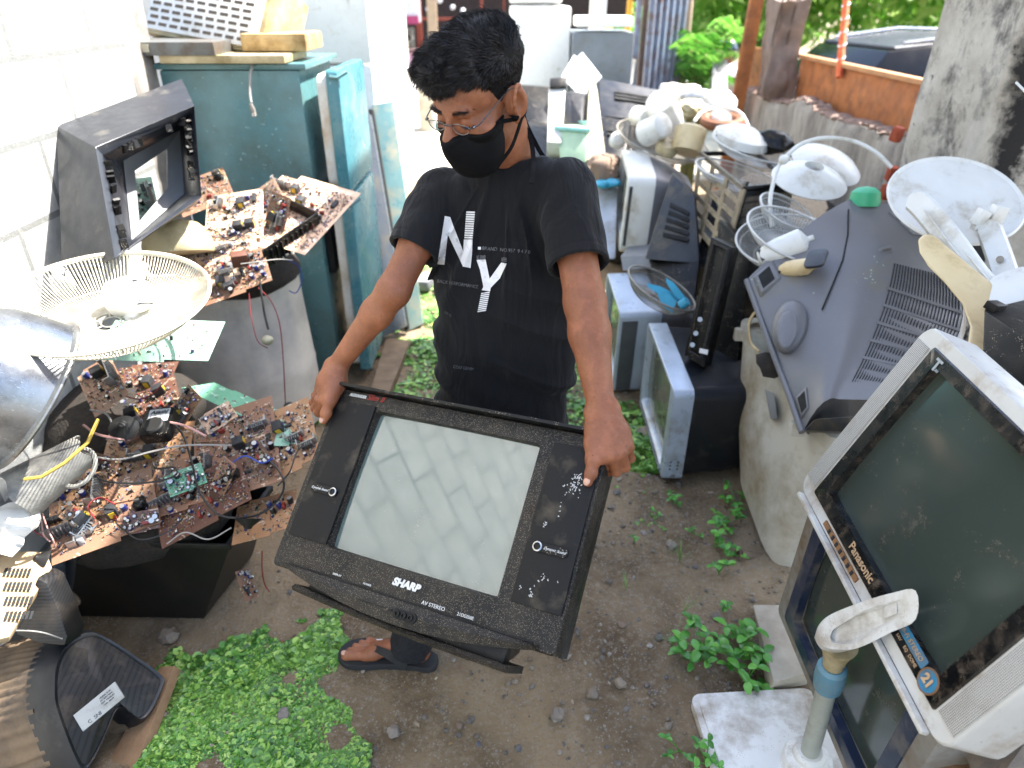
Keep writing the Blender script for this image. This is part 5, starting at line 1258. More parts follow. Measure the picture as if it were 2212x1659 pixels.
# ---------------------------------------------------------------- lower left corner
pk = slab('wooden board under the black television back in the near left corner', [(345,1440,2.02),(376,1438,2.0),(275,1700,1.80),(205,1700,1.82)], .03, mat('weathered_wood','8a6e52',.8,col2='6e553d',vs=15,bump=.4), 'wooden_board', 'board', bev=.002)
VB2 = mat('ribbed_dusty_black', '2a2c31', .6, col2='1f2126', dirt='7d6a54', da=.5, ds=2.5, spec=.3)
tb = thing('television', 'black television lying face down with its ribbed back and rating label up, near left corner', 'television', T(*P(150,1500,1.78)))
base = [P(-120,1420,1.72),P(60,1385,1.84),P(200,1355,1.93),P(350,1500,1.92),P(330,1560,1.87),P(190,1860,1.60),P(-160,1900,1.45)]
# back housing: rounded hump facing the viewer
A0 = [P(x,y,d) for x,y,d in ((122,1520,1.74),(124,1450,1.78),(146,1400,1.83),(191,1374,1.87),(228,1385,1.90),(290,1425,1.93),(338,1460,1.95),(344,1482,1.94),(303,1555,1.88),(256,1522,1.86),(222,1590,1.80),(186,1655,1.74),(160,1620,1.73))]
cen = np.mean(A0,0); nrm = np.cross(A0[3]-A0[11], A0[1]-A0[7]); nrm /= np.linalg.norm(nrm); nrm = nrm if nrm@(np.array([0,0,H])-cen) > 0 else -nrm
A1 = [cen+(p-cen)*1.0-nrm*.0 for p in A0]; back_ = np.array([-.42,.02,-.16])
def smooth_ring(pts, n=72):
    q = spline(list(pts)+[pts[0]], 10)[:-1]; i = np.linspace(0, len(q), n, endpoint=False).astype(int); q = q[i]
    for _ in range(2): q = (np.roll(q,1,0)+q*2+np.roll(q,-1,0))/4
    return q
Rr = smooth_ring(A0); cR = Rr.mean(0); sc2 = lambda k, o=0: cR+(Rr-cR)*k+nrm*o
RW = smooth_ring(A0, 360); gr = np.where((np.arange(360)//3)%2 == 0, 1.0, .975)[:,None]; sc3 = lambda k, o=0: cR+(RW-cR)*k*gr+nrm*o
mb = MB(); mb.loft([sc3(1.55,-.30)+back_, sc3(1.42,-.16)+back_*.5, sc3(1.30,-.07)+back_*.15, sc3(1.22,-.035)+back_*.05], False)
mb.obj('side_wall', VB2, tb, world=True, angle=60)
MB().loft([sc2(1.24,-.045)+back_*.08, sc2(1.20,-.022)+back_*.04, sc2(1.13,.0)+back_*.015, sc2(1.06,.008), sc2(1.0,.006), sc2(.985,.002)], False).obj('rounded_border', NAVYK, tb, world=True, angle=60)
VB5 = ventmat('wavy_ribs','191c22','X',30,.70,'4a4238',.3)
MB().loft([sc2(.985,.002), sc2(.6,.006), sc2(.3,.008), sc2(.02,.008)], True).obj('back_panel', VB5, tb, world=True, angle=60)
lb = frame(P(165,1545,1.735), P(180,1570,1.725), P(205,1450,1.775)); 
MB().box((.022,.055,.006), (.048,.115,.004)).obj('rating_label', mat('silver_label','9aa0a4',.4,.3,dirt='6f6a5f',da=.3), tb).matrix_basis = Matrix((np.linalg.inv(np.array(wm(tb)))@lb).tolist())
ML = np.linalg.inv(np.array(wm(tb)))@lb
GPR = mat('grey_print','55585c',.6)
text('C  SNI', .013, ML@T(.038,.035,.0085,0,0,90), 'label_print', GPR, tb)
for k, q_ in enumerate(('MODEL 2140','AC 220V 50Hz','75W  MADE IN','NO. 40310')): text(q_, .0055, ML@T(.008+.007*k,.080,.0085,0,0,90), 'label_print', GPR, tb)
# tan chassis plate and more casing behind it
VB3 = ventmat('fine_ribbed_black', '17181b', 'Z', 40, .6, '3a332b', .3)
o = thing('ribbed_casing', 'curved black ribbed television back wedged behind the tan plate', 'television casing', T(*P(120,1300,1.8)))
rg = []
for i in range(14):
    a = math.pi*.95*i/13; rg.append([P(20+80*math.cos(a+1.1)+i*6, 1330-70*math.sin(a)+i*2, 1.78+.01*i), P(90+80*math.cos(a+1.1)+i*6, 1420-70*math.sin(a)+i*2, 1.66+.01*i)])
mb = MB(); pr = [(118,1222),(140,1235),(165,1290),(185,1350),(180,1372),(120,1365),(70,1345),(100,1290)]
mb.loft([[P(x,y,1.86) for x,y in pr],[P(x-40,y+25,1.78) for x,y in pr]]).obj('casing_shell', VB3, o, bevel=.01, world=True)
TAN = mat('dusty_tan_plate','b09a7a',.8,col2='9a8565',vs=5,dirt='786246',da=.3)
pts = [P(-40,1390,1.62),P(-40,1190,1.80),P(100,1192,1.86),P(112,1225,1.84),P(20,1375,1.66)]; pt = thing('chassis_plate', 'sunlit tan chassis plate with rows of slots at the left edge', 'plate', T(*pts[0]))
nn = np.cross(pts[2]-pts[0], pts[1]-pts[0]); nn /= np.linalg.norm(nn); nn = nn if nn[2] > 0 else -nn
MB().loft([pts,[p-nn*.02 for p in pts]]).obj('plate', TAN, pt, world=True, bevel=.002)
for i in range(4):
    mb = MB()
    for j in range(7):
        p = pts[1]*(1-(.35+.06*j))+pts[2]*(.35+.06*j); p = p+(pts[0]-pts[1])*(.25+.16*i); p = p+nn*.001
        mb.box(p, (.006,.028,.002), R=(0,0,20))
    mb.obj('slot', CHIPM, pt, world=True)
v, f = blob(2, 31, .5, .5); o = MB().add(v, f, T(*P(15,1130,1.82), 10, 20, 0, .075)).obj('crumpled_plastic', WHT, angle=30); tag(o, 'torn white plastic piece glaring in the sun at the left edge', 'plastic scrap')
wire('cable','thin pale wire curving over the black television at the left edge',[P(-20,1290,1.74),P(25,1310,1.72),P(38,1345,1.70),P(20,1380,1.69),P(-20,1405,1.68)],.0018,WG)
wire('cable','pale wire running across the tan plate to the black television',[P(-20,1366,1.68),P(40,1362,1.70),P(90,1366,1.73),P(135,1380,1.76)],.0018,WG)
# ---------------------------------------------------------------- right side: televisions
def lerp(a, b, u): return np.asarray(a)*(1-u)+np.asarray(b)*u
GT = 'old televisions stacked along the right'
M = pose([((-.30,0,.22),(1401,693)),((.30,0,.22),(1458,848)),((.30,0,-.22),(1429,1039)),((-.30,0,-.22),(1381,868)),((.30,.08,.22),(1501,848)),((.30,.08,-.22),(1472,1039)),((-.30,.08,.22),(1437,691))],2.8,(0,0,-90),.3,'silver')
GLD = glassmat('mossy_glass','565c50',.10,'5c5a44',.45,1.7); SILB = mat('blue_silver_plastic','a9b4c2',.35,.2,col2='96a2b0',dirt='7a7568',da=.2,ds=5)
s1 = crt('television','silver television standing on the ground, its mossy screen turned to the path',M,.60,.44,.46,.47,.36,-.01,.01,SILB,NAVYK,GLD,.08,.03,.96,.84,group=GT)
mb = MB()
for i in range(3):
    for j in range(2): mb.cyl((.300,.025+.03*j,-.12-.018*i), (.302,.025+.03*j,-.12-.018*i), .004, 8)
mb.obj('jack', CHIPM, s1); MB().cyl((.299,.04,-.195),(.303,.04,-.195),.009,16).obj('power_button', GRYP, s1)
MB().box((0,-.004,-.198),(.5,.008,.010)).obj('trim_strip', GRYP, s1, bevel=.002)
M = pose([((-.20,0,.24),(1308,590)),((.20,0,.24),(1338,680)),((.20,0,-.24),(1327,848)),((-.20,0,-.24),(1300,745)),((.20,.20,.24),(1437,672)),((.20,.20,-.24),(1400,850))],3.4,(0,0,-90),.3,'white2')
s2 = crt('television','white topped television with dark speaker strip, behind the silver one and against the man\'s arm',M,.40,.48,.46,.31,.38,0,.02,SILB,GRYP,GLD,.20,.03,.9,.65,group=GT)
MB().box((.2015,.05,-.01),(.004,.075,.42)).obj('speaker_strip', mat('dark_speaker_cloth','4c4f50',.8), s2, bevel=.002)
M = pose([((-.26,0,.21),(1345,318)),((.26,0,.21),(1363,383)),((.26,0,-.21),(1342,552)),((-.26,0,-.21),(1325,470)),((.26,.14,.21),(1414,381)),((.26,.14,-.21),(1389,553))],3.6,(0,0,-90),1.0,'white3')
s3 = crt('television','small white television on top of the stack, facing the man\'s shoulder',M,.52,.42,.36,.38,.29,0,.02,WHT,GRYP,GLD,.14,.05,.86,.6,group=GT)
MB().box((.261,.018,0),(.004,.016,.32)).obj('side_vent', DGRY, s3)
# carton holding the small television up
o = MB().hexa([P(1345,585,3.55),P(1430,575,3.45),P(1480,520,3.9),P(1390,520,4.0)]+[P(1340,553,3.6),P(1420,552,3.45),P(1480,490,3.9),P(1390,490,4.0)]).obj('foam_slab', mat('grey_foam','85878a',.9), bevel=.006); tag(o,'flat grey slab between the two white televisions','slab')
# the large tilted one with the wide screen
a,b,w_,h_ = .270,.205,.335,.238
PM = pose([((-w_,0,h_),(2000,701)),((-w_,0,-h_),(1727,1042)),((w_,0,-h_),(2036,1643)),((-a,0,b),(2027,754)),((-a,0,-b),(1763,1063)),((a,0,-b),(2012,1513))],1.5,(-20,50,-50),0,'wide')
SIL2 = mat('pale_silver_plastic','cbcac5',.38,.1,col2='bcbab4',dirt='8d7557',da=.25,ds=7)
PM[:3,3] = np.array([0,0,H])+(PM[:3,3]-np.array([0,0,H]))*1.065; PM[:3,:3] *= 1.065
pv = thing('television','pale silver television leaning back at lower right with dusty black bezel and blue badge','television',PM,GT)
frontplate(.67,.476,.545,.415,.035,.008,0,.10,0,.0,.01).obj('front_bezel', SIL2, pv, angle=40)
frontplate(.552,.420,.480,.355,.006,.01,-.004,.03,0,.004).obj('screen_surround', mat('dusty_gloss_black','0d0e10',.3,dirt='4a3f34',da=.30,ds=26,speck='7d7463',sa=.58,ss=420), pv, angle=40)
screen(.482,.357,.012,0,.004,.008).obj('screen', SCRD, pv)
crtback(.655,.465,.09,.42,.03,.85,.6).obj('back_cover', GRYP, pv, angle=40)
for s in (-1,1): MB().box((s*.305,-.0015,.0),(.046,.004,.40)).obj('speaker_grille', GRS, pv, bevel=.0015)
MB().box((0,-.008,-.2405),(.60,.016,.010)).obj('lower_lip', SIL2, pv, bevel=.003)
o = MB().box((-.10,-.002,-.221),(.17,.004,.012)).obj('control_recess', mat('rusty_plastic','8a6440',.8,col2='6f4d30',vs=20), pv)
for i in range(7): MB().box((-.155+.02*i,-.005,-.221),(.007,.002,.010)).obj('slot', CHIPM, o)
XZ2 = lambda x, z, y=-.0055: frame((x,y,z),(x+1,y,z),(x,y,z+1))
TNP = mat('tan_print','b99a78',.6)
text('Panasonic', .026, XZ2(-.035,-.188), 'brand_lettering', TNP, pv, bold=.0005)
text('T', .034, XZ2(-.232,.187), 'logo', mat('silver_print','a8b0b2',.4), pv, bold=.0012); text('au', .012, XZ2(-.222,.181), 'logo', MATS['silver_print'], pv)
bd_ = MB().prism(rrect(.115,.020,.003,3,.155,-.178), 0, .0014, XZ2(0,0,-.0045)).obj('badge_strip', mat('badge_blue','2f7fa6',.4,dirt='6e5b44',da=.4), pv)
text('AV Hi-Fi STEREO', .013, XZ2(.155,-.178,-.0065), 'lettering', TNP, bd_, shear=.2)
for k, s_ in enumerate(('200','SAV','EQ','DOME')): text(s_, .009, XZ2(.115+.025*k,-.196,-.0048), 'lettering', TNP, bd_)
rb = MB().lathe([(.021,0),(.021,.002),(.018,.0025),(.0175,.0015),(0,.0015)], 32, XZ2(.236,-.187,-.0045)).obj('round_badge', MATS['badge_blue'], pv); MB().ring(.021,.002,32,6,XZ2(.236,-.187,-.006)).obj('badge_ring', mat('bronze_ring','7c5a3c',.5), rb)
text('21', .023, XZ2(.236,-.187,-.0078), 'lettering', TNP, rb, bold=.0012)
# lower one with the blue inner frame
M = pose([((-.21,0,-.16),(1692,1336)),((.21,0,-.16),(1838,1690)),((-.21,0,.16),(1752,1150)),((-.30,0,-.235),(1662,1325)),((-.30,0,.235),(1738,1085))],1.9,(0,0,-75),.6,'lower')
NVF = mat('navy_frame','1f2b45',.4,dirt='6f6a62',da=.3); GRW = mat('weathered_grey_casing','8b8983',.6,dirt='6a5a48',da=.45)
M[:3,3] += (.03,0,0)
s4 = crt('television','grey television with a navy screen frame standing under the pale silver one',M,.62,.48,.42,.44,.34,0,.0,GRW,GRW,SCRD,.10,.02,.86,.6,group=GT,inner=NVF)
frontplate(.53,.42,.44,.34,.01,.01,-.003,.02).obj('navy_surround', NVF, s4, angle=40)
# ---------------------------------------------------------------- big grey television seen from behind
rim = [P(1616,602,2.58),P(1648,690,2.48),P(1680,775,2.38),P(1708,850,2.29),P(1736,930,2.20)]
rdg = [P(1834,432,2.62),P(1903,520,2.47),P(1888,620,2.36),P(1848,740,2.25),P(1796,862,2.14)]
far = [P(2000,446,2.56),P(2072,545,2.42),P(2096,690,2.27),P(2050,790,2.12),P(1965,865,2.0)]
dn = np.array([.10,.34,-.34]); hid = [p+dn for p in far]; hid2 = [p+np.array([.30,.30,-.30]) for p in rim]
hid2 = [lerp(p, q, .35)+dn*.7 for p, q in zip(rim, far)]
gt = thing('television','large smooth grey television seen from behind, resting on the white washing tub','television',T(*P(1800,900,2.3)),GT)
rows = [spline(r, 5) for r in (rim, rdg, far, hid, hid2)]
# rounded turn between the side and the vented back
def between(u): return rows[0]*(1-u)+rows[1]*u
R1 = [rows[0], lerp(rows[0],rows[1],.03)+np.array([0,0,.006]), lerp(rows[0],rows[1],.25)+np.array([-.010,-.010,.020]), lerp(rows[0],rows[1],.5)+np.array([-.014,-.014,.030]), lerp(rows[0],rows[1],.75)+np.array([-.012,-.012,.026]), lerp(rows[0],rows[1],.93)+np.array([-.004,-.006,.012]), lerp(rows[1],rows[2],.02)+np.array([0,0,.004]), lerp(rows[1],rows[2],.10), lerp(rows[1],rows[2],.9), lerp(rows[2],rows[3],.06), rows[3], rows[4]]
GB = mat('smooth_grey_plastic','6c6c6e',.42,col2='626265',vs=2,dirt='6f6a5d',da=.15,ds=4,speck='93a08a',sa=.62,ss=60,scr='85868a')
mb = MB(); mb.loft(R1, True, False)
ends0 = [r[0] for r in R1]; ends1 = [r[-1] for r in R1]; mb.add(ends0, [tuple(range(len(ends0)))]); mb.add(ends1, [tuple(range(len(ends1)))])
mb.obj('back_cover', GB, gt, world=True, angle=50)
def Tf(u, v):   # point on the vented face
    a_ = rows[1]; b_ = rows[2]; k = v*(len(a_)-1); i = min(int(k), len(a_)-2); f = k-i
    return lerp(lerp(a_[i],b_[i],u), lerp(a_[i+1],b_[i+1],u), f)
n_ = np.cross(Tf(1,.5)-Tf(0,.5), Tf(.5,1)-Tf(.5,0)); n_ /= np.linalg.norm(n_); n_ = n_ if n_ @ (np.array([0,0,H])-Tf(.5,.5)) > 0 else -n_
DV = mat('slot_dark','0c0d0f',.8)
for k in range(24):
    u0 = .16+.033*k; pts = [Tf(u0+.0*v, .36+.56*v)+n_*.0015 for v in np.linspace(0, 1, 9)]
    mb = MB(); sd = (Tf(1,.5)-Tf(0,.5)); sd /= np.linalg.norm(sd)
    mb.loft([[p-sd*.0016-n_*.002, p+sd*.0016-n_*.002, p+sd*.0016, p-sd*.0016] for p in pts]); mb.obj('vent_slot', DV, gt, world=True, smooth=False)
for k in range(5):
    v = .48+.08*k; MB().loft([[Tf(.14,v)-n_*.001,Tf(.14,v)+n_*.003,Tf(.14,v+.012)+n_*.003,Tf(.14,v+.012)-n_*.001],[Tf(.92,v)-n_*.001,Tf(.92,v)+n_*.003,Tf(.92,v+.012)+n_*.003,Tf(.92,v+.012)-n_*.001]]).obj('vent_bridge', GB, gt, world=True)
MB().loft([[Tf(.42,.06)+n_*.003,Tf(.86,.06)+n_*.003,Tf(.90,.19)+n_*.003,Tf(.50,.19)+n_*.003],[Tf(.42,.06),Tf(.86,.06),Tf(.90,.19),Tf(.50,.19)]]).obj('rating_label', mat('worn_label','6a6c70',.5,.3,col2='9b9da0',vs=60), gt, world=True)
# seam, hollow grips and the moulded scoop
sm = [lerp(rows[0][int(i)],rows[1][int(i)],u)+np.array([-.005,-.008,.014]) for i,u in zip(np.linspace(0,20,9), np.linspace(.80,.30,9))]
MB().tube([lerp(rows[0][i],rows[1][i],u)+np.array([-.014,-.014,.030])*min(1,1.6*(1-u)+.3)+np.array([-.002,-.004,.004]) for i,u in ((1,.93),(3,.80),(5,.68),(7,.57),(9,.47))], .003, 5).obj('seam', DV, gt, world=True)
v, f = blob(2,1,1,0); Ms = frame(P(1706,705,2.39), P(1716,640,2.43), P(1745,712,2.36)); Ms[:3,:3] = Ms[:3,:3]@np.diag((.105,.058,.040)); MB().add(v,f,Ms).obj('moulded_scoop', GB, gt, world=True)
v, f = blob(2,1,1,0); Ms = frame(P(1700,712,2.345), P(1708,660,2.37), P(1720,716,2.34)); Ms[:3,:3] = Ms[:3,:3]@np.diag((.070,.034,.014)); MB().add(v,f,Ms).obj('scoop_hollow', GRYP, gt, world=True)
def onS(i, u, o=.0):   # point on the smooth side, i along the rim 0..20, u from rim to ridge
    k = int(i); f = i-k; k2 = min(k+1, 20); base = lerp(lerp(rows[0][k],rows[1][k],u), lerp(rows[0][k2],rows[1][k2],u), f)
    return base + np.array([-.014,-.014,.030])*min(1,1.6*min(u,1-u)+.15) + np.array([-.5,-.6,.62])*o
for (i0,i1,u0,u1,nm) in ((.6,2.6,.06,.22,'grip_hollow'),(16.2,18.6,.05,.24,'handle_hollow')):
    MB().loft([[onS(i0,u0,.012),onS(i0,u1,.012),onS(i1,u1,.012),onS(i1,u0,.012)],[onS(i0-.4,u0-.04,-.01),onS(i0-.4,u1+.05,-.01),onS(i1+.4,u1+.05,-.01),onS(i1+.4,u0-.04,-.01)]]).obj('grip_surround', GB, gt, bevel=.006, world=True)
    MB().loft([[onS(i0+.2,u0+.02,.0135),onS(i0+.2,u1-.03,.0135),onS(i1-.2,u1-.03,.0135),onS(i1-.2,u0+.02,.0135)],[onS(i0+.2,u0+.02,.0),onS(i0+.2,u1-.03,.0),onS(i1-.2,u1-.03,.0),onS(i1-.2,u0+.02,.0)]]).obj(nm, DV, gt, bevel=.003, world=True)
MB().tube([p+np.array([-.006,-.004,-.004]) for p in rows[0]], .011, 8).obj('front_flange', GB, gt, world=True)
MB().loft([[P(1736,930,2.18),P(1760,905,2.12),P(1838,900,2.02),P(1842,935,2.02)],[P(1736,934,2.3),P(1760,908,2.25),P(1840,902,2.2),P(1846,938,2.2)]], True).obj('lower_lip', DGRY, gt, bevel=.008, world=True)
MB().tube([P(1898,545,2.44),P(1905,538,2.44),P(1925,535,2.43)], .007, 8).obj('screw_boss', GB, gt, world=True)
# ---------------------------------------------------------------- washing tub
TUB = mat('aged_white_plastic','c3c0b6',.45,col2='b3afa3',vs=3,dirt='8c7f66',da=.4,ds=3,scr='8f8c84')
wt_ = thing('washing_tub','yellowed white washing machine tub on the ground below the big grey television','washing machine',T(*Z(1700,1240,0)))
rm = [P(1592,700,2.80),P(1786,958,2.20),P(1990,905,2.45),P(1800,690,3.05)]; bt = [P(1583,1000,2.86),P(1672,1246,2.44),P(1900,1190,2.65),P(1790,1000,3.15)]
def ringq(q, r, n=6):
    out = []; 
    for i in range(4):
        p, a_, b_ = q[i], q[i-1], q[(i+1)%4]; A = p+(a_-p)*r; B = p+(b_-p)*r
        for k in range(n+1):
            u = k/n; out.append((1-u)**2*A+2*u*(1-u)*p+u*u*B)
    return out
c0, c1 = np.mean(rm,0), np.mean(bt,0)
mid_ = [lerp(a_,b_,.55)+(lerp(a_,b_,.55)-lerp(c0,c1,.55))*.05 for a_,b_ in zip(rm,bt)]
MB().loft([ringq([c0+(p-c0)*.94 for p in rm],.16), ringq(rm,.16), ringq(mid_,.2), ringq([lerp(c1,p,1.0) for p in bt],.28), ringq([lerp(c1,p,.8) for p in bt],.3)], True).obj('tub_body', TUB, wt_, world=True, angle=40)
lp = [c0+(p-c0)*1.035 for p in rm]; r0_ = ringq(lp,.14,5); up_ = np.array([0,0,.018])
MB().loft([[p-up_*1.6 for p in ringq([c0+(p-c0)*1.0 for p in rm],.14,5)], [p-up_*1.6 for p in r0_], [p+up_ for p in r0_], [p+up_ for p in ringq([c0+(p-c0)*.93 for p in rm],.14,5)], [p-up_*3 for p in ringq([c0+(p-c0)*.92 for p in rm],.14,5)]], False).obj('tub_rim', TUB, wt_, world=True, angle=50)
MB().box((0,0,0),(.05,.03,.05),M=T(*P(1600,722,2.76))).obj('hinge_lug', TUB, wt_, bevel=.006, world=True); MB().box((0,0,0),(.05,.03,.05),M=T(*P(1722,925,2.27))).obj('hinge_lug', TUB, wt_, bevel=.006, world=True)
MB().loft([[P(1652,840,2.50),P(1672,850,2.45),P(1680,905,2.42),P(1664,905,2.46)],[P(1652,840,2.52),P(1672,850,2.48),P(1680,905,2.46),P(1664,905,2.5)]]).obj('side_panel', mat('grey_insert','7f8284',.5), wt_, world=True, bevel=.004)
mb = MB(); o_ = P(1596,1198,2.50); e_ = P(1660,1208,2.56); mb.tube([o_, e_],[.022,.020],16,cap=False); mb.ring(.022,.004,18,6,frame(o_, o_+np.array([0,0,1]), o_+np.array([0,1,0])))
mb.obj('drain_pipe', mat('brownish_pipe','83705c',.6,dirt='4b3d30',da=.4), wt_, world=True, solid=.003)
wire('cable','cream cable looped inside the washing tub',[P(1640,760,2.55),P(1622,740,2.62),P(1618,700,2.66),P(1632,675,2.66),P(1650,690,2.6)],.006,CRM)
v, f = blob(1,5,.6,.4); tag(MB().add(v,f,T(*P(1675,790,2.45),0,0,0,.06)).obj('scrap', MATS['dark_scrap'], angle=40),'small scrap pieces inside the washing tub','scrap')
# ---------------------------------------------------------------- stand, block
ST = mat('dirty_white_stand','d8d7d3',.42,col2='cccbc5',dirt='8a7a66',da=.35,ds=6,speck='9a8a76',sa=.58,ss=240)
fs = thing('fan_stand','dirty white fan stand with a flat square base and a pole, lower right','fan stand',T(*Z(1740,1640,0)))
Mb_ = frame(Z(1566,1735,.03), Z(1880,1715,.03), Z(1531,1500,.03)); Ly = np.linalg.norm(Z(1566,1735,.03)-Z(1531,1500,.03))
MB().prism(rrect(.36,Ly,.03,5,.18,Ly/2),-.03,.0,Mb_).prism(rrect(.325,Ly-.035,.025,5,.18,Ly/2),0,.006,Mb_).obj('base', ST, fs, bevel=.004, world=True)
pb = Z(1745,1640,.07); pt_ = P(1806,1412,1.545); ax_ = (pt_-pb)/np.linalg.norm(pt_-pb); LN = np.linalg.norm(pt_-pb); PO = frame(pb, pb+np.cross(ax_,(0,1,0)), pb+np.cross(ax_,np.cross(ax_,(0,1,0)))); PO[:3,2] = ax_; PO[:3,0] = np.cross((0,1,0),ax_); PO[:3,0] /= np.linalg.norm(PO[:3,0]); PO[:3,1] = np.cross(ax_,PO[:3,0])
MB().lathe([(.062,-.03),(.060,.0),(.056,.012),(.040,.020),(.038,.032),(.030,.040),(0,.040)],32,PO).obj('pole_socket', ST, fs, world=True)
MB().lathe([(.0225,.0),(.0225,LN*.9)],24,PO).obj('pole', mat('grey_tube','a8aca2',.5,dirt='857c6a',da=.3), fs, world=True)
MB().lathe([(.023,LN*.70),(.031,LN*.72),(.034,LN*.80),(.032,LN*.88),(.025,LN*.9)],24,PO).obj('height_collar', mat('faded_blue_plastic','5f8ea3',.5,dirt='7a7f78',da=.3), fs, world=True)
MB().lathe([(.020,LN*.88),(.023,LN*.93),(.028,LN*1.0),(.040,LN*1.08)],24,PO).obj('neck', YEL, fs, world=True)
ou = [(1763,1376),(1773,1393),(1800,1402),(1850,1401),(1925,1366),(1978,1338),(1978,1276),(1930,1280),(1862,1300),(1800,1325),(1774,1347)]
inn_ = [(1793,1376),(1799,1387),(1815,1391),(1850,1388),(1922,1352),(1968,1328),(1969,1293),(1930,1299),(1866,1320),(1822,1346),(1800,1360)]
dd = lambda x, y: 1.505-(x-1763)/215*.225+(1390-y)*.00018
OU = [P(x,y,dd(x,y)) for x,y in ou]; IN = [P(x,y,dd(x,y)) for x,y in inn_]; OU = list(spline(OU+[OU[0]],4)[:-1]); IN = list(spline(IN+[IN[0]],4)[:-1]); cc = np.mean(IN,0); nz2 = np.array([.0,.03,-.045])
LOW = [lerp(p, pt_, .35)+nz2*.5 for p in OU]; DEP = [lerp(p, cc, .25)+nz2*.7 for p in IN]
MB().loft([LOW, [p+nz2*.2 for p in OU], OU, IN, DEP], True).obj('tilt_bracket', ST, fs, world=True, angle=40)
q4 = [P(x,y,dd(x,y)+.006) for x,y in ((1905,1334),(1932,1324),(1932,1300),(1905,1312))]; MB().hexa(q4+[p+np.array([0,-.008,.006]) for p in q4]).obj('bracket_tab', ST, fs, world=True, bevel=.002)
v, f = blob(2,2,.35,.1); MB().add(v,f,T(*P(1812,1384,1.505),0,0,0,.018)).obj('wet_dirt', mat('wet_dirt','15120b',.2), fs, world=True)
o = MB().hexa([Z(1628,1318,.0),Z(1655,1495,.0),Z(1745,1480,.0),Z(1705,1318,.0)]+[Z(1626,1306,.07),Z(1672,1475,.07),Z(1740,1455,.07),Z(1700,1306,.07)]).obj('concrete_block', m_cc, bevel=.006); tag(o,'rough concrete block on the soil between the weeds and the grey television','block')
v, f = blob(2,6,.6,.35); o = MB().add(v,f,T(*P(2185,1655,1.30),0,0,0,.09)).obj('rock', m_st, angle=30); tag(o,'grey rock in the extreme lower right corner','rock')
o = MB().add(*blob(1,8,.5,.3),T(*P(2100,1690,1.35),0,0,0,.10)).obj('clay_lump', mat('brown_clay','7a5d43',.9,bump=.6), angle=40); tag(o,'brown lump of clay beside the corner rock','clay lump')
# ---------------------------------------------------------------- things on top at the right
bs2 = thing('plastic_basin','large white round plastic basin leaning on the concrete column','basin',frame(P(2062,432,2.30),P(2190,425,2.28),P(2080,340,2.40)))
MB().lathe([(.205,.0),(.210,.004),(.204,.010),(.190,.0),(.178,-.006),(.150,-.05),(.12,-.06),(.02,-.06),(0,-.06)],56).obj('basin_bowl', WHT, bs2, solid=.003)
MB().lathe([(.060,-.058),(.065,-.03),(.05,-.022),(0,-.020)],28,T(.02,-.05,0)).obj('raised_boss', WHT, bs2)
def bar(label, pts, w_, th, m, name='fan_part', cat='fan part', n=6, taper=1.0, group='white fan parts piled by the column'):
    pts = spline([P(*q) for q in pts], n); tg = np.gradient(pts,axis=0); tg /= np.linalg.norm(tg,axis=1)[:,None]; rg = []; N_ = len(pts)
    for i,(p,tt) in enumerate(zip(pts,tg)):
        nn = np.array([0,0,H])-p; nn /= np.linalg.norm(nn); wd = np.cross(tt,nn); wd /= np.linalg.norm(wd); nn = np.cross(wd,tt); k = w_*(1+(taper-1)*i/(N_-1)); e = math.sin(math.pi*min(1,max(.08,min(i,N_-1-i)/2.5+.1))/2) 
        k *= min(1,e); rg.append([p+wd*k*.8+nn*th, p-wd*k*.8+nn*th, p-wd*k+nn*th*.3, p-wd*k-nn*th, p+wd*k-nn*th, p+wd*k+nn*th*.3])
    o = MB().loft(rg).obj(name, m, angle=40); return tag(o, label, cat, group)
b1 = bar('long ribbed white fan column lying from the basin down to the right edge',[(1968,425,2.18),(2000,455,2.14),(2060,530,2.05),(2110,600,1.98),(2160,650,1.92)],.036,.014,WHT,'fan_column')
for s in (-1,1): MB().tube([P(2005+s*9,452,2.115),P(2062+s*10,528,2.03),P(2150+s*10,635,1.90)],.003,6).obj('raised_rib', WHT, b1)
b2 = bar('second white fan column with a clamp head at the right edge',[(2130,480,2.15),(2150,530,2.1),(2170,590,2.02),(2195,680,1.95)],.034,.018,WHT,'fan_column')
MB().box((0,0,0),(.035,.03,.05),M=T(*P(2118,470,2.14),0,20,0)).box((.045,0,.02),(.04,.035,.05),M=T(*P(2118,470,2.14),0,10,0)).box((.02,.0,-.03),(.07,.03,.02),M=T(*P(2118,470,2.14))).obj('clamp_head', WHT, b2, bevel=.004); MB().cyl(P(2160,560,2.03),P(2160,560,2.02),.010,14).obj('screw', MET, b2)
crm = [(1983,518),(1995,506),(2018,508),(2040,528),(2085,565),(2130,602),(2180,640),(2240,665),(2240,790),(2140,790),(2108,775),(2090,745),(2096,705),(2078,655),(2040,610),(2005,575),(1986,545)]
o = MB().loft([[P(x,y,2.02-.0010*(y-500)) for x,y in crm],[lerp(P(x,y,2.02-.0010*(y-500)),P(2080,640,1.88),.06)-0 for x,y in crm],[P(x,y,2.10-.0010*(y-500)) for x,y in crm]][::2]).obj('chair_arm', CRM, bevel=.012, seg=3, angle=50); tag(o,'smooth cream curved plastic arm lying against the big grey television','plastic arm')
rg = []; 
for i in range(6): MB
fb = thing('grooved_cap','white grooved plastic cap at the right edge above the cream arm','cap',frame(P(2215,640,1.86),P(2300,600,1.84),P(2220,560,1.95)))
mb = MB(); pr = [(0,-.03)]; 
for i in range(7): pr += [(.062+.004*i,-.03+.008*i),(.066+.004*i,-.027+.008*i)]
mb.lathe(pr+[(.092,.03),(.0,.034)],36).obj('cap_shell', WHT, fb)
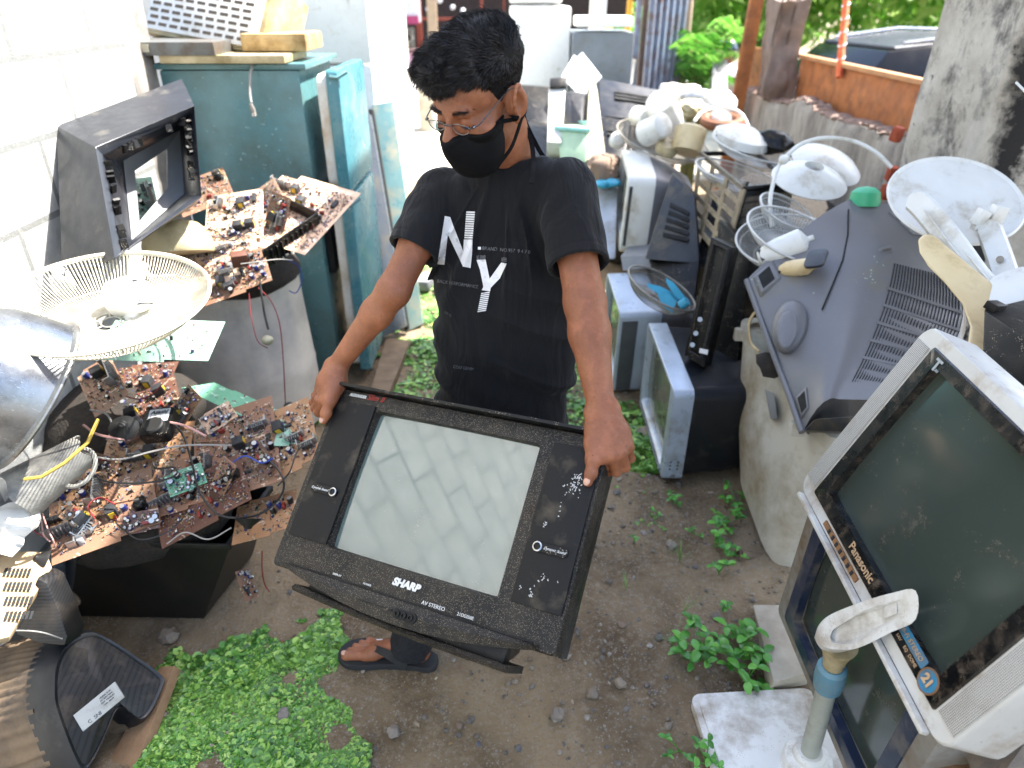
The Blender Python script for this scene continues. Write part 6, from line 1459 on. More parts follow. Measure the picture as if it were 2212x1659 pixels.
bk = thing('black_module','black plastic box with ribs at the right edge behind the silver television','box',T(*P(2170,770,1.8)))
MB().hexa([P(2120,790,1.62),P(2212,880,1.52),P(2330,880,1.6),P(2240,760,1.75)]+[P(2124,668,1.70),P(2215,730,1.55),P(2330,700,1.62),P(2240,640,1.80)]).obj('module_body', BLK, bk, bevel=.006, world=True)
MB().box((0,0,0),(.05,.03,.02),M=T(*P(2150,662,1.70),10,10,30)).obj('lug', BLK, bk, bevel=.003, world=True)
wire('cable','thin brown cord looped on top of the big grey television',[P(1925,440,2.38),P(1922,425,2.38),P(1940,412,2.37),P(1975,415,2.36),P(2000,440,2.34),P(2020,460,2.30),P(2035,470,2.28)],.0035,mat('brown_cord','7b6a56',.7))
o = MB().lathe([(.055,-.02),(.055,.0),(.05,.03),(.03,.045),(0,.05)],24,T(*P(1868,432,2.62),-10,0,0)).obj('green_cap', mat('mint_plastic','3fae7f',.5)); tag(o,'mint green plastic dome behind the big grey television','cap')
motor('white bullet shaped fan motor resting on the big grey television',frame(P(1740,520,2.55),P(1790,545,2.5),P(1700,480,2.6))@T(0,0,0,90,0,0)@T(0,0,0,0,-35,0),WHT,.17,.052,group=None,neck=False)
motor('cream fan motor nose lying in the guards left of the big grey television',frame(P(1750,575,2.45),P(1790,570,2.40),P(1745,540,2.5))@T(0,0,0,0,-90,0),CRM,.11,.03,neck=False)
o = MB().prism(rrect(.07,.09,.02,4),0,.012,frame(P(1762,556,2.42),P(1800,552,2.38),P(1768,590,2.36))).obj('bracket_plate', DGRY, bevel=.003); tag(o,'small dark metal bracket beside the cream fan motor','bracket')
FW2 = mat('fan_wire_bright','c6c6c2',.4)
GG = 'wire fan guards piled on the right'
fanguard('fan_guard','bright wire fan guard lying lowest beside the big grey television',frame(P(1705,520,2.72),P(1800,560,2.60),P(1690,450,2.90)),.20,.07,96,FW2,.03,group=GG,r=.0012)
fanguard('fan_guard','wire fan guard stacked on the lowest one, tilted up',frame(P(1715,505,2.66),P(1800,575,2.55),P(1730,440,2.85)),.185,.06,96,FW2,.03,group=GG,r=.0012)
fanguard('fan_guard','small wire fan guard standing above the others by the motor',frame(P(1700,455,2.85),P(1760,500,2.80),P(1730,420,3.0)),.12,.05,72,FW2,.025,group=GG,r=.0012)
fanguard('fan_guard','oval wire fan guard standing in the black crate',frame(P(1590,375,3.35),P(1680,420,3.2),P(1580,340,3.6)),.20,.05,100,FW2,.03,group=GG,r=.0012)
fanguard('fan_guard','wire fan guard lying at the back of the crate under the white hood',frame(P(1625,320,3.5),P(1720,360,3.4),P(1640,290,3.8)),.20,.05,90,FW2,.03,group=GG,r=.0012)
fanguard('fan_guard','brown edged fan guard holding blue blades on the stacked televisions',frame(P(1430,622,3.02),P(1490,685,2.9),P(1462,600,3.2)),.165,.06,90,FGG,.03,group=GG,r=.0012)
BLU = mat('sky_blue_plastic','3fa5c4',.45)
bl = thing('blue_fan_rotor','broken sky blue fan blades lying in the brown edged guard','fan blades',T(*P(1445,635,3.0)))
for k, pl_ in enumerate([[(1398,612),(1425,618),(1450,630),(1465,648),(1455,655),(1430,640),(1400,620)],[(1438,600),(1455,610),(1475,635),(1487,650),(1478,658),(1458,640),(1440,612)],[(1420,635),(1445,635),(1462,650),(1452,678),(1430,658)]]):
    MB().loft([[P(x,y,2.97-.02*k) for x,y in pl_],[P(x,y,2.985-.02*k) for x,y in pl_]]).obj('blade', BLU, bl, world=True)
MB().tube([P(1470,660,2.93),P(1485,650,2.91)],.02,10).obj('blade_hub', BLU, bl, world=True)
# white hoods and the arc
hd2 = thing('lamp_hood','white conical hood with a dark opening, in front of the low wall','hood',frame(P(1752,378,2.95),P(1830,420,2.85),P(1775,330,3.10)))
MB().lathe([(.155,-.03),(.158,-.025),(.13,.0),(.045,.04),(.040,.042),(.038,.02)],40,cap=False).obj('hood_shell', WHT, hd2, solid=.003)
hd3 = thing('lamp_hood','second white hood leaning behind the first one','hood',frame(P(1790,345,3.15),P(1850,400,3.05),P(1815,300,3.3)))
MB().lathe([(.16,-.03),(.163,-.025),(.13,.0),(.045,.03),(0,.03)],40).obj('hood_shell', WHT, hd3)
wire('hoop','thick white plastic hoop arching in front of the low wall',[P(1668,490,2.80),P(1664,430,2.80),P(1678,370,2.82),P(1695,342,2.82),P(1730,312,2.84),P(1780,298,2.86),P(1840,304,2.86),P(1890,328,2.84),P(1926,362,2.82)],.0085,WHT,'hoop',n=8)
v, f = blob(2,3,1,.05); tag(MB().add(v,f,T(*P(1693,345,2.80),0,0,0,.020)).obj('clip', WHT),'white clip knob on the plastic hoop','clip')
wire('white_rod','short white rod end at the upper right edge',[P(2195,178,2.2),P(2212,195,2.18),P(2235,220,2.15)],.004,WHT,'rod')
# crate
def gridface(mb, q, nu, nv, b, th):
    q = [np.asarray(k) for k in q]; n = np.cross(q[1]-q[0],q[3]-q[0]); n = n/np.linalg.norm(n)*th; f = lambda u,v: lerp(lerp(q[0],q[1],u),lerp(q[3],q[2],u),v)
    for i in range(nu+1):
        u = i/nu; mb.hexa([f(u-b,0),f(u+b,0),f(u+b,1),f(u-b,1)]+[f(u-b,0)+n,f(u+b,0)+n,f(u+b,1)+n,f(u-b,1)+n])
    for j in range(nv+1):
        v = j/nv; mb.hexa([f(0,v-b),f(1,v-b),f(1,v+b),f(0,v+b)]+[k+n*1.1 for k in (f(0,v-b),f(1,v-b),f(1,v+b),f(0,v+b))])
cr_ = thing('plastic_crate','black slotted plastic crate with a dusty tan grid end, full of fan parts','crate',T(*P(1600,540,3.2)))
cA,cB,cC,cD = P(1608,408,2.98),P(1712,398,3.05),P(1515,332,3.55),P(1632,330,3.6); dA,dB,dC,dD = P(1566,560,3.02),P(1690,535,3.05),P(1497,480,3.55),P(1600,470,3.6)
mb = MB(); gridface(mb,[dC,dA,cA,cC],3,5,.035,.008); mb.obj('grid_end', mat('dusty_tan_plastic','8c7f66',.7,dirt='5f5442',da=.4), cr_, world=True)
mb = MB(); mb.hexa([cA,cB,lerp(cB,dB,.12),lerp(cA,dA,.12)]+[p+np.array([.0,.02,.0]) for p in (cA,cB,lerp(cB,dB,.12),lerp(cA,dA,.12))])
mb.hexa([lerp(cA,dA,.82),lerp(cB,dB,.82),dB,dA]+[p+np.array([0,.02,0]) for p in (lerp(cA,dA,.82),lerp(cB,dB,.82),dB,dA)]); mb.obj('side_rail', BLK, cr_, world=True)
mb = MB(); gridface(mb,[lerp(cA,dA,.84),lerp(cB,dB,.84),lerp(cB,dB,.1),lerp(cA,dA,.1)],26,7,.010,.006); mb.obj('slotted_side', BLK, cr_, world=True)
mb = MB(); gridface(mb,[cA,lerp(cA,cB,.06),lerp(dA,dB,.06),dA],1,1,.1,.02); mb.tube([cC,cA],.012,6); mb.tube([cA,cB],.012,6); mb.tube([cC,cD],.012,6); mb.tube([cD,cB],.012,6); mb.obj('crate_rim', BLK, cr_, world=True)
MB().hexa([dA,dB,dD,dC]+[p+np.array([0,0,.01]) for p in (dA,dB,dD,dC)]).obj('crate_floor', BLK, cr_, world=True)
# dark casings
def casing(label, q, back, m, vents=0, taper=.75, name='television_casing', group='black television casings in the pile', cat='television casing', extra=None, bev=.012):
    pts = [P(*k) for k in q]; c_ = np.mean(pts,0); back = np.asarray(back,float)
    t_ = thing(name, label, cat, T(*c_), group)
    MB().loft([pts,[p+back*.25 for p in pts],[c_+back+(p-c_)*taper for p in pts]]).obj('casing_shell', m, t_, bevel=bev, world=True, angle=40)
    n = np.cross(pts[1]-pts[0],pts[3]-pts[0]); n /= np.linalg.norm(n); n = n if n@(np.array([0,0,H])-c_) > 0 else -n
    for i in range(vents):
        v = .35+.09*i; a_ = lerp(pts[0],pts[3],v); b_ = lerp(pts[1],pts[2],v); s_, e_ = lerp(a_,b_,.25), lerp(a_,b_,.8); w2 = (pts[3]-pts[0])*.02
        MB().hexa([s_-w2,e_-w2,e_+w2,s_+w2]+[p+n*.016 for p in (s_-w2,e_-w2,e_+w2,s_+w2)]).obj('vent_slot', DV, t_, world=True)
    return t_
casing('dark grey vented casing standing between the small television and the crate',[(1452,372,3.45),(1500,420,3.35),(1512,570,3.3),(1392,560,3.35)],(.1,.3,-.05),DGRY,5)
casing('black casing lying below the vented grey one under the fan guard',[(1400,560,3.4),(1512,560,3.3),(1500,660,3.25),(1430,670,3.3)],(.1,.3,-.05),BLK)
bx_ = slab('black open channel shaped casing leaning on the silver television',[(1536,511,2.72),(1582,534,2.68),(1520,795,2.78),(1478,768,2.84)],.10,BLK,'channel_casing','casing',None,.006)
mb = MB(); q_ = [P(1541,525,2.705),P(1572,540,2.67),P(1515,775,2.765),P(1488,758,2.80)]
for a_, b_ in ((0,1),(1,2),(2,3),(3,0)): mb.tube([q_[a_],q_[b_]],.006,5)
mb.obj('channel_ridge', DUSTY, bx_)
for y_ in (690,720,745): MB().cyl(P(1512-(y_-690)*.3,y_,2.74),P(1512-(y_-690)*.3,y_,2.73),.010,10).obj('knob', SILV, bx_)
MB().hexa([P(1512,752,2.72),P(1530,756,2.70),P(1528,766,2.70),P(1510,762,2.72)]+[P(1512,752,2.74),P(1530,756,2.72),P(1528,766,2.72),P(1510,762,2.74)]).obj('white_tag', WPT, bx_)
slab('tall black upright standing behind the channel shaped casing',[(1552,472,2.98),(1622,540,2.85),(1590,800,2.90),(1520,800,3.0)],.12,BLK,'upright_slab','panel',None,.008)
slab('black cabinet side in the shade above the washing tub',[(1600,560,3.1),(1680,600,3.0),(1700,720,3.0),(1590,720,3.1)],.15,NAVYK,'black_cabinet','cabinet',None,.01)
casing('black ribbed casing under the oval fan guard',[(1540,420,3.5),(1600,560,3.3),(1560,620,3.3),(1500,560,3.4)],(.2,.3,-.1),BLK)
# dish of fan parts
DS = frame(P(1432,300,3.95),P(1530,345,3.85),P(1440,240,4.35))
fanguard('fan_guard','dusty fan guard used as a dish for fan motors and covers',DS,.27,.07,110,FGG,.04,group=GG,r=.0016)
junk = 'plastic fan parts heaped in the dish'
def jar(label, M, m, prof, name='fan_cover', cat='fan cover', slots=False):
    o = MB().lathe(prof, 24, M).obj(name, m, angle=40, solid=.003); tag(o, label, cat, junk); return o
cyl_ = [(.0,.12),(.05,.12),(.065,.11),(.07,.0),(.07,-.03)]
jar('slotted white motor cover at the front left of the dish',T(*P(1402,285,3.78),60,30,20),WHT,cyl_)
jar('big white canister with a black hole in the middle of the dish',T(*P(1440,255,3.95),35,-40,10),WHT,[(.0,.17),(.07,.17),(.085,.15),(.09,0),(.08,-.08),(0,-.08)],'canister','canister')
jar('cream open cylinder at the right of the dish',T(*P(1487,305,3.72),-25,15,0),CRM,[(.075,.07),(.085,.06),(.08,-.06),(0,-.06)],'open_cylinder','cylinder')
jar('white motor housing with a blue dot at the back left of the dish',T(*P(1385,252,4.0),80,70,0),WHT,[(0,.1),(.04,.1),(.055,.06),(.055,-.06),(0,-.08)],'motor_housing','motor housing')
jar('grey stained cover in the front of the dish',T(*P(1440,320,3.75),20,10,0),YEL,[(0,.03),(.05,.03),(.06,.0),(.06,-.02),(0,-.02)])
tag(MB().cyl(P(1422,262,3.82),P(1421,262,3.81),.008,10).obj('hole_plug', CHIPM),'small black plug in the big white canister','plug')
jar('white cowl right behind the dish',T(*P(1545,262,4.1),70,40,0),WHT,[(0,.12),(.04,.12),(.06,.05),(.05,-.08),(0,-.09)])
wire('hoop','white plastic hoop round the brown fan ring behind the dish',[P(1500,262,4.0),P(1520,240,4.05),P(1560,232,4.1),P(1600,245,4.05),P(1622,285,3.95)],.010,WHT,'hoop',n=7)
o = MB().ring(.10,.03,30,8,frame(P(1560,262,4.0),P(1600,275,3.9),P(1570,235,4.2))).obj('brown_ring', mat('brown_winding','7a4a2c',.7,bump=.4,bs=200)); tag(o,'brown wound motor ring behind the dish','motor ring')
jar('pale translucent fan cowl lying on the crate towards the wall',frame(P(1600,300,3.6),P(1700,340,3.5),P(1610,260,3.9)),WHT,[(.15,-.02),(.14,.02),(.06,.06),(.0,.07)])
tag(MB().add(*blob(2,12,.6,.3),T(*P(1670,305,3.6),0,0,0,.10)).obj('motor_core', BLK, angle=40),'black motor core on the heap below the low wall','motor core')
v, f = blob(2,3,.9,.1); o = MB().lathe([(0,.03),(.03,.025),(.05,0),(.045,-.03),(0,-.04)],20,T(*P(1334,303,4.1),70,10,0)).obj('loudspeaker', WHT); tag(o,'small white round loudspeaker left of the dish','loudspeaker')
# middle distance pile behind the man
fridge('white refrigerator standing behind the man\'s head at the right', -.02, .45, 6.0, 6.5, 1.70, WF, .55)
GF = mat('grey_fridge_enamel','7f868c',.4,dirt='6f6f68',da=.2)
fridge('grey sided refrigerator with white edge next to the white one', .46, .93, 5.9, 6.4, 1.53, GF, .6)
o = MB().box((.70,6.05,1.60),(.42,.4,.07)).obj('foam_box', WF, bevel=.01); tag(o,'white foam tray on top of the grey sided refrigerator','tray')
o = MB().box((.18,6.2,1.75),(.40,.4,.06)).obj('foam_box', WF, bevel=.02); tag(o,'white foam lid on top of the white refrigerator','tray')
PL = 'loose flat panels in the middle pile'
slab('blue white appliance panel leaning at the back',[(1295,82,6.6),(1372,80,6.6),(1362,150,6.4),(1292,150,6.4)],.05,mat('pale_blue_panel','8ca7b8',.4),'appliance_panel','panel',PL)
slab('tall cream hardboard panel standing in the middle pile',[(1275,140,4.6),(1290,190,4.5),(1310,345,4.2),(1264,345,4.2)],.02,mat('cream_board','a9a28d',.7,dirt='7d7563',da=.3),'hardboard_panel','panel',PL)
slab('white sheet tilted over the black casings, left one',[(1212,165,5.0),(1240,118,5.1),(1282,150,5.0),(1262,215,4.8)],.01,WF,'white_sheet','sheet',PL)
slab('white sheet tilted over the black casings, right one',[(1240,130,4.95),(1258,112,4.95),(1300,165,4.85),(1272,195,4.85)],.01,WF,'white_sheet','sheet',PL)
slab('white television bezel standing on edge with a black top',[(1186,185,4.4),(1222,183,4.4),(1212,308,4.2),(1182,306,4.2)],.25,WHT,'white_slab','slab',PL)
slab('black strip on top of the white bezel',[(1188,168,4.38),(1226,166,4.38),(1224,186,4.36),(1187,187,4.36)],.2,BLK,'black_strip','strip',PL)
casing('black casing on edge directly behind the man\'s neck',[(1125,185,5.2),(1190,190,5.2),(1186,290,4.9),(1130,290,4.9)],(.0,.3,0),BLK)
casing('long black casing under the white sheets in the middle pile',[(1292,168,4.9),(1432,196,4.8),(1425,262,4.6),(1296,250,4.6)],(.1,.5,-.1),NAVYK,3)
casing('black casing below the long one in the middle pile',[(1296,250,4.5),(1360,262,4.4),(1350,352,4.2),(1300,345,4.2)],(.1,.4,-.1),BLK,2)
casing('black casing beside the white bezel in the middle pile',[(1222,200,4.7),(1262,205,4.7),(1258,275,4.5),(1214,275,4.5)],(.1,.3,0),BLK)
casing('large black casing at the back, right of the refrigerators',[(1290,112,5.9),(1372,130,5.8),(1366,182,5.6),(1292,178,5.6)],(.1,.3,0),DGRY,2)
casing('dark casing low behind the man\'s shoulder',[(1140,270,4.6),(1205,285,4.5),(1215,345,4.3),(1150,345,4.3)],(.0,.4,0),BLK)
casing('dark casing under the green basket',[(1215,330,4.3),(1300,350,4.2),(1310,420,4.0),(1230,420,4.0)],(.0,.4,-.1),BLK)
casing('grey television side left of the small white television',[(1288,405,3.95),(1335,395,3.9),(1330,560,3.75),(1296,560,3.75)],(.0,.35,-.05),SILV,0,.8,group=None)
casing('dark casing filling the stack behind the white topped television',[(1400,500,3.9),(1440,500,3.8),(1440,600,3.7),(1395,600,3.7)],(.1,.4,-.1),BLK)
bk_ = thing('laundry_basket','pale green basket with a white box in it, right of the man','basket',T(*P(1235,340,4.2)))
MB().hexa([P(1210,345,4.2),P(1266,352,4.1),P(1275,330,4.5),P(1220,325,4.6)]+[P(1203,278,4.25),P(1268,284,4.15),P(1278,268,4.5),P(1215,268,4.6)]).obj('basket_body', mat('pale_green_plastic','a9c4a4',.5), bk_, bevel=.01, world=True)
mb = MB(); qq = [P(1201,276,4.24),P(1270,282,4.14),P(1281,266,4.5),P(1213,265,4.6)]
for i in range(4): mb.tube([qq[i],qq[(i+1)%4]],.014,6)
mb.obj('basket_rim', mat('mint_rim','8fc7bd',.5), bk_, world=True)
v, f = blob(2,15,.6,.45); tag(MB().add(v,f,T(*P(1300,365,3.95),0,0,0,.11)).obj('rag', mat('brown_rag','86705f',.95,bump=.8,bs=30), angle=60),'crumpled brown rag left of the small white television','rag')
for i,(px,py) in enumerate(((1302,398),(1322,395))):
    v, f = blob(2,16+i,.5,.2); tag(MB().add(v,f,T(*P(px,py,3.85),0,0,i*60,.045)).obj('blue_plastic', BLU, angle=60),('sky blue plastic scrap left under the rag','sky blue plastic scrap beside the small television')[i],'plastic scrap')
r_ = np.random.default_rng(21)
for i,(px,py,s,d) in enumerate([(1470,205,.14,5.0),(1440,225,.10,4.9),(1510,215,.13,4.7),(1545,222,.12,4.6),(1490,235,.10,4.5),(1405,238,.08,4.6)]):
    v, f = blob(2,60+i,.55,.4); tag(MB().add(v,f,T(*P(px,py,d),r_.uniform(-30,30),0,i*50,s)).obj('plastic_scrap', (WHT,YEL,SILV)[i%3], angle=35),('white plastic scrap behind the dish, far left','yellowed scrap just behind the dish','silver scrap at the foot of the palm','white scrap before the orange boards','yellowed scrap right behind the dish','silver scrap left behind the dish')[i],'plastic scrap','plastic scraps heaped behind the dish')
o = MB().add(*blob(3,70,.8,.15),T(1.65,4.3,.25,0,0,0,.62)).obj('scrap_heap', MATS['dark_scrap'], angle=60); tag(o,'dark mass of scrap under the dish and the crate','scrap heap')
o = MB().add(*blob(3,71,.7,.15),T(.95,5.3,.2,0,0,0,.42)).obj('scrap_heap', MATS['dark_scrap'], angle=60); tag(o,'dark mass of scrap under the black casings in the middle','scrap heap')
o = MB().add(*blob(3,72,.7,.12),T(1.62,2.9,.15,0,0,0,.52)).obj('scrap_heap', MATS['dark_scrap'], angle=60); tag(o,'dark mass of scrap between the washing tub and the low wall','scrap heap')
# ---------------------------------------------------------------- creeping plants and weeds
def leafmat(name, cols):
    m = bpy.data.materials.new(name); t = NT(m); gi = t.n.new('ShaderNodeNewGeometry').outputs['Random Per Island']
    cr = t.n.new('ShaderNodeValToRGB'); t.link(gi, cr.inputs[0])
    for i, h_ in enumerate(cols):
        e = cr.color_ramp.elements[i] if i < 2 else cr.color_ramp.elements.new(i/len(cols)); e.position = i/(len(cols)-1); e.color = lin(h_)
    t.link(t.mix(t.ramp(t.noise(5, 4), .38, .68, 0, .45), cr.outputs[0], '6d9438' if 'creeper' in name else cols[0]), t.b.inputs['Base Color']); t.b.inputs['Roughness'].default_value = .42; t.b.inputs['Subsurface Weight'].default_value = .0
    if 'tree' in name or 'palm' in name:
        tl = t.n.new('ShaderNodeBsdfTranslucent'); t.link(cr.outputs[0], tl.inputs[0]); mx = t.n.new('ShaderNodeMixShader'); mx.inputs[0].default_value = .5
        t.link(t.b.outputs[0], mx.inputs[1]); t.link(tl.outputs[0], mx.inputs[2]); t.link(mx.outputs[0], t.n['Material Output'].inputs[0])
    return m
LF = leafmat('creeper_leaf', ['21451a','2f5f27','41752e','578b38','7aa548','9ab85c'])
def inpoly(px, py, poly):
    c = False; n = len(poly); j = n-1
    for i in range(n):
        (x1,y1),(x2,y2) = poly[i], poly[j]
        if (y1 > py) != (y2 > py) and px < (x2-x1)*(py-y1)/(y2-y1)+x1: c = not c
        j = i
    return c
def cover(name, polys, n, r0, r1, seed, hmax, thin=0.0):
    r_ = np.random.default_rng(seed); V = []; F_ = []; n0 = 0
    W = [[tuple(Z(x,y,0)[:2]) for x,y in p] for p in polys]; k = 0; tries = 0
    while k < n and tries < n*30:
        tries += 1; w_ = W[r_.integers(len(W))]; a = np.array(w_); x = r_.uniform(a[:,0].min(), a[:,0].max()); y = r_.uniform(a[:,1].min(), a[:,1].max())
        jx, jy = x+.07*float(fbm(np.array([x,y]),8,3,1)), y+.07*float(fbm(np.array([x,y]),8,3,2))
        if not inpoly(jx, jy, w_): continue
        ns_ = float(fbm(np.array([x,y]), 7, 2, 11))
        if ns_ < -.75+thin*r_.random(): continue
        z = float(gz(x,y)) + hmax*max(.1,(.55+ns_))*r_.uniform(.3,1); r = r_.uniform(r0,r1)*(1.0+.5*ns_)*(r_.choice([.7,1,1.35]))
        M = T(x,y,z,r_.normal(8,12),r_.normal(0,12),r_.uniform(0,360)); m_ = 8; q = [(0,0,-r*.12)]
        for i in range(m_):
            th_ = 2*math.pi*i/m_; rr_ = r*(1 if i else .45); q.append((rr_*math.cos(th_), rr_*math.sin(th_)*.95, .0))
        V.append(xf(M, q)); F_ += [(n0,n0+1+i,n0+1+(i+1)%m_) for i in range(m_)]; n0 += m_+1; k += 1
    mb = MB(); mb.v = V; mb.f = F_; mb.n = n0
    me = bpy.data.meshes.new(name); me.from_pydata(np.concatenate(V).tolist(), [], F_); me.shade_smooth(); me.materials.append(LF); o = bpy.data.objects.new(name, me); COL.objects.link(o); return tag(o, kind='stuff')
cover('ground_cover', [[(325,1425),(420,1385),(500,1395),(560,1360),(600,1385),(640,1350),(690,1310),(740,1330),(715,1390),(700,1430),(760,1520),(790,1600),(790,1670),(700,1720),(260,1720),(290,1600),(310,1520)]], 12500, .0042, .0098, 5, .018)
cover('creeping_plants', [[(760,905),(800,845),(860,720),(900,600),(930,520),(1000,500),(1120,500),(1260,620),(1290,760),(1300,855),(1390,890),(1385,960),(1330,960),(1230,930),(1000,930),(800,930)],[(1350,950),(1400,930),(1402,1010),(1370,1030),(1355,990)]], 24000, .007, .014, 6, .025, .3)
cover('creeping_plants', [[(650,880),(700,860),(700,930),(660,930)],[(1330,1000),(1400,990),(1410,1100),(1370,1140),(1330,1090)]], 420, .006, .011, 7, .02, .9)
WL_ = leafmat('weed_leaf', ['2f6420','3f7c2a','559436','6fae45'])
def weed(px, py, s, n, seed, label):
    s *= (.9 if s < .1 else .78)
    r_ = np.random.default_rng(seed); q = Z(px,py,0); t_ = thing('weed', label, 'weed', T(q[0],q[1],float(gz(q[0],q[1]))), 'broad leaved weeds along the right of the path')
    st_ = MB(); lf = MB()
    for k in range(n):
        a = r_.uniform(0, 2*math.pi); rad = s*r_.uniform(.1,1)*.9; hgt = s*r_.uniform(.25,.9); tip = np.array([rad*math.cos(a), rad*math.sin(a), hgt])
        st_.tube(spline([(0,0,0), tip*[.4,.4,.6], tip], 4), [.0016]*9, 5)
        for j in range(3+r_.integers(0,2)):
            b = a+j*1.9+r_.normal(0,.3); L_ = s*r_.uniform(.28,.42); W_ = L_*.32; M = T(*tip,0,0,math.degrees(b)) @ T(0,0,0,r_.normal(0,12),-r_.uniform(-5,30),0)
            g_ = []; 
            for i in range(7):
                u = i/6; w2 = W_*math.sin(math.pi*min(1,u*.86+.06))**.8; x = L_*u; z = L_*(.22*u-.35*u*u); g_.append([(x,-w2,z+w2*.35),(x,0,z),(x,w2,z+w2*.35)])
            lf.loft(g_, False, False, M)
    st_.obj('stem', WL_, t_); lf.obj('foliage', WL_, t_, angle=80); return t_
for i, (px,py,s,n,lb) in enumerate([(1455,1075,.075,4,'low weed at the foot of the silver television'),(1405,1112,.05,2,'tiny pale weed on the path below the silver television'),(1370,1172,.045,2,'small four leaved weed alone on the path right of the held television'),
     (1592,1090,.10,6,'weed growing against the white washing tub near its top'),(1542,1185,.09,5,'weed left of the drain pipe of the washing tub'),(1552,1240,.075,4,'four leaf rosette below the drain pipe'),(1562,1320,.065,3,'small weed between the rosette and the large weed clump'),
     (1515,1410,.13,12,'wide weed clump at the left of the concrete block'),(1605,1400,.14,13,'tall weed clump leaning on the concrete block'),(1615,1470,.13,11,'weed clump between the concrete block and the white stand base'),
     (1468,1620,.055,4,'small weed at the bottom edge of the path'),(1525,1650,.075,6,'weed at the bottom edge beside the white stand base'),(1440,1145,.03,2,'seedling beside the tiny pale weed'),(1565,1128,.10,6,'weed pressed against the wall of the washing tub'),(1625,1075,.08,5,'weed half hidden behind the bottom of the washing tub'),(1500,1150,.05,3,'small weed left of the weeds at the washing tub'),(1585,1205,.06,4,'weed peeping out above the drain pipe')]): weed(px,py,s,n,40+i,lb)
GL = leafmat('grass_blade', ['4d7a35','66923f','7fa552'])
for i, (px,py,s,n,lb) in enumerate([(1468,1215,.12,16,'thin grass tuft in the middle of the path'),(1352,1275,.07,10,'grass tuft right of the held television'),(1450,1400,.11,14,'grass tuft left of the large weed clump'),(1475,1330,.12,9,'sparse grass stalks on the path above the weed clump')]):
    r_ = np.random.default_rng(90+i); q = Z(px,py,0); mb = MB()
    for k in range(n):
        a = r_.uniform(0,6.28); L_ = s*r_.uniform(.5,1); lean = r_.uniform(.2,.8); d_ = np.array([math.cos(a),math.sin(a)]); g_ = []; sd = np.array([-d_[1],d_[0],0])*.0014
        for j in range(6):
            u = j/5; p = np.array([q[0]+d_[0]*L_*lean*u*u, q[1]+d_[1]*L_*lean*u*u, L_*(u-.35*lean*u*u)]); g_.append([p-sd*(1-u*.9), p+sd*(1-u*.9)])
        mb.loft(g_, False, False)
    tag(mb.obj('grass_tuft', GL, angle=80), lb, 'grass tuft', 'grass tufts on the path')

# dry leaves, chips and bits trodden into the soil
LT = leafmat('litter', ['6b4a2a','8a6a3c','9b9485','4a3524','b0a894','7a3f26','3a4a5a'])
r_ = np.random.default_rng(77); mb = MB()
for k in range(900):
    x, y = r_.uniform(-.95,1.3), r_.uniform(.9,3.4); s = .0025*np.exp(r_.normal(.3,.5)); s = min(s,.014)
    M = T(x,y,float(gz(x,y))+.002+s*.2,r_.normal(0,15),r_.normal(0,15),r_.uniform(0,360)); a = r_.uniform(.3,.8); mb.add([(-s,0,0),(-s*.3,-s*a,.15*s),(s,-s*.2,0),(s*.5,s*a,.2*s),(-s*.4,s*.6*a,.1*s)],[(0,1,2,3,4)],M)
tag(mb.obj('ground_litter', LT, smooth=False), kind='stuff')
# ---------------------------------------------------------------- posts, sheets and boards at the back
RST = mat('rusty_iron','6d5448',.7,.4,col2='4b4541',vs=12); BST = mat('blue_grey_steel','8592a6',.5,.2,col2='78869b',dirt='6d5448',da=.4)
cs_ = thing('corrugated_sheet','grey blue corrugated iron sheet standing at the back','sheet',T(*P(1440,200,6.2)))
a_, b_ = P(1403,10,6.0), P(1490,10,6.3); rg = []
for i in range(60):
    u = i/59; p = lerp(a_,b_,u); z0, z1 = .2, 2.0; off = .018*math.sin(u*40); rg.append([(p[0],p[1]+off,z0),(p[0],p[1]+off,z1)])
MB().loft(rg,False,False).obj('sheet', BST, cs_, solid=.002, world=True)
for i,(px,c_) in enumerate(((1372,BST),(1386,RST),(1399,BST))):
    p = P(px,120,6.0+.1*i); o = MB().box((p[0],p[1],.95),(.045,.05,2.1)).obj('steel_post', c_, bevel=.004); tag(o,('blue grey steel post, left of the three by the iron sheet','rusty steel post, middle of the three by the iron sheet','blue grey steel post touching the iron sheet')[i],'post','steel posts at the back')
p = P(1476,100,6.5); o = MB().tube([(p[0],p[1],0),(p[0]+.02,p[1],1.0),(p[0]-.01,p[1],2.2)],.045,10).obj('bamboo_post', mat('pale_bark','b09a85',.9,bump=.5)); tag(o,'pale trunk like post right of the iron sheet','post')
OB = mat('orange_plywood','b5703c',.7,col2='9c5c30',vs=4,dirt='7a4a2c',da=.4,bump=.2)
p = P(1588,210,6.1); o = MB().box((p[0]+.04,p[1],1.2),(.11,.06,2.6),R=(0,2,0)).obj('wooden_post', OB, bevel=.005); tag(o,'orange brown wooden post left of the plywood boards','post')
PG = 'orange plywood boards above the low wall'
o = MB().box((2.32,6.9,.88),(.03,.75,.94),R=(0,0,14)).obj('plywood_board', OB, bevel=.003); tag(o,'orange plywood board between the wooden post and the broken pillar','board',PG)
o = MB().box((2.36,4.95,1.05),(.03,2.50,.56)).obj('plywood_board', OB, bevel=.003); tag(o,'long orange plywood board standing behind the low wall','board',PG)
o = MB().box((2.345,4.95,1.345),(.06,2.50,.03)).obj('plywood_batten', mat('pale_batten','c08a5c',.7), bevel=.003); tag(o,'pale batten along the top of the long plywood board','batten')
o = MB().box((2.33,3.72,1.08),(.05,.10,.50)).obj('plywood_batten', MATS['pale_batten'], bevel=.003); tag(o,'pale upright batten at the near end of the long plywood board','batten')
RK = mat('broken_concrete','8d7b70',.95,col2='6f5f56',vs=8,bump=1,bs=25)
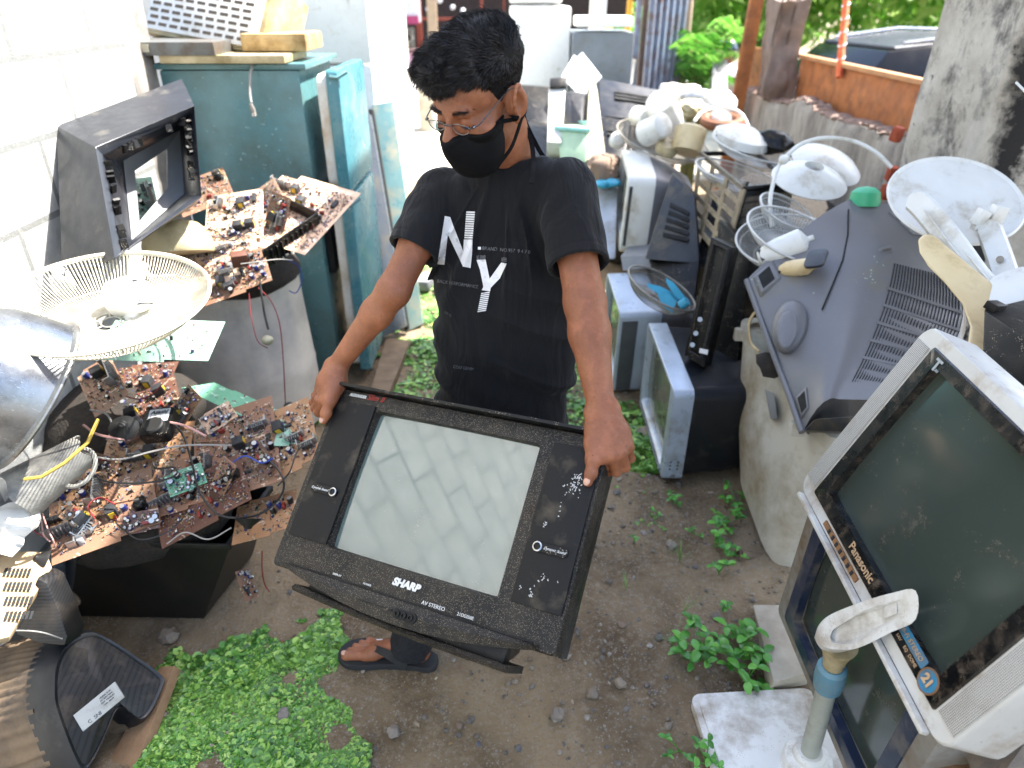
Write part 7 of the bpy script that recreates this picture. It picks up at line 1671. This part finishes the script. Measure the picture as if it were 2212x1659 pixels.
o = rough(MB().box((2.20,6.3,1.38),(.22,.24,.72)),'broken_pillar',RK,.05,5); tag(o,'broken concrete pillar stump with bent bars on the low wall','pillar')
for i in range(4):
    p = np.array([2.11+.06*i,6.2+.05*(i%2),1.1]); MB().tube(spline([p,p+[-.02,0,.4],p+[.03,0,.75],p+[.10+.04*i,-.05,.98],p+[.35,-.1,1.0]]),.007,5).obj('reinforcing_bar', RST, o)
o = MB()
pp = P(1815,140,4.9); qq = P(1832,-40,4.9); mb = MB(); N_ = 9
rp = thing('striped_pole','orange and white striped cloth pole behind the plywood','pole',T(pp[0],pp[1],1.2))
MB().tube([lerp(pp,qq,u) + np.array([0,0,0]) for u in np.linspace(-.15,1,14)],[.022+.004*(i%2) for i in range(14)],8).obj('pole_cloth', mat('orange_cloth','d2562a',.8,col2='e07a50',vs=25), rp, world=True)
for i in range(6): MB().ring(.024,.007,14,6,frame(lerp(pp,qq,.08+.16*i),lerp(pp,qq,.08+.16*i)+np.array([1,0,.5]),lerp(pp,qq,.08+.16*i)+np.array([0,1,.2]))).obj('white_wrap', WF, rp, world=True)
p = P(1362,30,7.5); o = MB().tube([(p[0]-.05,p[1],0),(p[0],p[1],2.4)],.03,8).obj('yellow_pole', mat('yellow_paint','d09a2c',.6)); tag(o,'thin yellow pole at the back left of the steel posts','pole')
p = P(1290,50,7.0); o = MB().box((p[0],p[1],1.1),(.16,.1,2.2)).obj('white_post', WF, bevel=.01); tag(o,'thick white post right of the refrigerators','post')
# ---------------------------------------------------------------- palm-like plant
PLM = leafmat('palm_leaf',['3a7a22','559a34','7cb84a','9fce66']); q = P(1505,195,6.6)
pm_ = thing('garden_palm','bushy green palm growing by the iron sheet','palm',T(q[0],q[1],0)); r_ = np.random.default_rng(31)
mb = MB(); st_ = MB()
for k in range(30):
    a = r_.uniform(0,6.28); L_ = r_.uniform(.35,.62); hh = r_.uniform(.35,.85); b0 = np.array([q[0]+r_.uniform(-.06,.06), q[1]+r_.uniform(-.06,.06), .0]); b1 = b0+np.array([0,0,.80+r_.uniform(0,.35)])
    tip = b1+np.array([math.cos(a)*L_*.7, math.sin(a)*L_*.5, hh*.55]); fr_c = spline([b1, lerp(b1,tip,.5)+np.array([0,0,.16]), tip],8); st_.tube(np.vstack([b0,fr_c]),[.012]+[.006]*len(fr_c),5)
    for j in range(2,len(fr_c)):
        for s in (-1,1):
            d_ = np.array([-math.sin(a)*s, math.cos(a)*s, -.15])+ (fr_c[j]-fr_c[j-1])*4; d_ /= np.linalg.norm(d_); l_ = .17*math.sin(math.pi*(j/len(fr_c))*.8+.4); w3 = np.array([0,0,.012])
            mb.loft([[fr_c[j]-w3*.4,fr_c[j]+w3*.4],[fr_c[j]+d_*l_*.5-w3,fr_c[j]+d_*l_*.5+w3],[fr_c[j]+d_*l_+np.array([0,0,-.03]),fr_c[j]+d_*l_+np.array([0,0,-.028])]],False,False)
mb.obj('fronds', PLM, pm_, angle=80, world=True); st_.obj('stems', mat('palm_stem','8a8a52',.7), pm_, world=True)
# ---------------------------------------------------------------- trees
TL = leafmat('tree_leaf',['4f8a2a','7cb442','a4cc66','c6e08c']); BK = mat('bark','7a6553',.9,col2='55463a',vs=10,bump=.9,bs=20)
def tree(label, base, trunk, rad, crown, seed, nleaf=5200, leaf=.11, limbs=5):
    r_ = np.random.default_rng(seed); t_ = thing('tree', label, 'tree', T(*base), 'trees across the street'); st_ = MB(); tr_ = spline([np.array(p)+base for p in trunk],6); st_.tube(tr_, np.linspace(rad,rad*.55,len(tr_)), 10)
    cl = []
    for c_, R_ in crown: cl.append((np.array(c_)+base, R_))
    for k in range(limbs):
        c_, R_ = cl[k%len(cl)]; s_ = tr_[int(len(tr_)*.55)+k%3]; e_ = c_+r_.normal(0,.3,3)*R_; st_.tube(spline([s_, lerp(s_,e_,.5)+r_.normal(0,.15,3), e_],5), np.linspace(rad*.4,rad*.1,11), 6)
    st_.obj('trunk', BK, t_, world=True)
    V = []; F_ = []; n0 = 0; tot = sum(R_**2 for _,R_ in cl)
    for c_, R_ in cl:
        nc = max(10,int(26*R_**1.2)); cc_ = [c_+(lambda d: d/np.linalg.norm(d))(r_.normal(0,1,3))*R_*r_.uniform(.45,1)*np.array([1,1,.7]) for _ in range(nc)]
        for i in range(int(nleaf*R_**2/tot)):
            p = cc_[r_.integers(nc)]+r_.normal(0,.19,3)*R_*.9; l_ = leaf*r_.uniform(.6,1.3); M = T(*p,r_.uniform(-70,70),r_.uniform(-70,70),r_.uniform(0,360)); V.append(xf(M,[(-l_,0,0),(0,-l_*.5,.02),(l_,0,0),(0,l_*.5,.02)])); F_.append((n0,n0+1,n0+2,n0+3)); n0 += 4
    mb = MB(); mb.v = V; mb.f = F_; mb.n = n0; mb.obj('crown', TL, t_, world=True, angle=80)
tree('large dark trunked tree behind the parked car at the right',np.array([6.6,10.5,0]),[(0,0,0),(-.1,0,1.2),(-.35,0,2.3),(-.7,0,3.6)],.34,[((-1.2,0,3.1),1.5),((.6,.5,3.4),1.6),((-2.6,.6,2.6),1.2),((1.9,.4,2.6),1.3),((-.4,1.5,2.1),1.3)],1,9000)
tree('leafy tree above the orange plywood boards',np.array([4.6,13.5,0]),[(0,0,0),(0,0,1.4),(.1,0,2.4)],.2,[((-.9,0,2.0),1.3),((.7,0,2.3),1.4),((-.1,.5,3.0),1.4),((1.8,0,1.6),1.1)],2,8000)
tree('tree with a leaning trunk seen between the refrigerators and the posts',np.array([2.4,12.5,0]),[(-.6,0,0),(-.2,0,.9),(.3,0,1.8),(.9,0,2.8)],.17,[((-.4,1.2,.8),.6),((1.8,.4,3.2),.9),((.2,0,3.4),.9)],3,2600)
tree('low bright bush like tree behind the garden palm',np.array([3.9,15.0,0]),[(0,0,0),(0,0,.8),(.1,0,1.5)],.12,[((0,0,1.1),.9),((.9,0,1.3),.9),((-.9,.2,1.2),.8)],4,3600)
# ---------------------------------------------------------------- parked car
NAV = mat('navy_car_paint','1b2440',.22,coat=1.0,col2='18203a'); CG = glassmat('car_glass','0c1018',.12,None,.3,1.25)
cx_, cy_ = 4.6, 7.6
car = thing('parked_car','dark blue car with red tail lamps parked beyond the plywood boards','car',T(cx_,cy_,0,0,0,8))
def sect(x, z0, z1, w0, w1): return [(x,-w0,z0),(x,w0,z0),(x,w0*1.02,(z0+z1)*.5),(x,w1,z1),(x,-w1,z1),(x,-w0*1.02,(z0+z1)*.5)]
MB().loft([sect(-2.1,.35,.75,.80,.74),sect(-1.95,.25,.92,.86,.80),sect(-1.2,.22,.97,.88,.82),sect(.9,.22,.95,.88,.82),sect(1.9,.25,.80,.84,.76),sect(2.1,.38,.66,.74,.68)]).obj('body', NAV, car, bevel=.05, seg=3)
MB().loft([sect(-1.75,.93,.95,.78,.76),sect(-1.35,.93,1.34,.76,.60),sect(-.5,.93,1.42,.76,.62),sect(.3,.93,1.40,.76,.61),sect(1.05,.93,.97,.76,.72)]).obj('cabin_glass', CG, car, bevel=.02)
MB().loft([[(-1.30,-.60,1.345),(-1.30,.60,1.345),(-1.30,.58,1.375),(-1.30,-.58,1.375)],[(-.5,-.63,1.425),(-.5,.63,1.425),(-.5,.6,1.455),(-.5,-.6,1.455)],[(.35,-.62,1.40),(.35,.62,1.40),(.35,.6,1.43),(.35,-.6,1.43)]]).obj('roof', mat('dark_car_roof','1c2233',.45), car, bevel=.015)
for s in (-1,1): MB().tube([(-1.2,s*.56,1.40),(-.5,s*.59,1.475),(.3,s*.58,1.45)], .018, 6).obj('roof_highlight', mat('silver_highlight','c9ccd2',.25,.6), car)  # silver bars stand in for the bright highlight along the car roof
for s in (-1,1): MB().box((-2.02,s*.62,.82),(.12,.24,.14)).obj('tail_lamp', mat('tail_lamp_red','c01c2a',.2), car, bevel=.03)
for x in (-1.35,1.35):
    for s in (-1,1):
        w3 = MB().lathe([(.18,-.09),(.30,-.09),(.315,-.05),(.315,.05),(.30,.09),(.18,.09)],24,T(x,s*.78,.315,90,0,0)).obj('wheel', RUB, car); MB().lathe([(0,.07),(.18,.085),(.18,-.085),(0,-.07)],16,T(x,s*.78,.315,90,0,0)).obj('rim', MET, w3)
for s in (-1,1): MB().box((.55,s*.90,.98),(.10,.12,.10)).obj('side_mirror', NAV, car, bevel=.03)
MB().box((-2.1,0,.62),(.02,.45,.12)).obj('number_plate', WPT, car)
# ---------------------------------------------------------------- shop across the street
def BX(px0,px1,py0,py1,y,dy):   # box filling a pixel span at world y
    a_ = YY(px0,py1,y); b_ = YY(px1,py0,y); return ((a_[0]+b_[0])/2, y+dy/2, (a_[2]+b_[2])/2), (abs(b_[0]-a_[0]), dy, abs(b_[2]-a_[2]))
shop = thing('roadside_shop','dark wooden shop front with red beams and a pink counter across the street','shop',T(-1.2,19,0))
DKW = mat('dark_shop_wood','2a1c18',.8); RBM = mat('red_beam','8a3a24',.6); PNK = mat('pink_paint','cf9cb6',.6,dirt='a87f90',da=.2); SGN = mat('sign_white','d8d6da',.5)
MB().box((-.2,19.9,1.4),(7.4,.2,2.8)).obj('back_wall', DKW, shop, world=True)
for px0,px1,py0,py1 in ((905,1092,38,44),(905,1092,92,96)):
    c_, d_ = BX(px0,px1,py0,py1,18.6,.12); MB().box(c_,d_).obj('beam', RBM, shop, world=True)
for px in (905,1040,1088): c_, d_ = BX(px,px+2,-10,150,18.7,.1); MB().box(c_,d_).obj('upright', RBM, shop, world=True)
c_, d_ = BX(838,926,113,166,17.8,.5); ct = MB().box(c_,d_).obj('counter', PNK, shop, world=True, bevel=.02)
c_, d_ = BX(836,930,109,114,17.7,.7); MB().box(c_,d_).obj('counter_top', mat('dark_counter_top','5b3a3a',.6), shop, world=True)
for py in (62,70,88,96): c_, d_ = BX(836,894,py,py+4,17.9,.05); MB().box(c_,d_).obj('rail', MET, shop, world=True)
for px in (868,890): c_, d_ = BX(px,px+3,60,112,17.9,.05); MB().box(c_,d_).obj('rail_post', MET, shop, world=True)
c_, d_ = BX(820,904,-20,48,17.2,.1); sg = thing('shop_sign','white hanging sign with a magenta lower band across the street','sign',T(c_[0],c_[1],c_[2])); MB().box(c_,d_).obj('sign_panel', SGN, sg, world=True)
c_, d_ = BX(828,903,34,52,17.15,.1); MB().box(c_,d_).obj('sign_band', mat('magenta_band','9d2a5c',.5), sg, world=True)
tx = text('eat', .26, T(0,0,0,90,0,0), 'lettering', mat('faded_cyan_print','9fb5c4',.6), sg); tx.location = (.05,-.07,.22)
c_, d_ = BX(932,941,-10,205,15.5,.09); o = MB().box(c_,d_).obj('street_pole', mat('cream_pole','b39a7e',.7)); tag(o,'cream street pole in front of the shop, left of the man\'s hair','pole')
for i,(px,py) in enumerate(((893,20),(925,22),(978,18),(1000,25),(950,4))):
    q = YY(px,py,17.0); tag(MB().add(*blob(2,1,1,0),T(q[0],q[1],q[2]+.02,0,0,0,.05)).obj('hanging_bulb', SGN), ('hanging bulb beside the white sign','hanging bulb at the cream pole','hanging bulb above the man\'s hair, left','hanging bulb above the man\'s hair, right','hanging bulb high above the cream pole')[i],'bulb','bulbs strung in front of the shop'); MB
c_, d_ = BX(908,935,230,300,10.8,.4); o = MB().box((c_[0],c_[1],.35),(d_[0],.4,.7)).obj('bollard', m_cc, bevel=.03); tag(o,'pale concrete block standing on the pavement left of the man\'s face','block')
# bright house side beyond the wall at the left and backdrop houses
o = thing('white_house','sunlit white house wall beyond the fridges','house',T(-3.2,8.5,0)); HW = mat('lime_wash','d9d6cc',.9)
MB().box((-3.05,8.2,2.2),(3.2,5.0,4.4)).obj('wall', HW, o, world=True); MB().box((-2.2,5.685,1.4),(.7,.03,.9)).obj('window', DGRY, o, world=True)
hs_ = thing('pale_shed','pale shed with a brown roof edge behind the dark trunked tree','shed',T(9.5,14,0)); MB().box((10.2,14,1.0),(3.2,2.5,2.0)).obj('wall', HW, hs_, world=True); MB().box((10.0,13.8,2.05),(3.8,3.0,.12)).obj('roof', RBM, hs_, world=True)
# distant rider, mostly hidden
hc = P(1571,112,7.3); g = SDF(hc-[.45,.6,.85],hc+[.45,.4,.2],.012)
g.ell(hc,(.085,.10,.11)); g.cone(hc-[0,0,.10],hc-[0,-.02,.18],.05,.06,.03); g.cone(hc-[0,0,.24],hc-[0,-.05,.62],.15,.14,.05); g.cone(hc+[-.16,0,-.24],hc+[-.22,-.12,-.46],.05,.04,.03); g.cone(hc+[-.22,-.12,-.46],hc+[-.12,-.32,-.52],.04,.035,.03); g.cone(hc+[.16,0,-.24],hc+[.22,-.12,-.46],.05,.04,.03)
v, f = g.mesh(); rd = meshobj('person', v, f, SKIN if 'SKIN' in globals() else WHT, None, 1); tag(rd,'distant person in a dark helmet and white shirt beyond the orange post','person')
g = SDF(hc-[.45,.6,.85],hc+[.45,.4,.2],.012); g.cone(hc-[0,0,.25],hc-[0,-.05,.63],.165,.155,.05); g.cone(hc+[-.16,0,-.24],hc+[-.20,-.08,-.38],.065,.055,.03); g.cone(hc+[.16,0,-.24],hc+[.20,-.08,-.38],.065,.055,.03); v, f = g.mesh(); meshobj('shirt', v, f, WHT, rd)
g = SDF(hc-[.45,.6,.85],hc+[.45,.4,.2],.012); g.ell(hc+[0,.01,.02],(.115,.13,.12)); g.ell(hc+[0,-.14,-.04],(.09,.08,.06),None,.01,'s'); v, f = g.mesh(); meshobj('helmet', v, f, NAV, rd)
o = slab('grey upright board hiding the distant person',[(1540,130,6.4),(1572,128,6.4),(1570,225,6.1),(1535,225,6.1)],.04,GRYP,'grey_board','board')
